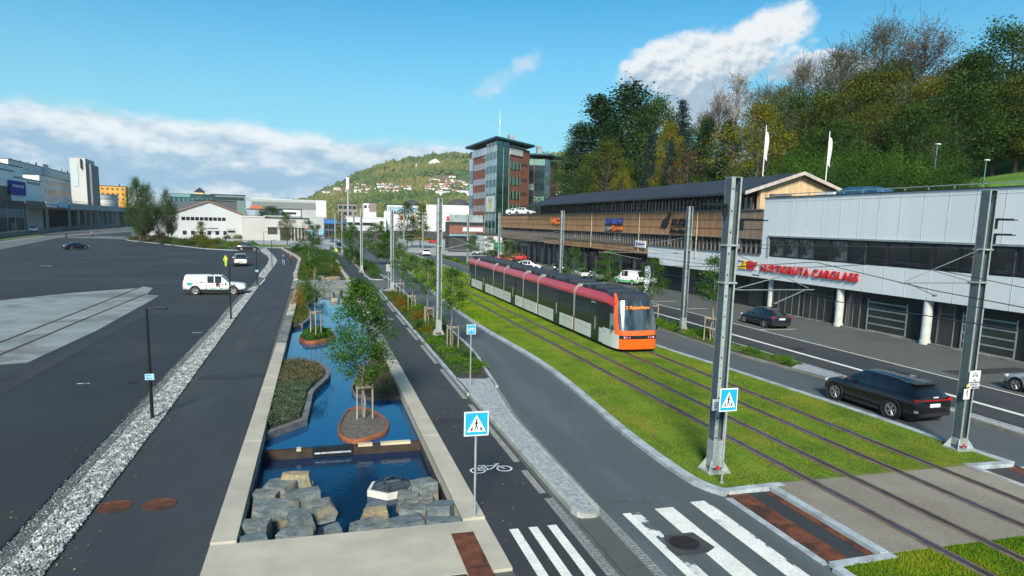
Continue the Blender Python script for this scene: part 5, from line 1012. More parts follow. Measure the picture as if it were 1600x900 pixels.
def houses(px0, px1, y0, y1, n, slope, where, y_a=700, y_b=1200):
    global cnt; made = 0; tries = 0
    while made < n and tries < n*30:
        tries += 1; px = random.uniform(px0, px1); py = random.triangular(y0, y1)+(px-px0)*slope; dd = FW+RT*((px-CX)/FPX)-UP*((py-CY)/FPX); y = y_a
        while y < 1450:
            x = dd.x/dd.y*y; z = EYE+dd.z/dd.y*y
            if hill_z(x, y) >= z: break
            y += 6
        if y >= 1440: continue
        k = random.randrange(8); o = inst(hp[k], 'house', None, (x, y-3, hill_z(x, y)+2.2), (0, 0, random.uniform(-.7, .7)), random.uniform(.42, .72)); made += 1
        tag(o, ['white house with dark roof', 'white house with red roof', 'white house with dark roof', 'cream house with red roof', 'white house with red roof', 'rust red house with dark roof', 'grey house with dark roof', 'white house with red roof'][k]+' '+where, 'house', 'houses on the mountain side')
houses(475, 515, 299, 306, 14, 0, 'at the left end of the hillside settlement', 690); houses(515, 622, 292, 311, 75, -.02, 'in the settlement low on the hillside'); houses(622, 640, 296, 306, 8, 0, 'in the thin middle of the settlement'); houses(664, 728, 282, 311, 80, 0, 'in the dense settlement just left of the tall tower'); houses(866, 905, 296, 318, 14, 0, 'right of the two towers, below the trees')
p = (hit(684, (0, 1420), (500, 1420))); zz = hill_z(*p); t = root('mountain_station', 'white building standing high on the mountain ridge', 'building', (p[0]-8, p[1]-10, zz)); MB().box(-14, 10, -5, 5, -6, 5).box(-40, -14, -4, 4, -8, 0).build('wall', WHW, t); MB().loft([[(-14.5, -5.5, 5), (10.5, -5.5, 5), (10.5, 5.5, 5), (-14.5, 5.5, 5)], [(-3, -.2, 12), (3, -.2, 12), (3, .2, 12), (-3, .2, 12)]]).build('roof', WHW, t)
# domes near the shopping halls
for px, w, lb in ((643, 5.0, 'dark dome roof behind the shopping halls, left one'), (716, 6.0, 'dark dome roof behind the shopping halls, right one beside the tower')):
    p = hit(px, (0, 400), (80, 400)); z0 = ZT(p[0], p[1], 321); t = root('dome_building', lb, 'dome', (p[0], p[1], 0)); MB().lathe([(w, 0), (w, z0)], 20).build('drum', GLB, t); MB().lathe([(w*cos(a), z0+w*.62*sin(a)) for a in [i*pi/16 for i in range(9)]], 24).build('dome', mat('dome_grey', (.05, .05, .055), .8), t, smooth=60)
# flagpoles behind the garage roof
for i, (px, X, yt) in enumerate(((1186, 45, 196), (1284, 51, 205))):
    y = PX(px, X); zt = ZT(X, y, yt); t = root('flagpole', 'white flagpole with a white banner, '+('left one above the timber gable' if i == 0 else 'right one beyond the timber gable'), 'flagpole', (X, y, 0), 0, 'flagpoles behind the garage roof'); MB().tube((0, 0, 5), (0, 0, zt), .07, .04, 10).build('pole', WHITE, t, smooth=40)
    n = 12; f = MB(); vs = []
    for k in range(n+1):
        u = k/n; w = (.35, .95)[0]+.55*sin(min(1, u*1.2)*pi*.8)
        for q in range(5): v = q/4; vs.append((.06+v*w*.5, .10*sin(v*5+u*4)*v, zt-.25-u*3.1-v*(.9 if k == 0 else .25)))
    f.add(vs, [(k*5+q, k*5+q+1, (k+1)*5+q+1, (k+1)*5+q) for k in range(n) for q in range(4)]); f.build('banner', mat('banner_cloth', (.62, .60, .62), .8, var=.15, scale=2), t, smooth=180)
# park lamps on the slope
for i, (px, X, yt, hh) in enumerate(((1451, 62, 225, 5), (1529, 66, 250, 4), (1216, 66, 240, 4), (1410, 64, 282, 1.0))):
    y = PX(px, X); zt = ZT(X, y, yt); z0 = slope_z(X, y)-.6; t = root('park_lamp', ['green park lamp post with flat head above the garage roof', 'black park lamp post with round head at the right lawn', 'park lamp post behind the left flagpole', 'short green post at the roof edge'][i], 'park lamp', (X, y, z0)); p = MB(); p.tube((0, 0, 0), (0, 0, zt-z0), .07, .05, 8); p.build('post', mat('green_post', (.08, .2, .16), .5), t)
    if i < 3: MB().cbox((.1, 0, zt-z0), (.5, .3, .14)).build('lamp_head', mat('lamp_white', (.55, .6, .58), .4), t, bevel=.04)
# feather banner flag by the service road
t = root('feather_flag', 'white feather banner flag standing at the forecourt behind the tram front', 'banner', (35.6, PX(1012, 35.6), 0)); MB().tube((0, 0, 0), (0, 0, 3.1), .03, n=6).build('pole', WHITE, t)
m = MB(); m.prism([(0, .4), (.1, .1), (.35, .3), (.6, 1.2), (.72, 2.3), (.6, 3.0), (.35, 3.2), (.1, 3.1)], -.01, .01); m.build('cloth', mat('feather_cloth', (.55, .62, .75), .7, var=.3, scale=1.2), t).rotation_euler = (R90, 0, 0)
# ================================================================== vehicles
TYRE = mat('tyre', (.012, .012, .013), .85); RIM = mat('alloy_rim', (.38, .39, .40), .35, .7); RIMD = mat('rim_shadow', (.03, .03, .03), .6)
CGL = glass('car_glass', (.010, .014, .017), .04); CGLM = CGL
TAIL = mat('tail_lamp', (.45, .008, .012), .25); HEAD = mat('head_lamp', (.7, .74, .76), .15, .2); PLATE = mat('number_plate', (.7, .72, .72), .5); PLATEG = mat('green_plate', (.02, .38, .22), .5); TRIM = mat('black_trim', (.015, .015, .016), .6)
def paint(name, c, metal=.2): return mat('car_'+name, c, .28, metal, .02, 1, coat=.7)
CARS = {
 'suv': dict(L=5.05, W=2.0, H=1.66, wb=3.03, r=.40, body=[(-.5, .50, .86, .80), (-.487, .32, 1.08, .92), (-.44, .26, 1.15, .97), (-.2, .24, 1.16, 1), (0, .24, 1.13, 1), (.22, .24, 1.08, 1), (.30, .24, 1.04, .99), (.42, .26, .92, .95), (.478, .32, .84, .86), (.5, .46, .70, .74)],
   gh=[(-.485, 0, 0, 'S'), (-.375, .93, .62, 'P'), (-.34, .95, .64, 'G'), (-.22, .99, .68, 'P'), (-.20, .99, .68, 'G'), (-.04, 1.0, .70, 'P'), (-.02, 1.0, .70, 'G'), (.10, .98, .68, 'S'), (.265, 0, 0, 'E')]),
 'hatch': dict(L=4.45, W=1.83, H=1.48, wb=2.72, r=.33, body=[(-.5, .50, .84, .80), (-.485, .28, 1.0, .92), (-.44, .22, 1.02, .97), (-.2, .20, .98, 1), (0, .2, .94, 1), (.22, .2, .92, 1), (.30, .2, .90, .98), (.42, .22, .80, .93), (.478, .28, .70, .84), (.5, .40, .60, .72)],
   gh=[(-.47, 0, 0, 'S'), (-.30, .94, .68, 'G'), (-.20, .99, .72, 'P'), (-.185, .99, .72, 'G'), (-.02, 1.0, .74, 'P'), (-.005, 1.0, .74, 'G'), (.10, .98, .72, 'S'), (.30, 0, 0, 'E')]),
 'sedan': dict(L=4.7, W=1.83, H=1.43, wb=2.8, r=.33, body=[(-.5, .50, .84, .80), (-.485, .28, .98, .92), (-.40, .22, 1.0, .97), (-.2, .20, .97, 1), (0, .2, .94, 1), (.22, .2, .92, 1), (.30, .2, .89, .98), (.42, .22, .80, .93), (.478, .28, .70, .84), (.5, .40, .60, .72)],
   gh=[(-.38, 0, 0, 'S'), (-.23, .95, .68, 'G'), (-.16, .99, .72, 'P'), (-.145, .99, .72, 'G'), (0, 1.0, .74, 'P'), (.015, 1.0, .74, 'G'), (.10, .98, .72, 'S'), (.28, 0, 0, 'E')]),
 'van': dict(L=4.5, W=1.86, H=1.86, wb=2.75, r=.33, body=[(-.5, .46, 1.06, .92), (-.49, .28, 1.12, .97), (-.40, .22, 1.12, 1), (-.2, .20, 1.10, 1), (0, .2, 1.08, 1), (.2, .2, 1.05, 1), (.28, .2, 1.02, .99), (.42, .22, .92, .95), (.478, .28, .80, .88), (.5, .40, .66, .78)],
   gh=[(-.498, 0, 0, 'S'), (-.47, .98, .86, 'P'), (-.10, 1.0, .86, 'P'), (-.08, 1.0, .86, 'G'), (.07, .99, .84, 'P'), (.085, .99, .84, 'G'), (.16, .97, .82, 'S'), (.33, 0, 0, 'E')]),
 'pickup': dict(L=5.45, W=1.90, H=1.84, wb=3.30, r=.41, body=[(-.5, .60, 1.04, .90), (-.49, .48, 1.10, .96), (-.40, .44, 1.12, .98), (-.16, .42, 1.12, .98), (0, .40, 1.10, 1), (.2, .40, 1.10, 1), (.30, .40, 1.08, .98), (.42, .42, 1.02, .95), (.478, .44, .94, .88), (.5, .52, .80, .80)],
   gh=[(-.495, 0, 0, 'C'), (-.455, .99, .86, 'P'), (-.125, 1.0, .86, 'P'), (-.12, .99, .80, 'P'), (-.105, .99, .78, 'G'), (.0, .99, .78, 'P'), (.015, .99, .78, 'G'), (.12, .975, .76, 'S'), (.235, 0, 0, 'E')]),
 'bedpickup': dict(L=5.45, W=1.90, H=1.84, wb=3.30, r=.41, body=[(-.5, .60, 1.04, .90), (-.49, .48, 1.10, .96), (-.40, .44, 1.12, .98), (-.16, .42, 1.12, .98), (0, .40, 1.10, 1), (.2, .40, 1.10, 1), (.30, .40, 1.08, .98), (.42, .42, 1.02, .95), (.478, .44, .94, .88), (.5, .52, .80, .80)],
   gh=[(-.16, 0, 0, 'S'), (-.12, .97, .76, 'P'), (-.105, .99, .78, 'G'), (.0, .99, .78, 'P'), (.015, .99, .78, 'G'), (.12, .975, .76, 'S'), (.235, 0, 0, 'E')])}
def wheelmeshes(r):
    t = MB().lathe([(r*.62, -.10), (r*.93, -.11), (r, -.07), (r, .07), (r*.93, .11), (r*.62, .10)], 28, 0, (0, 0, 0), 'x').mesh('wheel', TYRE, smooth=35)
    m = MB(); m.lathe([(0, .045), (r*.62, .045)], 24, 1, ax='x'); m.lathe([(r*.58, .10), (r*.66, .108), (r*.66, .06), (r*.58, .05)], 28, 0, ax='x'); m.lathe([(0, .10), (r*.15, .10), (r*.15, .05)], 12, 0, ax='x')
    for k in range(5):
        a = 2*pi*k/5; c = cos(a); s = sin(a)
        for da in (-.20, .20): m.tube((.085, c*r*.1, s*r*.1), (.09, cos(a+da)*r*.61, sin(a+da)*r*.61), r*.055, r*.045, 5, 0)
    return t, m.mesh('rim', [RIM, RIMD])
WCACHE = {}
def car(kind, name, label, col, x, y, h=0, z=0, grp=None, plate=None, dark_trim=False, cat='car', sc=1.0):
    # h: heading in degrees clockwise from +Y
    s = CARS[kind]; L, W_, H = s['L'], s['W']/2, s['H']; t = root(name, label, cat, (x, y, z), -radians(h), grp); t.scale = (sc, sc, sc)
    rings = []
    for fy, zl, zb, w in s['body']:
        w *= W_; hz = zb-zl; half = [(0, zl), (.82*w, zl), (.96*w, zl+.10), (w, zl+.30*hz), (w*.99, zl+.62*hz), (w*.965, zb-.10), (w*.90, zb-.015), (w*.55, zb+.02), (0, zb+.035)]
        rings.append([(a, fy*L, b) for a, b in half]+[(-a, fy*L, b) for a, b in half[-2:0:-1]])
    b = MB(); b.loft(rings, 0)
    def belt(fy):
        bs = s['body']
        for p, q in zip(bs, bs[1:]):
            if fy <= q[0]: u = (fy-p[0])/(q[0]-p[0]); return p[2]+(q[2]-p[2])*u, (p[3]+(q[3]-p[3])*u)*W_
        return bs[-1][2], bs[-1][3]*W_
    g = MB(); gh = s['gh']; rr = []
    for fy, zt, wt, ty in gh:
        zb, wb_ = belt(fy); zt2 = zb+.02 if zt == 0 else zt*H; wt2 = wb_*.78 if zt == 0 else wt*W_; wb2 = wb_*.895
        if zt == 0: half = [(wb2, zb-.02), (wb2*.97, zb-.005), (wt2*1.05, zb+.01), (wt2*.6, zb+.02), (0, zb+.036)]
        else: half = [(wb2, zb-.02), (wb2+(wt2-wb2)*.45, zb+(zt2-zb)*.5), (wt2*1.02, zt2-.085), (wt2*.86, zt2-.012), (0, zt2+.012)]
        rr.append([(a, fy*L, c) for a, c in half]+[(-a, fy*L, c) for a, c in half[-2::-1]])
    for i in range(len(rr)-1):
        ty = gh[i][3]
        for k in range(8):
            side = k in (0, 1, 6, 7); q = [rr[i][k], rr[i][k+1], rr[i+1][k+1], rr[i+1][k]]
            if ty == 'G': (g if side else b).poly(q)
            elif ty == 'S': (b if side else g).poly(q)
            else: b.poly(q)
    body = b.build('body', col, t, smooth=32); gl = g.build('windows', CGL, t, smooth=40)
    r = s['r']
    if r not in WCACHE: WCACHE[r] = wheelmeshes(r)
    tm, rm = WCACHE[r]; arch = MB()
    for fy in (-.5, .5):
        yy = fy*s['wb']+(.02*L if kind != 'pickup' else .0)
        for sx in (-1, 1):
            w = inst(tm, 'wheel', t, (sx*(W_-.095), yy, r), (0, 0, 0 if sx > 0 else pi)); inst(rm, 'rim', w, (.012, 0, 0))
            arch.lathe([(0, 0), (r+.055, 0)], 24, 0, (sx*(W_+.002), yy, r+.01), 'x'); arch.lathe([(r+.055, -.06), (r+.055, .006)], 24, 0, (sx*W_, yy, r+.01), 'x')
    arch.box(-W_*.8, W_*.8, -L*.44, L*.44, .17, .34)
    for sx in (-1, 1): arch.box(sx*W_*.97-.02, sx*W_*.97+.02, -s['wb']*.36, s['wb']*.36, s['body'][4][1]-.01, s['body'][4][1]+.10)
    arch.box(-W_*.82, W_*.82, -L*.5-.015, -L*.47, .27 if r < .4 else .34, .50); arch.box(-W_*.72, W_*.72, L*.47, L*.5+.012, .27 if r < .4 else .40, .50); arch.build('underside_trim', TRIM, t)
    zb = s['body'][1][2]; zf = s['body'][7][2]
    tall = kind in ('van', 'pickup', 'bedpickup')
    for sx in (-1, 1):
        if tall: MB().cbox((sx*W_*.90, -L*.488, zb-.22), (.17, .07, .42)).build('taillight', TAIL, t, bevel=.015)
        else: MB().cbox((sx*W_*.70, -L*.480, zb-.10), (.50, .10, .13)).build('taillight', TAIL, t, bevel=.02)
        MB().cbox((sx*W_*.70, L*.468, zf-.13), (.36, .14, .13)).build('headlight', HEAD, t, bevel=.03)
        gm = next(q for q in gh[::-1] if q[3] == 'S'); zbm, wbm = belt(gm[0]+.06); m = MB(); m.cbox((sx*(wbm+.09), (gm[0]+.055)*L, zbm+.10), (.20, .11, .15)); m.build('mirror', col if not dark_trim else TRIM, t, bevel=.03)
    MB().cbox((0, -L*.5-.012, .78 if not tall else .70), (.52, .02, .12)).build('number_plate', plate or PLATE, t); MB().cbox((0, L*.498, .50), (.52, .03, .11)).build('number_plate', plate or PLATE, t)
    MB().cbox((0, L*.494, .62), (W_*1.1, .04, .16)).build('grille', TRIM, t)
    for sx in (-1, 1): m = MB(); m.cbox((sx*W_*.955, .02*L, s['body'][4][2]-.12), (.02, .20, .03)); m.build('door_handle', TRIM if dark_trim else RIM, t)
    lines = MB()
    for fy in [q[0] for q in gh if q[3] == 'P'][:3]:
        for sx in (-1, 1): lines.cbox((sx*W_*.985, fy*L, s['body'][4][1]+.40), (.012, .012, .62))
    lines.build('door_gap', TRIM, t)
    return t, s
BLK = paint('black', (.008, .009, .013)); WHT = paint('white', (.72, .73, .72), 0); NVY = paint('navy', (.012, .018, .035)); GRYC = paint('grey', (.10, .105, .11)); SIL = paint('silver', (.40, .43, .45)); REDC = paint('red', (.50, .015, .015), 0); BLUC = paint('blue', (.02, .14, .32))
t, s = car('suv', 'parked_car', 'large black estate SUV with chrome roof rails driving away on the right lane', BLK, 23.25, 23.2, -2, grp=None, dark_trim=True)
for sx in (-1, 1): m = MB(); m.path([(sx*.60, -1.75, 1.56), (sx*.64, -1.4, 1.65), (sx*.67, 0, 1.70), (sx*.66, .45, 1.65)], .016, 6); m.build('roof_rail', mat('chrome', (.55, .57, .6), .2, .9), t)
m = MB(); m.cbox((0, -2.0, 1.555), (1.22, .30, .035)); m.build('roof_spoiler', BLK, t, bevel=.01); m = MB(); m.cbox((0, -2.50, .99), (1.5, .03, .035)); m.build('light_bar', TAIL, t)
MB().cbox((0, -2.535, .80), (.52, .01, .12)).build('blue_strip', WHITE, t); MB().cbox((0, -2.53, 1.12), (.26, .02, .05)).build('badge', HEAD, t); MB().cbox((-.86, -2.46, .56), (.14, .1, .10)).build('reflector', mat('lamp_clear', (.4, .42, .44), .3), t)
car('hatch', 'parked_car', 'dark navy fastback parked by the glass shopfront', NVY, 34.0, 46.2, 2, dark_trim=True)
car('hatch', 'parked_car', 'white car at the right edge of the picture, only its front corner showing', SIL, 33.45, 23.1, 0)
t, s = car('pickup', 'pickup_truck', 'white pickup with closed canopy and dark round door logo, side on in the lot', WHT, -9.75, 71.9, 90, cat='pickup', sc=1.03)
# logos on the pickup's right side (local +x)
f = MB(); F = Flat(f, (.955, 0, 0), (0, 1, 0), (0, 0, 1)); F.disc((.35-.0, .93), .20, .006, 0); F.poly([(.28, .9), (.5, .72), (.6, .75), (.45, .98)], .008, 1); F.poly([(.3, .8), (.52, .68), (.5, .74), (.36, .9)], .01, 2); f.build('door_logo', [BLACKP, mat('logo_red', (.5, .04, .03), .5), mat('logo_green', (.02, .35, .2), .5)], t)
text('SOLVIN TEKNIKK', .17, BLACKP, t, (.975, .62, .90), (R90, 0, R90), ext=.003, bold=.004)
f = MB(); F = Flat(f, (.955, -2.1, 1.0), (0, 1, 0), (0, 0, 1))
for k in range(7): a = k*.9; F.stroke((cos(a)*.05, sin(a)*.05), (cos(a)*.26, sin(a)*.15), .09, .006)
f.build('canopy_logo', mat('logo_teal', (.02, .40, .32), .5), t); f = MB()
for y0, y1, k in ((-.4, .25, 0), (.45, .8, 1), (.9, 1.5, 0)): f.box(.95, .965, y0, y1, .57, .64, k)
f.build('side_text', [mat('teal_text', (.2, .5, .45), .5), MATS['logo_green']], t)
MB().cbox((.955, -1.15, 1.22), (.015, .12, .05)).build('canopy_handle', TRIM, t); MB().cbox((.60, -.1, 1.86), (.10, .10, .08)).build('roof_beacon', TRIM, t); MB().box(.952, .96, -.70, -.685, .5, 1.7).box(.85, .955, -2.45, -.72, 1.115, 1.13).build('panel_gap', TRIM, t)
car('bedpickup', 'pickup_truck', 'white pickup seen from behind with dark open bed, next to the worker in yellow', WHT, -11.75, 114.5, -6, plate=PLATEG, cat='pickup', sc=1.0)[0]
bpk = bpy.data.objects; t_ = [o for o in bpk if o.name.startswith('pickup_truck')][-1]; MB().box(-.80, .80, -2.62, -.95, 1.12, 1.165).build('bed_cover', TRIM, t_, bevel=.01)
car('suv', 'parked_car', 'black SUV parked side on at the far edge of the parking lot', BLK, -15.6, 168, 90, sc=.94)
car('sedan', 'parked_car', 'dark blue sedan standing alone in the left of the parking lot', NVY, -48.6, 162, 42)
car('hatch', 'parked_car', 'blue car with lit front on the road under the viaduct', BLUC, *hit(51, (-92, 262), (-108, 400)), 160, z=.8, sc=1.3)
car('hatch', 'parked_car', 'white car driving away on the right lane beyond the tram tail', WHT, 22.7, 151, 0)
car('van', 'parked_van', 'white van with red stripe driving away far up the right lane', WHT, 19.5, 213, 0, cat='van')
car('hatch', 'parked_car', 'blue car far up the left road behind the taller one', BLUC, *G(521, 378), 175, sc=1.0); car('van', 'parked_car', 'dark blue oncoming people carrier far up the left road', paint('teal', (.02, .10, .14)), *G(531, 390), 178)
car('sedan', 'parked_car', 'red car standing across the far side street beyond the plane trees', REDC, *G(678, 380), -60); car('hatch', 'parked_car', 'blue car beside the red one beyond the plane trees', BLUC, *G(671, 374), -60)
for i, (px, py) in enumerate(((640, 369), (654, 370), (668, 369), (683, 370))): car('van', 'parked_van', ['leftmost', 'second from left', 'third from left', 'rightmost'][i]+' white van of the row parked in front of the shopping hall', WHT, *G(px, py), 90+20*i, cat='van', grp='white vans in front of the shopping hall')
car('hatch', 'parked_car', 'white car with red trim parked by the kiosk, left one', WHT, *G(747, 398), 215); car('suv', 'parked_car', 'silver car parked by the kiosk, behind the dark one', SIL, *G(762, 398), 215, sc=.9); car('suv', 'parked_car', 'black car parked by the kiosk', BLK, *G(770, 401), 210, sc=.9)
car('hatch', 'parked_car', 'red and blue small car showing above the rear of the tram', REDC, *G(790, 409), 150); car('hatch', 'parked_car', 'red car parked by the grey panels behind the white hatchback', REDC, *G(812, 407), 100)
car('hatch', 'parked_car', 'white hatchback parked side on above the tram roof', WHT, *G(826, 421), 120); car('suv', 'parked_car', 'dark blue SUV parked under the timber building left of the slim mast', NVY, *G(873, 424), 200, sc=.92)
car('sedan', 'parked_car', 'low white sports car parked between two saplings under the timber building', WHT, *G(910, 434), 185, sc=.95); car('suv', 'parked_car', 'grey SUV with green plate parked under the timber building', GRYC, *G(934, 438), 10, plate=PLATEG, sc=.92)
t, s = car('van', 'parked_van', 'small white van with bright green stripe parked beside the feather flag', WHT, *G(984, 444), -20, cat='van', plate=PLATEG); m = MB()
for sx in (-1, 1): m.box(sx*.925, sx*.945, -2.1, 2.0, .40, .58)
m.box(-.85, .85, -2.262, -2.25, .40, .52); m.build('green_stripe', mat('green_stripe', (.02, .45, .10), .4), t); MB().cbox((0, -2.225, 1.42), (1.30, .06, .48)).build('rear_window', CGL, t)
car('hatch', 'parked_car', 'silver car inside the open hall behind the small white van', SIL, 42.2, 80.6, 30)
y1_, y2_ = PX(806, 43), PX(819, 43); car('hatch', 'parked_car', 'white car on the roof deck of the timber building, left one', WHT, 43, y1_, 120, z=9.4); car('suv', 'parked_car', 'white SUV on the roof deck right behind the other white car', WHT, 43, y2_, 140, z=9.4, sc=.95)
car('suv', 'parked_car', 'dark blue car on the garage roof with only its roof showing', BLUC, 45.2, 54.0, 60, z=10.42-.15, sc=.92) if False else None
rf = root('roof_car_standin', 'blue stand-in for a dark car on the garage roof beside the right flagpole', 'car stand-in', (43.6, 47.5, 10.42)); MB().loft([[(-.9, y, 0), (.9, y, 0), (.75, y, h), (-.75, y, h)] for y, h in ((-2.2, .5), (-1, .75), (1.2, .8), (2.4, .45))]).build('car_standin', mat('car_standin', (.02, .10, .20), .5, var=.3, scale=2), rf, bevel=.08); MB().box(-.9, .9, 2.5, 4.4, 0, .42).build('white_box', WHITE, rf, bevel=.05)  # plain lofted shape added in place of a dark car
# ================================================================== tram
CREAM = mat('tram_cream', (.56, .60, .55), .4, 0, .04, .6); TRED = mat('tram_red', (.47, .03, .035), .38, 0, .05, .5, coat=.4); TORG = mat('tram_orange', (.86, .115, .008), .32, 0, .03, .5, coat=.5); TBLK = mat('tram_black', (.014, .018, .020), .22, 0, .1, .5, spec=.7); TGLS = glass('tram_glass', (.02, .028, .03), .05)
GANG = mat('gangway', (.34, .31, .26), .6, 0, .1, 1); GANGR = mat('gangway_dirty', (.26, .13, .055), .8, 0, .25, 3); TROOF = mat('tram_roof', (.028, .033, .042), .55, 0, .2, 1.5)
TC = 18.13; Y0T = 36.15
TR = root('tram', 'long seven section light rail tram with orange front, red roof edge and black window band', 'tram', (TC, Y0T, .13)); HW_ = 1.36
secs = [(2.3, 7.15), (7.55, 15.25), (15.65, 19.35), (19.75, 25.7), (26.1, 29.8), (30.2, 37.9), (38.3, 41.3)]
for i, (a, b) in enumerate(secs):
    m = MB(); m.loft([[(-HW_, y, .24), (HW_, y, .24), (HW_, y, 1.12), (-HW_, y, 1.12)] for y in (a, b)]); m.build('lower_skirt', CREAM, TR)
    m = MB(); m.loft([[(-HW_, y, 1.12), (HW_, y, 1.12), (HW_, y, 2.72), (HW_-.01, y, 2.74), (-HW_+.01, y, 2.74), (-HW_, y, 2.72)] for y in (a, b)]); m.build('window_band', TBLK, TR)
    for sx in (-1, 1):
        m = MB(); arc = [(HW_, 2.74), (HW_-.015, 2.90), (HW_-.08, 3.08), (HW_-.17, 3.20), (HW_-.25, 3.26), (HW_-.30, 3.27), (HW_-.44, 2.74)]; m.loft([[(sx*x, y, z) for x, z in arc] for y in (a, b)]); m.build('roof_edge', TRED if i else TRED, TR, smooth=50)
    MB().box(-HW_+.30, HW_-.30, a, b, 2.74, 3.285).build('roof_panel', TROOF, TR)
    if i < 6: m = MB(); m.loft([[(-HW_+.03, y, 1.2), (HW_-.03, y, 1.2), (HW_-.03, y, 2.9), (HW_-.12, y, 3.16), (HW_-.38, y, 3.42), (-HW_+.38, y, 3.42), (-HW_+.12, y, 3.16), (-HW_+.03, y, 2.9)] for y in (b-.02, b+.42)]); m.build('gangway', GANG, TR, smooth=30); MB().box(-HW_+.03, HW_-.03, b-.02, b+.42, .30, 1.2).build('gangway_skirt', GANGR, TR)
    # roof equipment
    random.seed(30+i); m = MB(); y = a+.4
    while y < b-1.0: l = random.uniform(.9, 2.2); l = min(l, b-.3-y); m.box(-.98, .98, y, y+l, 3.28, 3.28+random.uniform(.14, .32)); y += l+.25
    m.build('roof_equipment', TROOF, TR, bevel=.03)
    # panes and doors on both sides
    dd_ = {0: [(2.9, 4.1)], 1: [(10.2, 11.5)], 3: [(21.9, 23.3)], 5: [(33.3, 34.6)], 6: [(40.0, 41.0)]}.get(i, [])
    y = a+.25; cuts = []
    while y < b-.4:
        nd = [q for q in dd_ if q[0] < y+1.45 and q[1] > y]
        e = min(y+1.45, b-.22, nd[0][0]-.08 if nd else 99)
        if e-y > .35: cuts.append((y, e))
        y = nd[0][1]+.08 if nd else e+.09
    for sx in (-1, 1):
        for (p, q) in cuts: MB().box(sx*(HW_+.004)-.006, sx*(HW_+.004)+.006, p, q, 1.28, 2.40).build('window', TGLS, TR)
        for (p, q) in dd_:
            d_ = MB().box(sx*(HW_+.012)-.012, sx*(HW_+.012)+.012, p, q, .26, 2.55).build('door', TBLK, TR); mid = (p+q)/2; g_ = MB()
            for u, v in ((p+.08, mid-.06), (mid+.06, q-.08)): g_.box(sx*(HW_+.026)-.004, sx*(HW_+.026)+.004, u, v, .5, 2.4)
            g_.build('door_glass', TGLS, d_); MB().box(sx*(HW_+.03)-.012, sx*(HW_+.03)+.012, mid-.035, mid+.035, .9, 1.7).build('handle', mat('tram_handle', (.35, .36, .36), .4), d_)
    j = MB()
    for sx in (-1, 1):
        j.box(sx*(HW_+.002)-.004, sx*(HW_+.002)+.004, a+.15, b-.15, .80, .815); y = a+1.6
        while y < b-.5: j.box(sx*(HW_+.002)-.004, sx*(HW_+.002)+.004, y, y+.015, .3, 1.1); y += 1.9
    j.build('skirt_joint', mat('joint_grey', (.2, .22, .21), .6), TR)
MB().box(-1.15, 1.15, 1.2, 41.0, .04, .26).build('underframe', BLACKP, TR)
plan = [(-HW_, 2.32, 0), (-HW_+.005, 1.25, .35), (-HW_+.05, .62, .8), (-1.20, .24, 1), (-1.03, .10, 1), (-.5, .02, 1), (0, 0, 1)]; plan = plan+[(-x, y, w) for x, y, w in plan[-2::-1]]
levels = [.20, .62, .80, 1.02, 1.22, 1.30, 2.2, 3.02, 3.22, 3.38]
def yoff(z): return 0.0 if z <= 1.1 else (z-1.1)*.30+max(0, z-3.0)*1.2
def wof(z): return 1.0 if z <= 2.7 else 1-(z-2.7)*.28
rings = [[(x*wof(z), y+yoff(z)*w, z) for x, y, w in plan]+[(HW_*wof(z)*.9, 2.3, z), (-HW_*wof(z)*.9, 2.3, z)] for z in levels]
NS = {}
for i in range(len(levels)-1):
    z = (levels[i]+levels[i+1])/2
    for k in range(len(plan)-1):
        R_ = k > (len(plan)-2)/2; q = [rings[i][k], rings[i][k+1], rings[i+1][k+1], rings[i+1][k]]; kk = min(k, len(plan)-2-k)
        if kk <= 1: nm = 'cab_side' if z < 1.25 else ('roof_front' if z > 3.05 else ('cab_window' if (kk == 1 and z < 2.6) else 'cab_black'))
        elif kk == 2: nm = 'cab_side' if z < 1.1 else 'orange_frame'
        elif kk == 3: nm = 'windscreen' if 1.28 < z < 3.05 else 'orange_frame' if (z < .8 or z > 1.02) and z < 1.3 else ('light_band' if z < 1.05 else 'roof_front')
        else: nm = 'nose' if z < .8 or 1.02 < z < 1.28 else ('light_band' if z < 1.05 else ('windscreen' if z < 3.05 else 'roof_front'))
        NS.setdefault((nm, R_ and nm in ('orange_frame', 'cab_side', 'cab_window', 'cab_black')), MB()).poly(q)
NS[('roof_front', False)].poly([rings[-1][k] for k in range(len(plan))]+[rings[-1][len(plan)], rings[-1][len(plan)+1]])
mm = dict(cab_side=CREAM, nose=TORG, light_band=TBLK, windscreen=mat('windscreen', (.055, .07, .075), .10, 0, .5, 1.1, spec=1.0, col2=(.20, .24, .25), thr=(.55, .7), stretch=(1.6, 1, .35)), orange_frame=TORG, cab_window=mat('cab_glass', (.18, .26, .26), .12, 0, .2, .8, spec=.8), cab_black=TBLK, roof_front=TROOF)  # pale streaks in the windscreen colour paint its reflections
for (k, _), m in NS.items(): m.build(k, mm[k], TR, smooth=40)
for sx in (-1, 1):
    m = MB(); m.loft([[(sx*(x-dx_), y, z-dz_) for x, z in arc] for y, dx_, dz_ in ((2.32, 0, 0), (1.7, .015, .02), (1.2, .05, .07), (.95, .13, .16))]); m.build('roof_edge', TRED, TR, smooth=50)
    for x, c, r_ in ((.93, HEAD, .055), (.76, mat('red_lamp', (.8, .03, .06), .3, emit=1.5), .06), (.60, HEAD, .035)): MB().lathe([(0, -.03), (r_, -.03), (r_, .03)], 12, 0, (sx*x, .055+.03*(x > .7), .91), 'y').build('headlight', c, TR)
    m = MB(); m.path([(sx*1.30, .9, 1.35), (sx*1.46, .72, 1.32)], .02); m.cbox((sx*1.48, .70, 1.42), (.07, .10, .26)); m.build('mirror', TBLK, TR)
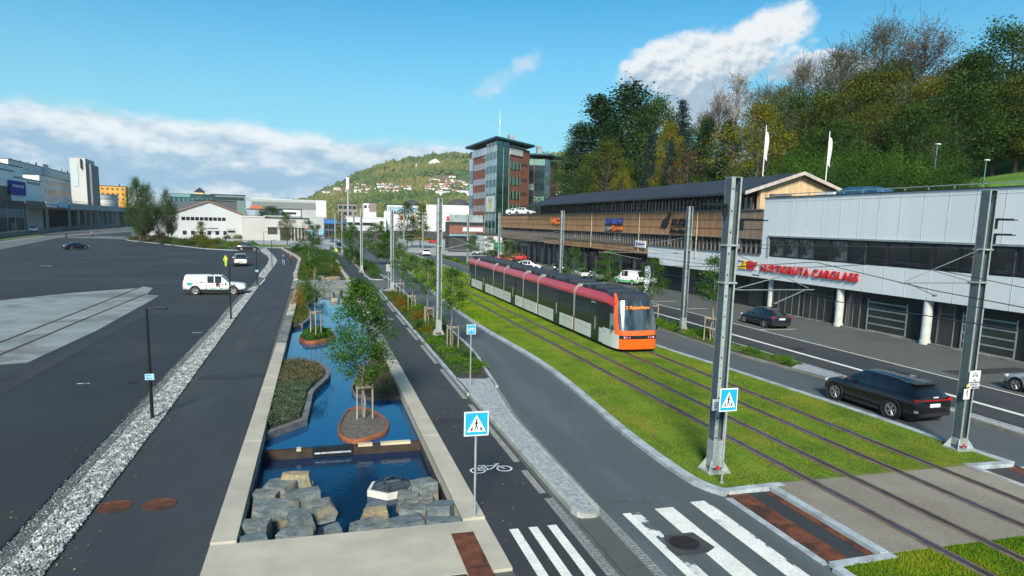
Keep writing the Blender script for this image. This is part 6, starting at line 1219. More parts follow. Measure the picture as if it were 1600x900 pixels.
DSP = mat('display_orange', (1.0, .16, .01), .5, emit=.8)
tt = text('2 Byparken', .24, DSP, TR, (-.78, .395, 2.56), (radians(90-17), 0, 0), 'destination_display', .002, 'LEFT', .006); bb = [v.co.x for v in tt.data.vertices]; tt.scale = (1.5/(max(bb)-min(bb)), 1, 1)
m = MB(); m.cbox((.0, .60, 2.93), (.09, .04, .06)); m.build('top_lamp', HEAD, TR)
m = MB(); m.tube((.35, .15, 1.34), (.12, .50, 2.3), .014, n=5); m.tube((.16, .46, 2.2), (.10, .62, 2.6), .02, n=5); m.build('wiper', BLACKP, TR)
text('bybanen', .20, WHITE, TR, (-HW_-.012, 4.2, 2.50), (R90, 0, -R90), 'lettering', .002); text('228', .15, GRYL, TR, (-HW_-.012, 2.15, .98), (R90, 0, -R90), 'lettering', .002); text('227', .15, GRYL, TR, (-HW_-.012, 9.3, .93), (R90, 0, -R90), 'lettering', .002)
m = MB(); p0 = [( -.0, 24.2, 3.45), (.5, 24.9, 4.2), (0, 24.0, 5.25)]
m.path([(0, 25.2, 3.5), (0, 24.0, 4.4), (0, 25.0, 5.38)], .035); m.box(-.7, .7, 24.9, 25.1, 5.35, 5.42); m.build('pantograph', GREYD, TR)
# ================================================================== people
def person(x, y, h, rz, label, top, legs, headm, hgt=1.75, stride=.22, z=0, arms=.25, bag=None, grp=None):
    k = hgt/1.75; me = bpy.data.meshes.new('person'); st = stride
    J = [(0, 0, .93), (0, 0, 1.15), (0, 0, 1.40), (0, .01, 1.50), (0, .02, 1.60), (0, .02, 1.72),
         (-.10, 0, .88), (-.11, st*.55, .50), (-.11, st*.9, .09), (-.11, st*.9+.13, .04), (.10, 0, .88), (.11, -st*.3, .50), (.11, -st, .10), (.11, -st+.13, .05),
         (-.19, 0, 1.40), (-.25, -.04, 1.14), (-.24, -.04+arms*.6, .92), (-.23, .0+arms*.8, .83), (.19, 0, 1.40), (.25, -.02, 1.14), (.24, arms*.5, .92), (.23, arms*.7, .83)]
    E = [(0, 1), (1, 2), (2, 3), (3, 4), (4, 5), (0, 6), (6, 7), (7, 8), (8, 9), (0, 10), (10, 11), (11, 12), (12, 13), (2, 14), (14, 15), (15, 16), (16, 17), (2, 18), (18, 19), (19, 20), (20, 21)]
    Rr = [.15, .15, .16, .06, .085, .07, .09, .065, .045, .035, .09, .065, .045, .035, .065, .05, .038, .03, .065, .05, .038, .03]
    me.from_pydata([(a*k, b*k, c*k) for a, b, c in J], E, []); o = bpy.data.objects.new('tmp', me); link(o); mo = o.modifiers.new('s', 'SKIN'); sk = me.skin_vertices[0].data
    for i, r in enumerate(Rr): sk[i].radius = (r*k, r*k*(.72 if i < 3 else 1)); 
    sk[0].use_root = True; su = o.modifiers.new('u', 'SUBSURF'); su.levels = 2
    dg = bpy.context.evaluated_depsgraph_get(); m2 = bpy.data.meshes.new_from_object(o.evaluated_get(dg)); bpy.data.objects.remove(o); m2.name = 'person'; m2.materials.clear()
    for q in (top, legs, headm, mat('skin', (.5, .3, .22), .6), mat('shoe', (.03, .03, .03), .7)): m2.materials.append(q)
    for p in m2.polygons:
        c = p.center/k; p.material_index = 4 if c.z < .09 else (1 if c.z < .92 and abs(c.x) < .185 else (2 if c.z > 1.66 or (c.z > 1.56 and c.y < -.02) else (3 if c.z > 1.50 or (abs(c.x) > .19 and c.z < .88) else 0)))
    m2.shade_smooth(); t = inst(m2, 'person', None, (x, y, z), (0, 0, rz)); tag(t, label, 'person', grp)
    if bag: MB().cbox((0, -.20*k, 1.22*k), (.28, .16, .40)).build('backpack', bag, t, bevel=.04)
    return t
C_ = lambda n, c: mat('cloth_'+n, c, .85, var=.1, scale=6)
bk, jn, rd, wh, hv = C_('black', (.02, .02, .024)), C_('jeans', (.07, .11, .18)), C_('red', (.42, .03, .03)), C_('white', (.55, .55, .55)), C_('hivis', (.55, .75, .03)); hr_, hg = C_('hair', (.06, .04, .03)), C_('greyhair', (.45, .43, .42))
person(*G(443, 415), 0, .15, 'walker in dark jacket and light blue jeans, left one of a pair on the promenade', C_('navy', (.03, .05, .09)), C_('paleblue', (.22, .30, .36)), hg, 1.78); person(*G(454.5, 413.5), 0, -.1, 'walker all in dark clothes, right one of a pair on the promenade', C_('maroon', (.10, .03, .04)), bk, hg, 1.72)
person(*G(353, 417), 0, pi*.85, 'worker in yellow high visibility suit and helmet standing beside the white pickup', hv, hv, mat('helmet', (.8, .75, .05), .4), 1.82, .05, arms=.35)
cx_, cy_ = G(525.5, 400.5); person(cx_, cy_, 0, pi, 'person in a yellow high visibility vest on the far cycle path', hv, bk, mat('red_cap', (.5, .05, .04), .6), 1.78, .2)
person(*G(144.5, 371.5), 0, 1.2, 'jogger in white and pink top running on the side road', C_('pink', (.65, .30, .28)), bk, hr_, 2.1, .4, arms=.5); x_, y_ = G(103.5, 373.5); person(x_, y_, 0, -.6, 'dark clothed cyclist leaning forward on the side road', bk, bk, bk, 2.0, .3, arms=.7, z=.1)
bk_ = root('bicycle', 'dark bicycle under the cyclist on the side road', 'bicycle', (x_, y_, 0), -.6)
for q in (-.52, .52): MB().lathe([(.33, -.02), (.36, 0), (.33, .02), (.31, 0), (.33, -.02)], 24, 0, (0, q, .36), 'x').build('wheel', TYRE, bk_)
MB().path([(0, -.52, .36), (0, -.15, .75), (0, .38, .85), (0, .52, .36)], .022).path([(0, -.15, .75), (0, -.1, .36), (0, .38, .85)], .02).path([(-.25, .42, .98), (.25, .42, .98)], .015).build('frame', BLACKP, bk_)
person(*G(352.5, 378), 0, .4, 'dark dressed pedestrian before the white gabled hall', bk, bk, hr_, 1.8, .15)
grp_p = [(464, 378, 'person in dark clothes at the left of the group under the garage front', bk, bk), (468, 377, 'person in red and white at the centre of the group under the garage front', rd, jn), (472, 379.5, 'person in dark coat nearest the camera in the group before the garage', bk, bk), (477, 382, 'dark clothed person right of the red and white banners, foremost', bk, jn), (480, 379, 'person in black beside the red and white banners', bk, bk), (484.5, 376, 'person in dark jacket at the right end of the group', C_('blueblack', (.03, .04, .07)), bk)]
for i, (px, py, lb, a, b) in enumerate(grp_p): person(*G(px, py), 0, i*1.1, lb, a, b, hr_, 1.78, .12, grp='people gathered before the garage')
for i, (px, py) in enumerate(((479, 372), (478.5, 378))): x_, y_ = G(px, py); t = root('beach_flag', 'red and white feather banner by the group of people, '+('farther' if i == 0 else 'nearer')+' one', 'banner', (x_, y_, 0)); MB().tube((0, 0, 0), (0, 0, 5), .05, n=6).build('pole', WHITE, t); m = MB(); m.prism([(0, 1.6), (.9, 2.0), (1.1, 3.6), (.8, 5), (.1, 5)], -.02, .02); m.build('cloth', mat('pink_banner', (.6, .25, .25), .7, var=.5, scale=.9), t).rotation_euler = (R90, 0, 0)
# ================================================================== vegetation
BARK = mat('bark', (.085, .07, .055), .9, 0, .2, 3, fine=12); BARKP = mat('pale_bark', (.24, .21, .17), .9, 0, .2, 3)
LG = leafmat('leaf_green', [(.014, .055, .008), (.032, .10, .012), (.065, .155, .02), (.11, .19, .03)], .3, 1.2)
LD = leafmat('leaf_dark', [(.012, .038, .010), (.028, .070, .013), (.055, .105, .018), (.09, .135, .022)], .25, .35)
LO = leafmat('leaf_olive', [(.028, .052, .010), (.060, .095, .014), (.11, .13, .018), (.17, .155, .02)], .3, .4)
LY = leafmat('leaf_yellow', [(.05, .075, .008), (.12, .14, .010), (.24, .21, .015), (.36, .22, .02)], .35, .4)
LB = leafmat('leaf_bluefir', [(.012, .030, .026), (.022, .050, .042), (.045, .078, .062)], .1, .6)
LC = leafmat('leaf_conifer', [(.008, .028, .010), (.018, .052, .014), (.035, .080, .022)], .1, .4)
LR = leafmat('leaf_russet', [(.06, .035, .015), (.12, .06, .02), (.17, .10, .03)], .3, .5)
LM = leafmat('leaf_maroon', [(.012, .008, .009), (.03, .014, .015), (.05, .022, .02)], .2, .5)
LBR = leafmat('leaf_bright', [(.05, .13, .01), (.10, .22, .015), (.18, .30, .03)], .3, 1.5)
LH = leafmat('leaf_heather', [(.035, .045, .018), (.075, .085, .035), (.13, .12, .055), (.17, .12, .07)], .15, 2.0)
LS = leafmat('leaf_silver', [(.035, .060, .032), (.075, .11, .06), (.14, .17, .11)], .15, 2.5)
def tree_meshes(seed, kind, leaf, bark=BARK, h=10.0, R=3.0, cb=.25, ncl=110, per=42, ls=.34, sig=.55, trunk_r=.22):
    rs = np.random.RandomState(seed); random.seed(seed); T_ = MB(); z0 = h*cb; cl = []
    lean = rs.normal(size=2)*.02*h; top = Vector((lean[0], lean[1], h*.93)); tp = []
    n = 7
    for i in range(n+1): u = i/n; tp.append(Vector((lean[0]*u+rs.normal()*.01*h*(0 < i), lean[1]*u+rs.normal()*.01*h*(0 < i), h*.93*u)))
    for i in range(n): T_.tube(tp[i], tp[i+1], trunk_r*(1-.82*i/n), trunk_r*(1-.82*(i+1)/n), 8, cap=False)
    def tpos(z): u = min(.999, max(0, z/(h*.93)))*n; i = int(u); return tp[i].lerp(tp[min(n, i+1)], u-i)
    def rad(zf):                    # crown radius by relative height
        if kind == 'round': return R*max(.08, (1-abs(2*zf-.88)**2.3*.9 if zf < .94 else .3))
        if kind in ('cone', 'con2'): return R*(1-zf)**(.9 if kind == 'cone' else .7)*(.8+.2*sin(zf*23))+.06
        if kind == 'column': return R*(.45+.75*sin(pi*min(1, zf*.9+.08)))*(1 if zf < .8 else (1.25-zf)*2.1)
        return R*max(.1, sin(pi*min(.97, zf*.9+.1))**.6)
    lob = rs.uniform(0, 2*pi, 5); la = rs.uniform(.05, .22, 5)
    for c in range(ncl):
        zf = rs.uniform(0, 1)**(.9 if kind not in ('cone', 'con2') else 1.3); z = z0+(h-z0)*zf; a = rs.uniform(0, 2*pi); lobf = 1+sum(la[q]*sin((q+1)*a+lob[q]+zf*3) for q in range(5))
        rr = rad(zf)*lobf*(rs.uniform(.15, 1)**.45); p = Vector((cos(a)*rr, sin(a)*rr, z))+tpos(z)*.8*Vector((1, 1, 0)) if False else Vector((cos(a)*rr+tpos(z).x, sin(a)*rr+tpos(z).y, z-(.12*rr if kind == 'cone' else 0)))
        cl.append(p)
        if c % (2 if kind != 'bare' else 1) == 0:
            zb_ = max(h*.12, z-rr*(.75 if kind != 'cone' else -.05)); b = tpos(zb_); mid = b.lerp(p, .5)+Vector((rs.normal()*.06, rs.normal()*.06, .06*rr*(-1 if kind == 'cone' else 1)))*R*.3
            r0 = trunk_r*.30*(1-.5*zf); T_.tube(b, mid, r0, r0*.6, 5, cap=False); T_.tube(mid, p, r0*.6, r0*.15, 4, cap=False)
            if kind == 'bare':
                for _ in range(7):
                    q = mid.lerp(p, rs.uniform(.1, 1)); e = q+Vector((rs.normal()*.8, rs.normal()*.8, abs(rs.normal())*1.0+.3))*R*.22; T_.tube(q, e, r0*.28, .012, 3, cap=False)
                    for _ in range(3): q2 = q.lerp(e, rs.uniform(.3, 1)); e2 = q2+Vector((rs.normal()*.7, rs.normal()*.7, abs(rs.normal())*.8+.2))*R*.12; T_.tube(q2, e2, .014, .008, 3, cap=False)
    cl = np.array([c[:] for c in cl]); k = np.maximum(1, rs.poisson(per, len(cl))); cen = np.repeat(cl, k, 0)+rs.normal(size=(k.sum(), 3))*sig*np.array([1, 1, .75 if kind != 'cone' else .35])
    cen[:, 2] = np.maximum(cen[:, 2], z0*.6); v, f = leaves(cen, ls, rs, .6, up=.3)
    return T_.mesh('trunk', bark, fix=False), npmesh('crown', v, f, leaf)
TREEL = {}
def tree_thing(ms, name, label, loc, rz=0, sc=1, group=None, cat='tree'):
    t = root(name, label, cat, loc, rz, group); t.scale = sc if isinstance(sc, tuple) else (sc, sc, sc); inst(ms[0], 'trunk', t); inst(ms[1], 'crown', t); return t
P = {}
P['dark'] = tree_meshes(1, 'round', LD, h=10, R=3.6, cb=.2, ncl=190, per=75, ls=.20, sig=.48); P['dark2'] = tree_meshes(2, 'round', LD, h=10, R=3.9, cb=.2, ncl=200, per=75, ls=.19, sig=.46)
P['olive'] = tree_meshes(3, 'round', LO, h=10, R=3.7, cb=.2, ncl=180, per=70, ls=.18, sig=.45); P['yellow'] = tree_meshes(4, 'round', LY, h=10, R=3.4, cb=.2, ncl=160, per=60, ls=.18, sig=.45)
P['con'] = tree_meshes(5, 'cone', LC, h=10, R=2.4, cb=.06, ncl=300, per=56, ls=.17, sig=.30); P['con2'] = tree_meshes(6, 'con2', LC, h=10, R=2.6, cb=.05, ncl=260, per=56, ls=.17, sig=.34)
P['fir'] = tree_meshes(7, 'cone', LB, h=10, R=2.5, cb=.05, ncl=260, per=44, ls=.16, sig=.24); P['bare'] = tree_meshes(8, 'bare', LO, h=10, R=3.6, cb=.2, ncl=80, per=95, ls=.12, sig=.6, trunk_r=.2)
P['bare2'] = tree_meshes(9, 'bare', LR, h=10, R=3.0, cb=.2, ncl=70, per=60, ls=.12, sig=.55, trunk_r=.18); P['birch'] = tree_meshes(10, 'bare', LR, BARKP, h=10, R=1.9, cb=.15, ncl=80, per=14, ls=.14, sig=.45, trunk_r=.14)
P['russet'] = tree_meshes(11, 'round', LR, h=10, R=3.6, cb=.1, ncl=90, per=30, ls=.22); P['maroon'] = tree_meshes(12, 'round', LM, h=10, R=3.8, cb=.1, ncl=120, per=50, ls=.3)
HT = [ # px, X, ytop, width factor, kind, label
 (905, 58, 196, 1.0, 'con2', 'dark pine at the left end of the park trees, beside the lower tower'), (934, 62, 153, 1.15, 'con', 'tall dark pine, first tall top from the left in the park'), (973, 66, 136, 1.15, 'con2', 'tallest dark pine in the left part of the park'),
 (952, 60, 186, .9, 'con2', 'dark pine filling the gap between the two tall pines'), (1013, 66, 158, 1.0, 'dark', 'round dark green tree right of the tallest pine'), (1061, 68, 161, .95, 'fir', 'slim blue green fir standing above the timber roof'),
 (1036, 64, 196, .7, 'yellow', 'small orange and yellow tree beside the blue fir'), (944, 52, 224, 1.0, 'olive', 'olive brown rounded tree in front of the tall pines'), (972, 51, 268, .8, 'yellow', 'low yellow green tree just behind the timber roof'),
 (915, 52, 262, .9, 'dark', 'low dark tree at the left end of the timber roof'), (1012, 56, 214, 1.0, 'fir', 'broad blue grey fir in front of the round dark tree'), (1038, 55, 226, 1.0, 'fir', 'low blue fir left of the russet tree'), (1070, 57, 236, .95, 'russet', 'russet brown tree on the edge of the lawn'),
 (1030, 56, 256, .7, 'yellow', 'small ochre shrub like tree by the park lamp'), (1094, 72, 190, .8, 'con', 'dark narrow conifer behind the russet tree'), (1112, 82, 155, .9, 'bare2', 'thin bare tree left of the birch'), (1142, 80, 124, 1.0, 'birch', 'tall slender birch with sparse brown leaves'),
 (1127, 74, 192, .9, 'con2', 'dark conifer at the foot of the birch'), (1176, 62, 166, 1.15, 'yellow', 'broad olive yellow maple behind the left flagpole'), (1183, 84, 150, .9, 'bare', 'bare crowned tree behind the olive yellow maple'), (1238, 92, 114, 1.0, 'bare', 'bare tree rising behind the dark trees right of the maple'),
 (1228, 74, 150, 1.1, 'dark2', 'dark green tree between the maple and the bare crowns'), (1262, 76, 152, 1.0, 'olive', 'olive tree right of the dark green one'), (1296, 92, 92, 1.2, 'bare', 'large bare crowned tree, left one of three on the skyline'), (1352, 92, 58, 1.2, 'bare', 'large bare crowned tree, middle one of three on the skyline'),
 (1415, 94, 50, 1.2, 'bare2', 'large bare crowned tree, right one of three on the skyline'), (1318, 78, 122, 1.2, 'olive', 'broad olive tree below the left bare crown'), (1372, 80, 112, 1.2, 'olive', 'broad yellow olive tree below the middle bare crown'), (1430, 84, 128, 1.1, 'yellow', 'ochre tree between the bare crowns and the big dark tree'),
 (1450, 88, 100, 1.0, 'russet', 'russet tree at the left of the big dark tree'), (1548, 92, 42, 1.25, 'dark2', 'big dark green tree, highest one at the right'), (1505, 90, 90, 1.1, 'dark', 'dark tree leaning against the highest tree'), (1596, 94, 58, .95, 'bare2', 'thin leafed dark tree at the right edge of the sky'),
 (1622, 88, 60, 1.1, 'dark', 'dark tree cut by the right picture edge'), (1575, 82, 120, 1.1, 'olive', 'olive tree low under the highest tree'), (1475, 74, 140, 1.3, 'dark2', 'broad dark tree in the middle of the right slope'), (1540, 82, 138, 1.3, 'dark', 'broad dark tree over the right lawn'), (1600, 82, 150, 1.2, 'olive', 'broad olive tree at the right edge over the lawn'),
 (1412, 70, 165, 1.1, 'dark', 'dark tree above the bushes by the tall green lamp'), (1369, 70, 206, .9, 'maroon', 'dark maroon leaved tree above the bushes'), (1300, 68, 188, 1.1, 'dark2', 'dark rounded tree above the clipped bushes, left one'), (1338, 72, 172, 1.1, 'olive', 'olive rounded tree above the clipped bushes, right one'),
 (1268, 66, 205, .9, 'dark', 'dark green tree behind the right flagpole'), (1446, 66, 200, 1.0, 'dark2', 'low dark tree beside the tall green lamp'), (1090, 90, 185, 1.0, 'olive', 'olive tree far behind the lawn left of the birch'), (1205, 98, 140, 1.0, 'dark', 'dark tree on the skyline behind the maple'),
 (1385, 110, 95, 1.2, 'dark', 'dark tree seen through the bare crowns'), (1320, 112, 120, 1.2, 'dark2', 'dark tree behind the left bare crown'), (1480, 108, 92, 1.1, 'olive', 'olive tree seen behind the russet one'), (890, 70, 232, .9, 'dark2', 'dark tree behind the leftmost pine'), (1055, 84, 200, 1.1, 'dark', 'dark tree behind the blue fir'), (1000, 84, 170, 1.1, 'con', 'dark pine behind the round dark tree')]
for i, (px, X, yt, wf, kd, lb) in enumerate(HT):
    y = PX(px, X); z0 = slope_z(X, y)-.4; h = ZT(X, y, yt)-z0; sc = h/9.8
    ws_ = sc*wf*((1.4 if kd[:3] == 'con' else 1.0) if kd in ('con', 'con2', 'fir', 'birch') else .5)+ (0 if kd in ('con', 'con2', 'fir', 'birch') else .5*wf*min(sc, 1.25))
    tree_thing(P[kd], {'con': 'pine_tree', 'con2': 'pine_tree', 'fir': 'fir_tree', 'birch': 'birch_tree'}.get(kd, 'tree'), lb, (X, y, z0), i*1.7, (ws_, ws_, sc), 'trees on the park slope')
# bushes on the slope
def shrub_mesh(seed, leaf, r=1.0, h=1.0, n=1400, ls=.10, flat=1.0):
    rs = np.random.RandomState(seed); a = rs.uniform(0, 2*pi, n); u = rs.uniform(0, 1, n); rr = rs.uniform(.35, 1, n)**.5; ph = np.arccos(u)
    lob = 1+.22*np.sin(3*a+seed)+.15*np.sin(5*a+2*seed)+.12*np.sin(7*ph+a*2)
    c = np.stack([np.cos(a)*np.sin(ph)*rr*r*lob, np.sin(a)*np.sin(ph)*rr*r*lob, np.cos(ph)*rr*h*lob*flat+.04], 1); v, f = leaves(c, ls, rs, .6, .2); return npmesh('foliage', v, f, leaf)
SM = {'dark': shrub_mesh(1, LD, 1, 1, 2600, .10), 'green': shrub_mesh(2, LG, 1, 1, 2200, .09), 'bright': shrub_mesh(3, LBR, 1, .8, 2000, .11), 'rust': shrub_mesh(4, leafmat('leaf_rustgrass', [(.14, .07, .012), (.24, .13, .02), (.30, .20, .05)], .3, 2), .9, 1.3, 2600, .08),
      'olive': shrub_mesh(5, LO, 1, .9, 2000, .09), 'silver': shrub_mesh(6, LS, 1, .7, 2400, .07), 'yellow': shrub_mesh(7, LY, 1, .9, 1800, .10), 'red': shrub_mesh(8, leafmat('leaf_red', [(.16, .03, .012), (.28, .06, .02)], .3, 2), .8, .9, 900, .08), 'heather': shrub_mesh(9, LH, 1, .7, 2200, .07)}
def shrub(kd, x, y, z, r, h, label, grp, name='shrub', cat='shrub', rz=0):
    o = inst(SM[kd], name, None, (x, y, z), (0, 0, rz), (r, r, h)); tag(o, label, cat, grp); return o
random.seed(77)
SM['green'], SMG = SM['green'], SM['green']; SM['bush'] = shrub_mesh(31, leafmat('leaf_bush', [(.012, .045, .008), (.030, .085, .010), (.065, .15, .016), (.11, .20, .025)], .25, 1.0), 1, 1, 15000, .034); SM['bushd'] = shrub_mesh(32, LD, 1, 1, 14000, .034)
for px, X, yt, r, kd, lb in ((1235, 60, 246, 4.2, 'green', 'clipped bright topped bush, leftmost of the hedge above the gable'), (1272, 61, 243, 4.6, 'green', 'green bush, second of the hedge above the gable'), (1315, 61, 241, 4.6, 'green', 'green bush in the middle of the hedge, right of the flagpole'), (1358, 61, 240, 4.6, 'green', 'green bush, highest of the hedge over the garage roof'),
   (1400, 60, 246, 4.6, 'green', 'green bush by the short green post'), (1440, 59, 254, 4.2, 'green', 'green bush behind the tall green lamp'), (1472, 60, 262, 3.2, 'dark', 'rightmost dark bush before the lawn'), (1086, 60, 274, 1.6, 'bright', 'small bright round bush on the lawn'), (1300, 56, 268, 3.4, 'dark', 'low dark bush over the garage roof edge behind the car stand-in'), (1380, 55, 272, 3.4, 'dark', 'low dark bush over the garage roof edge by the short post')):
    y = PX(px, X); z0 = slope_z(X, y)-.6; shrub({'green': 'bush', 'dark': 'bushd'}.get(kd, kd), X, y, z0, r, ZT(X, y, yt)-z0, lb, 'bushes on the park slope', 'bush', 'bush', random.random()*6)
# ---------------- trees of the street
ST = [tree_meshes(20+i, 'column', (LG, LG, LY)[i], BARKP, h=4.6, R=.66, cb=.38, ncl=52, per=60, ls=.095, sig=.16, trunk_r=.045) for i in range(3)]
def stakes(t, r=.38, h=1.35, s=1.0):
    m = MB(); q = [(r*cos(a), r*sin(a)) for a in (.5, 2.6, 4.7)]
    for x, y in q: m.tube((x, y, 0), (x, y, h), .035, n=6)
    for i in range(3): m.cbox(((q[i][0]+q[(i+1) % 3][0])/2, (q[i][1]+q[(i+1) % 3][1])/2, h-.1), (.04, sqrt((q[i][0]-q[(i+1) % 3][0])**2+(q[i][1]-q[(i+1) % 3][1])**2), .07), 0, Matrix.Rotation(atan2(q[(i+1) % 3][1]-q[i][1], q[(i+1) % 3][0]-q[i][0])-R90, 3, 'Z'))
    m.build('stakes', WOODP, t)
def street_tree(k, x, y, ytop, label, grp, wf=1.0, z=.05):
    h = ZT(x, y, ytop)-z; s = h/4.75; t = tree_thing(ST[k], 'street_tree', label, (x, y, z), k+x*3, (wf*(.35+.65*s), wf*(.35+.65*s), s), grp); stakes(t); return t
for x, y, yt, lb in ((7.55, 39.4, 416, 'staked sapling in the planting strip, nearest to the bicycle sign'), (7.5, 48.4, 402, 'staked sapling in the planting strip, just beyond the nearest strip mast'), (7.55, 57.2, 397, 'staked sapling in the planting strip, third from the bicycle sign'), (7.6, 66.5, 378, 'staked sapling in the planting strip, farthest before the crossing gap')): street_tree(0 if y < 50 else 1, x, y, yt, lb, 'saplings in the planting strip', 1.0)
for px, yt, k, lb in ((1122, 398, 0, 'staked sapling in the median, nearest, beside the large mast'), (1025, 404, 1, 'sapling in the median showing right of the tram front'), (955, 390, 0, 'dense sapling in the median left of the white van'), (898, 386, 1, 'dense sapling in the median by the white sports car'), (797, 372, 1, 'sapling in the median above the tram rear half'), (766, 368, 1, 'small sapling in the median left of the kiosk'), (740, 366, 0, 'sapling in the median just behind the tram tail')):
    street_tree(k, 25.2, PX(px, 25.2), yt, lb, 'saplings in the median', 1.35 if px < 1100 else 1.0)
ybig = tree_meshes(40, 'round', LG, BARK, h=6, R=1.9, cb=.22, ncl=120, per=40, ls=.17, sig=.30, trunk_r=.12)
for px, X, yt, lb, k in ((553, 3.6, 352, 'dense dark tree in the far planting strip, left one', 0), (590, 7.2, 350, 'dense dark tree in the far planting strip behind the nearer mast', 0), (606, 8.0, 362, 'smaller dense tree at the road side of the far planting strip', 0)): y = 118; X = hit(px, (-20, y), (40, y))[0]; h = ZT(X, y, yt); tree_thing(ybig, 'street_tree', lb, (X, y, 0), px, (h/6*1.05, h/6*1.05, h/6), 'dense trees in the far strip')
yel = tree_meshes(41, 'cone', LY, BARK, h=8, R=2.3, cb=.2, ncl=130, per=40, ls=.22, sig=.38, trunk_r=.12); grn = tree_meshes(42, 'round', LD, BARK, h=8, R=2.0, cb=.2, ncl=110, per=34, ls=.22, sig=.36, trunk_r=.12)
for px, Y, yt, ms, lb in ((657, 195, 318, yel, 'golden yellow pointed tree before the white shopping hall'), (636, 195, 318, grn, 'green tree left of the golden yellow one'), (644, 205, 340, grn, 'thin dark tree between the golden and the green tree'), (597, 230, 345, yel, 'thin far tree before the white office building'), (533, 225, 333, yel, 'small golden tree beside the blue edged glass building'), (487, 215, 352, grn, 'green tree right of the red banners'), (497, 200, 352, grn, 'dark green tree left of the far blue signs')):
    X = hit(px, (-60, Y), (60, Y))[0]; h = ZT(X, Y, yt); tree_thing(ms, 'tree', lb, (X, Y, 0), px, (h/8, h/8, h/8), 'trees around the far plaza')
for px, Y, yt, ms, k, lb in ((218, 205, 282, P['dark'], .50, 'tall dark tree at the corner of the parking lot bed, front one'), (230, 222, 290, P['dark2'], .58, 'dark tree behind the tall dark corner tree'), (261, 222, 298, P['dark2'], .45, 'tall narrow tree left of the white gabled hall'), (224, 210, 318, P['dark'], .9, 'low dark tree under the tall corner tree'), (268, 226, 318, P['dark'], .5, 'dark tree touching the gabled hall corner'), (247, 214, 330, P['olive'], .7, 'small leaning tree between the two tall trees'), (313, 195, 346, yel, 1.3, 'light green bushy tree before the gabled hall'), (448, 205, 336, P['olive'], .75, 'olive tree before the pale garage'), (426, 330, 324, P['dark'], 1.6, 'dark broad tree behind the teal hall'), (700, 160, 0, None, 1, '')):
    if ms is None: continue
    X = hit(px, (-120, Y), (60, Y))[0]; h = ZT(X, Y, yt); H0 = 8 if ms in (yel, grn) else 9.8; tree_thing(ms, 'tree', lb, (X, Y, 0), px, (h/H0*k, h/H0*k, h/H0), 'trees around the parking lot')
# tree in the near planter: leafy, over the water
bt = tree_meshes(50, 'round', LG, BARKP, h=5.2, R=1.22, cb=.30, ncl=150, per=74, ls=.090, sig=.16, trunk_r=.05)
x, y = 1.62, 26.6; h = ZT(x, y, 438)+.25; t = tree_thing(bt, 'planter_tree', 'leafy young tree with stakes standing in the large corten planter', (x, y, -.25), 1.2, (h/5.2*.93, h/5.2*.98, h/5.2)); stakes(t, .34, 1.35)
bt2 = tree_meshes(51, 'column', LG, BARKP, h=4.6, R=.70, cb=.40, ncl=52, per=52, ls=.095, sig=.17, trunk_r=.045); x, y = -.25, 46.6; h = ZT(x, y, 398); t = tree_thing(bt2, 'planter_tree', 'slim young tree with stakes in the farther planter', (x, y, -.2), 0, (h/4.6, h/4.6, h/4.6)); stakes(t, .34, 1.5)
# trees and shrubs of the far bed
for px, py, yt, ms, k, lb in ((492, 437, 375, bt2, 2.0, 'bushy tree in the far planted bed just beyond the bridge paving'), (483, 410, 362, bt2, 2.0, 'dark bushy tree in the middle of the far planted bed'), (481, 388, 345, bt2, 1.8, 'tree at the far tip of the planted bed before the plaza'), (518, 425, 385, bt2, 1.0, 'thin staked tree at the right edge of the far bed')):
    X, Y = G(px, py); h = ZT(X, Y, yt); tree_thing(ms, 'bed_tree', lb, (X, Y, 0), px, (h/4.6*k*.8, h/4.6*k*.8, h/4.6), 'trees in the far planted bed')
sheet('bed_soil', [(-2.8, 87), (3.3, 87), (3.0, 111), (2.8, 132), (1.3, 153), (.2, 180), (-8.6, 184), (-6.6, 161.5), (-4.4, 144), (-3.2, 131), (-2.9, 110)], .03, SOIL)
random.seed(5); kinds = ['green', 'olive', 'silver', 'heather', 'green', 'dark', 'yellow', 'red', 'silver', 'green']
for i in range(46):
    Y = 88+i*1.95+random.random(); u = random.uniform(.08, .92); xl = -2.6 if Y < 130 else -2.6-(Y-130)*.12; xr = 3.1 if Y < 130 else 3.1-(Y-130)*.06; kd = kinds[random.randrange(10)]
    if u > .62 and Y < 100: kd = 'olive'
    r = random.uniform(.7, 1.35); shrub(kd, xl+(xr-xl)*u, Y, 0, r, r*random.uniform(.7, 1.3), kd+' shrub in the far planted bed beyond the bridge paving', 'shrubs in the far planted bed', rz=i)
for i, (px, py, r, h, kd, lb) in enumerate(((466, 478, .75, 1.15, 'rust', 'rust coloured tall grass clump against the far left canal wall, nearest'), (470, 466, .7, 1.1, 'rust', 'rust coloured tall grass clump just beyond the nearest one'), (468, 490, .55, .5, 'olive', 'low olive clump in front of the rust coloured grass'), (478, 456, .8, 1.0, 'dark', 'dark green shrub behind the rust coloured grass'), (486, 468, .8, .8, 'green', 'green shrub at the water edge right of the rust coloured grass'))):
    X, Y = G(px, py, -.1); shrub(kd, X, Y, -.14, r, h, lb, 'plants on the far left pond bed', rz=i)
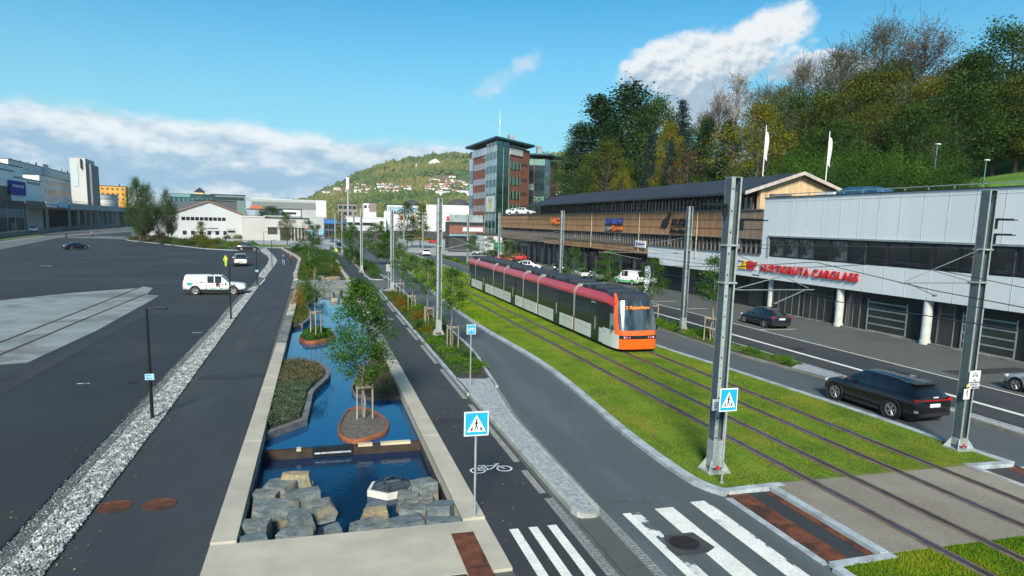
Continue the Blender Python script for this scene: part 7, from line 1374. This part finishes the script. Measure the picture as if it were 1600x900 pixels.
# planting strip, islet and median cover
random.seed(9)
def plantrow(x0, x1, y0, y1, n, kinds, rlo, rhi, label, grp, z=.06):
    for i in range(n):
        kd = random.choice(kinds); r = random.uniform(rlo, rhi); Y = y0+(y1-y0)*(i+random.random()*.8)/n; X = random.uniform(x0, x1); shrub(kd, X, Y, z, r, r*random.uniform(.8, 1.2), {'green': 'green', 'bright': 'bright green', 'olive': 'olive', 'silver': 'grey green', 'heather': 'brownish heather', 'dark': 'dark green', 'yellow': 'yellow green', 'red': 'red', 'rust': 'rust coloured'}[kd]+' '+label, grp, rz=i*1.3)
for i, (x, y, r, kd, lb) in enumerate(((7.75, 34.0, .62, 'bright', 'bright green leafy clump, nearest in the planting strip'), (7.0, 35.4, .55, 'bright', 'bright green leafy clump left of the nearest sapling'), (7.9, 36.8, .5, 'green', 'green leafy clump on the road side near the nearest sapling'), (7.0, 38.2, .6, 'bright', 'bright green clump between sapling and bike path kerb'), (6.85, 41.3, .6, 'bright', 'bright green clump just before the near strip mast'), (7.6, 42.6, .4, 'green', 'small green clump at the foot of the near strip mast'))): shrub(kd, x, y, .06, r, r*.8, lb, 'clumps in the planting strip', rz=i)
plantrow(6.75, 8.1, 45, 71, 26, ['green', 'bright', 'heather', 'olive', 'rust', 'dark', 'green', 'yellow'], .45, .75, 'clump in the planting strip beyond the mast', 'clumps in the planting strip'); plantrow(6.6, 7.9, 91, 125, 20, ['green', 'dark', 'heather', 'olive', 'green'], .6, .95, 'clump in the far planting strip', 'clumps in the far planting strip'); plantrow(5.4, 7.6, 125, 165, 16, ['green', 'dark', 'olive'], .7, 1.1, 'shrub at the far end of the planting strip', 'clumps in the far planting strip')
plantrow(24.9, 25.9, 31.4, 36.5, 13, ['bright', 'bright', 'green'], .26, .42, 'clump in the median before the nearest sapling', 'clumps in the median'); plantrow(24.8, 25.8, 40.5, 49, 17, ['bright', 'bright', 'green'], .36, .55, 'clump in the median around the mast', 'clumps in the median'); plantrow(24.8, 25.8, 110, 148, 16, ['heather', 'olive', 'bright', 'green'], .55, .9, 'clump in the median behind the tram tail', 'clumps in the far median')
sheet('median_soil', [(24.55, 31.3), (24.15, 36.5), (24.2, 46), (24.35, 60), (24.45, 149), (26.15, 149), (26.15, 60), (26.1, 32)], .09, SOIL); strip('planting_soil', [(6.3, 31), (6.3, 72.6)], [p for p in rl if 31 < p[1] < 73], .06, SOIL); strip('planting_soil', [(6.25, 90), (5.9, 124), (5.4, 140), (3.7, 164)], [(8.2, 90), (8.2, 120), (8.1, 164)], .06, SOIL)
# corner bed of the parking lot
cb_ = [G(205, 376.5), G(250, 381), G(304, 387.3), G(323, 389.3), G(372, 391.5), G(396, 386), G(398, 379.5), G(330, 376), G(250, 371.5), G(205, 371)]
sheet('bed_soil', cb_, .05, SOIL); kerb('kerb', [G(197, 375), G(205, 376.5), G(250, 381), G(304, 387.3), G(323, 389.3), G(372, 391.8)], .3, .14)
rs = np.random.RandomState(3); pts = scatter(cb_, 64, rs); pts = pts[np.argsort(pts[:, 1])]
for i, (x, y) in enumerate(pts):
    f = (x+52)/36; kd = ('heather', 'russ', 'olive')[i % 3] if f < .35 else (('olive', 'heather', 'dark')[i % 3] if f < .6 else ('yellow', 'bright', 'olive')[i % 3]); kd = 'rust' if kd == 'russ' and i % 2 else ('heather' if kd == 'russ' else kd)
    r = rs.uniform(1.1, 2.0)*(1.15 if f < .6 else .8); shrub(kd, x, y, 0, r, r*rs.uniform(.6, 1.0), {'heather': 'brown heather like', 'rust': 'rust brown', 'olive': 'olive', 'dark': 'dark green', 'yellow': 'yellow green', 'bright': 'bright green'}[kd]+' shrub in the bed at the far edge of the parking lot', 'shrubs at the far edge of the parking lot', rz=i)
for i, (px, py, r) in enumerate(((372, 373, 1.6), (380, 373.5, 1.5), (390, 373, 1.6), (355, 373, 1.2), (336, 372, 2.0))): X, Y = G(px, py); shrub('bright' if px > 360 else 'dark', X, Y, 0, r*1.2, r, ['low green hedge shrub before the garage, left one', 'low green hedge shrub before the garage, middle one', 'low green hedge shrub before the garage, right one', 'low dark hedge shrub at the right corner of the gabled hall', 'low dark wide hedge shrub before the gabled hall'][i], 'hedge before the garage', rz=i)
strip('lawn_strip', [G(378, 383), G(415, 386), G(455, 386.5)], [G(378, 380), G(415, 382), G(455, 383)], .03, GR)
# ---------------- ground cover (uncountable)
def cover(name, poly, n, leaf, ls, hmin, hmax, z, label, seed, clump=1.2):
    rs = np.random.RandomState(seed); p = scatter(poly, n, rs); hh = np.array([.5+.5*mn.noise(Vector((x*clump, y*clump, seed))) for x, y in p]); hgt = hmin+(hmax-hmin)*np.clip(hh*1.3, 0, 1)
    c = np.stack([p[:, 0], p[:, 1], z+hgt*rs.uniform(.15, 1, len(p))], 1); v, f = leaves(c, ls, rs, .5, .1); o = inst(npmesh(name, v, f, leaf), name); tag(o, label, 'ground cover', kind='stuff')
inner = lambda pts, k: [((x-sum(q[0] for q in pts)/len(pts))*k+sum(q[0] for q in pts)/len(pts), (y-sum(q[1] for q in pts)/len(pts))*k+sum(q[1] for q in pts)/len(pts)) for x, y in pts]
cover('heather_cover', [(-1.95, 38), (-.9, 38.05), (-.15, 37), (.16, 35.4), (.1, 33.9), (-.35, 32.3), (-1.95, 32.0)], 8500, LH, .07, .03, .30, -.16, 'brownish heather covering the far half of the near left pond bed', 4)
cover('leafy_cover', [(-1.95, 32.6), (-.3, 32.4), (-.6, 30.8), (-.68, 29), (-.8, 26.9), (-1.95, 25.6)], 13000, LS, .065, .04, .34, -.16, 'grey green leafy ground cover on the near half of the left pond bed', 5)
cover('heather_cover', inner(PEN3, .94), 9000, LH, .07, .04, .32, -.18, 'brownish heather on the pond bed by the right canal wall', 6); cover('mixed_cover', inner(PEN2, .92), 9000, LO, .07, .05, .34, -.14, 'olive mixed planting on the far left pond bed', 7)
cover('planter_greens', [( x, y) for x, y in inner(ringA, .92)], 6000, LG, .10, .06, .42, -.22, 'green leafy plants filling the farther round planter', 8); cover('strip_cover', [(6.35, 32.2), (6.35, 72), (8.3, 72), (8.5, 60), (8.5, 44), (8.1, 35), (7.6, 32)], 16000, LG, .08, .0, .20, .06, 'low mixed ground cover in the planting strip', 9)
cover('median_cover', [(24.7, 31.5), (24.35, 36.5), (24.45, 60), (26.0, 60), (26.0, 32.2)], 6000, LBR, .09, .0, .16, .09, 'low bright ground cover in the median', 10); cover('bed_cover', [(-2.7, 88), (3.1, 88), (2.9, 130), (-3.0, 130)], 12000, LO, .14, .05, .5, .0, 'mixed low planting in the far bed', 12)
# grass blades on the near track bed
def grass(poly, n, label, seed, hmax=.07, wdt=.022):
    rs = np.random.RandomState(seed); p = scatter(poly, n, rs); ok = np.ones(len(p), bool)
    for x in RX: ok &= ~((p[:, 0] > x-.14-rs.uniform(0, .06, len(p))) & (p[:, 0] < x+.19+rs.uniform(0, .06, len(p))))
    p = p[ok]; m = len(p); hs = rs.uniform(.4, 1, m)*hmax; a = rs.uniform(0, pi, m); dx_ = np.cos(a)*wdt; dy_ = np.sin(a)*wdt; lx = rs.normal(size=m)*.02; ly = rs.normal(size=m)*.02; z = np.full(m, .098)
    v = np.stack([np.stack([p[:, 0]-dx_, p[:, 1]-dy_, z], 1), np.stack([p[:, 0]+dx_, p[:, 1]+dy_, z], 1), np.stack([p[:, 0]+lx, p[:, 1]+ly, z+hs], 1)], 1).reshape(-1, 3)
    o = inst(npmesh('grass', v, np.arange(3*m).reshape(m, 3), leafmat('grass_blades', [(.050, .13, .005), (.115, .225, .008), (.19, .285, .012), (.30, .28, .028)], .3, .55)), 'grass'); tag(o, label, 'grass', kind='stuff')
grass([(12.8, 16.5), (21.7, 16.6), (21.3, 24.5), (20.8, 32), (20.3, 39), (20.2, 50), (11.4, 50), (11.7, 36), (11.4, 28.8), (11.05, 24.5), (10.85, 20), (10.85, 17.4), (11.3, 16.4)], 230000, 'short mown grass of the tram track bed, nearer stretch', 1, .045, .014)
grass([(11.4, 50), (20.2, 50), (20.8, 110), (12.9, 110)], 90000, 'short mown grass of the tram track bed, farther stretch', 2, .08, .05); grass([(11.15, 7), (20.0, 7), (20.0, 11.95), (12.85, 11.95), (12.85, 11.75), (11.15, 11.7)], 70000, 'short mown grass beyond the crossing slab in the right corner', 3, .08, .014)
# gravel (uncountable stones)
def gravel(poly, n, label, seed, smin=.02, smax=.055):
    rs = np.random.RandomState(seed); p = scatter(poly, n, rs); n = len(p); o8 = np.array([[1, 0, 0], [-1, 0, 0], [0, 1, 0], [0, -1, 0], [0, 0, 1], [0, 0, -1]], float); fc = np.array([[0, 2, 4], [2, 1, 4], [1, 3, 4], [3, 0, 4], [2, 0, 5], [1, 2, 5], [3, 1, 5], [0, 3, 5]])
    s = rs.uniform(smin, smax, (n, 1, 1))*rs.uniform(.7, 1.3, (n, 6, 1)); a = rs.uniform(0, 6.28, n); q = o8[None]*s; q = np.repeat(q, 1, 0); ca, sa = np.cos(a)[:, None], np.sin(a)[:, None]; x = q[:, :, 0]*ca-q[:, :, 1]*sa; y = q[:, :, 0]*sa+q[:, :, 1]*ca
    V2 = np.stack([x+p[:, 0:1], y+p[:, 1:2], q[:, :, 2]*.7+.02+rs.uniform(0, .04, (n, 1))], 2).reshape(-1, 3); F2 = (fc[None]+(np.arange(n)*6)[:, None, None]).reshape(-1, 3)
    o = inst(npmesh('gravel', V2, F2, leafmat('gravel_stones', [(.07, .08, .08), (.16, .18, .18), (.34, .37, .37), (.78, .80, .79)], 0, 6, .85)), 'gravel'); tag(o, label, 'gravel', kind='stuff')
GP1 = [(-7.0, 9), (-6.9, 16.6), (-6.98, 24), (-6.98, 28), (-7.07, 35.7), (-7.1, 52.4), (-7.3, 61), (-7.47, 77), (-7.2, 79), (-6.5, 80.2), (-6.34, 78), (-6.08, 57.6), (-5.67, 27.5), (-5.62, 15.4), (-5.62, 9)]
GP2 = [(-7.4, 92), (-7.7, 101), (-8.0, 119), (-8.8, 134), (-9.6, 143), (-12.0, 160), (-14.2, 182), (-12.4, 179), (-9.9, 156.5), (-7.8, 136.6), (-7.0, 127), (-6.66, 110), (-6.46, 90)]
GB = mat('gravel_base', (.10, .11, .11), .9, var=.25, scale=6, fine=25, bump=.8, bscale=20)
sheet('gravel_strip', GP1, .012, GB); sheet('gravel_strip', GP2, .012, GB); gravel([(x+.42, y) if x < -6.6 else (x, y) for x, y in GP1], 40000, 'coarse pale gravel strip between the parking lot and the promenade', 1); gravel(GP2, 9000, 'pale gravel in the curved bed beyond the pickup', 2, .05, .10); gravel([(x, y) if x < -6.6 else (x-.7, y) for x, y in GP1[:12]+[(-6.6, 60), (-6.6, 9)]] if False else [(-7.0, 9), (-6.9, 16.6), (-6.98, 24), (-7.07, 35.7), (-7.1, 52.4), (-7.3, 61), (-6.85, 61), (-6.65, 52.4), (-6.6, 35.7), (-6.5, 24), (-6.5, 9)], 5000, 'finer darker gravel along the parking edge of the pale strip', 3, .010, .022)
kerb('steel_edge', [(-7.03, 5), (-6.93, 16.6), (-7.0, 24), (-7.0, 28), (-7.09, 35.7), (-7.12, 52.4)], .05, .05, BLACKM)
# ---------------- small wear and street details
random.seed(31); m = MB()
for px, py, w, l in ((60, 415.5, 1.6, .3), (192, 373.5, 3.5, .6), (120, 600, .5, .08), (300, 520, .6, .06)):
    X, Y = G(px, py); m.box(X, X+w, Y, Y+l, .006, .009)
tag(m.build('paint_remnants', PAINTW), kind='structure')
PATCHM = [mat('asphalt_patch', (.026, .029, .033), .85, var=.12, scale=.8, fine=40), mat('asphalt_patch_pale', (.040, .043, .046), .85, var=.12, scale=.8, fine=40)]
for i, (x0, x1, y0, y1) in enumerate(((-13.5, -12.6, 20, 60), (-34, -20, 88, 89.5), (-5.5, -2.6, 33.5, 34.5), (-4.9, -4.2, 40, 62), (4.1, 6.0, 24.4, 25.3), (27, 28.1, 20, 44), (33, 38.6, 28, 29.2), (-22, -15, 30, 36))):
    sheet('asphalt_patch', [(x0, y0), (x1+random.uniform(-.1, .1), y0+.05), (x1, y1), (x0+.05, y1-.04)], .0085, PATCHM[i % 2])
def drain(x, y, lb):
    t = root('street_drain', lb, 'drain', (x, y, .012)); MB().box(-.22, .22, -.22, .22, 0, .012).build('frame', IRON, t); g = MB()
    for k in range(6): g.box(-.18, .18, -.17+k*.06, -.145+k*.06, .012, .018)
    g.build('grate', BLACKM, t)
drain(26.6, 27.5, 'small square drain beside the gravelled median'); drain(-8.2, 33.5, 'small square drain in the parking lot by the gravel strip')
# fallen leaves and stray stones (uncountable)
rs = np.random.RandomState(44); pp = np.concatenate([scatter([(-7.6, 12), (-5.0, 12), (-5.2, 60), (-7.9, 60)], 900, rs), scatter([(4.0, 13), (6.2, 13), (6.2, 60), (4.0, 60)], 500, rs), scatter([(11.0, 17), (20, 17), (20, 36), (11.8, 36)], 700, rs), scatter([(-2.6, 13), (3.9, 13), (3.9, 16), (-2.6, 16)], 60, rs), scatter([(24, 16), (39, 16), (39, 50), (25, 50)], 500, rs)])
v, f = leaves(np.column_stack([pp, np.full(len(pp), .135)]) if False else np.column_stack([pp, np.where((pp[:, 0] > 11) & (pp[:, 0] < 21), .15, .03)]), .055, rs, .6, 2.5); tag(inst(npmesh('leaf_litter', v, f, leafmat('litter', [(.10, .05, .02), (.22, .15, .03), (.28, .24, .12)], 0, 3)), 'leaf_litter'), 'scattered fallen leaves and grit on paths and grass', 'leaf litter', kind='stuff')
# ---------------- air
hz_ = bpy.data.materials.new('haze_air'); hz_.use_nodes = True; nt = hz_.node_tree; nt.nodes.remove(nt.nodes['Principled BSDF']); pv = nt.nodes.new('ShaderNodeVolumePrincipled')
pv.inputs['Color'].default_value = (.80, .90, 1, 1); pv.inputs['Density'].default_value = .00008; nt.links.new(pv.outputs[0], nt.nodes['Material Output'].inputs['Volume'])
tag(MB().box(-1500, 2400, -700, 2400, -3, 330).build('haze', hz_), 'thin bluish air haze over the whole valley', 'haze', kind='stuff')
# ------------------------------------------------------------------ render
S.render.engine = 'CYCLES'; S.cycles.max_bounces = 6; S.cycles.transparent_max_bounces = 6
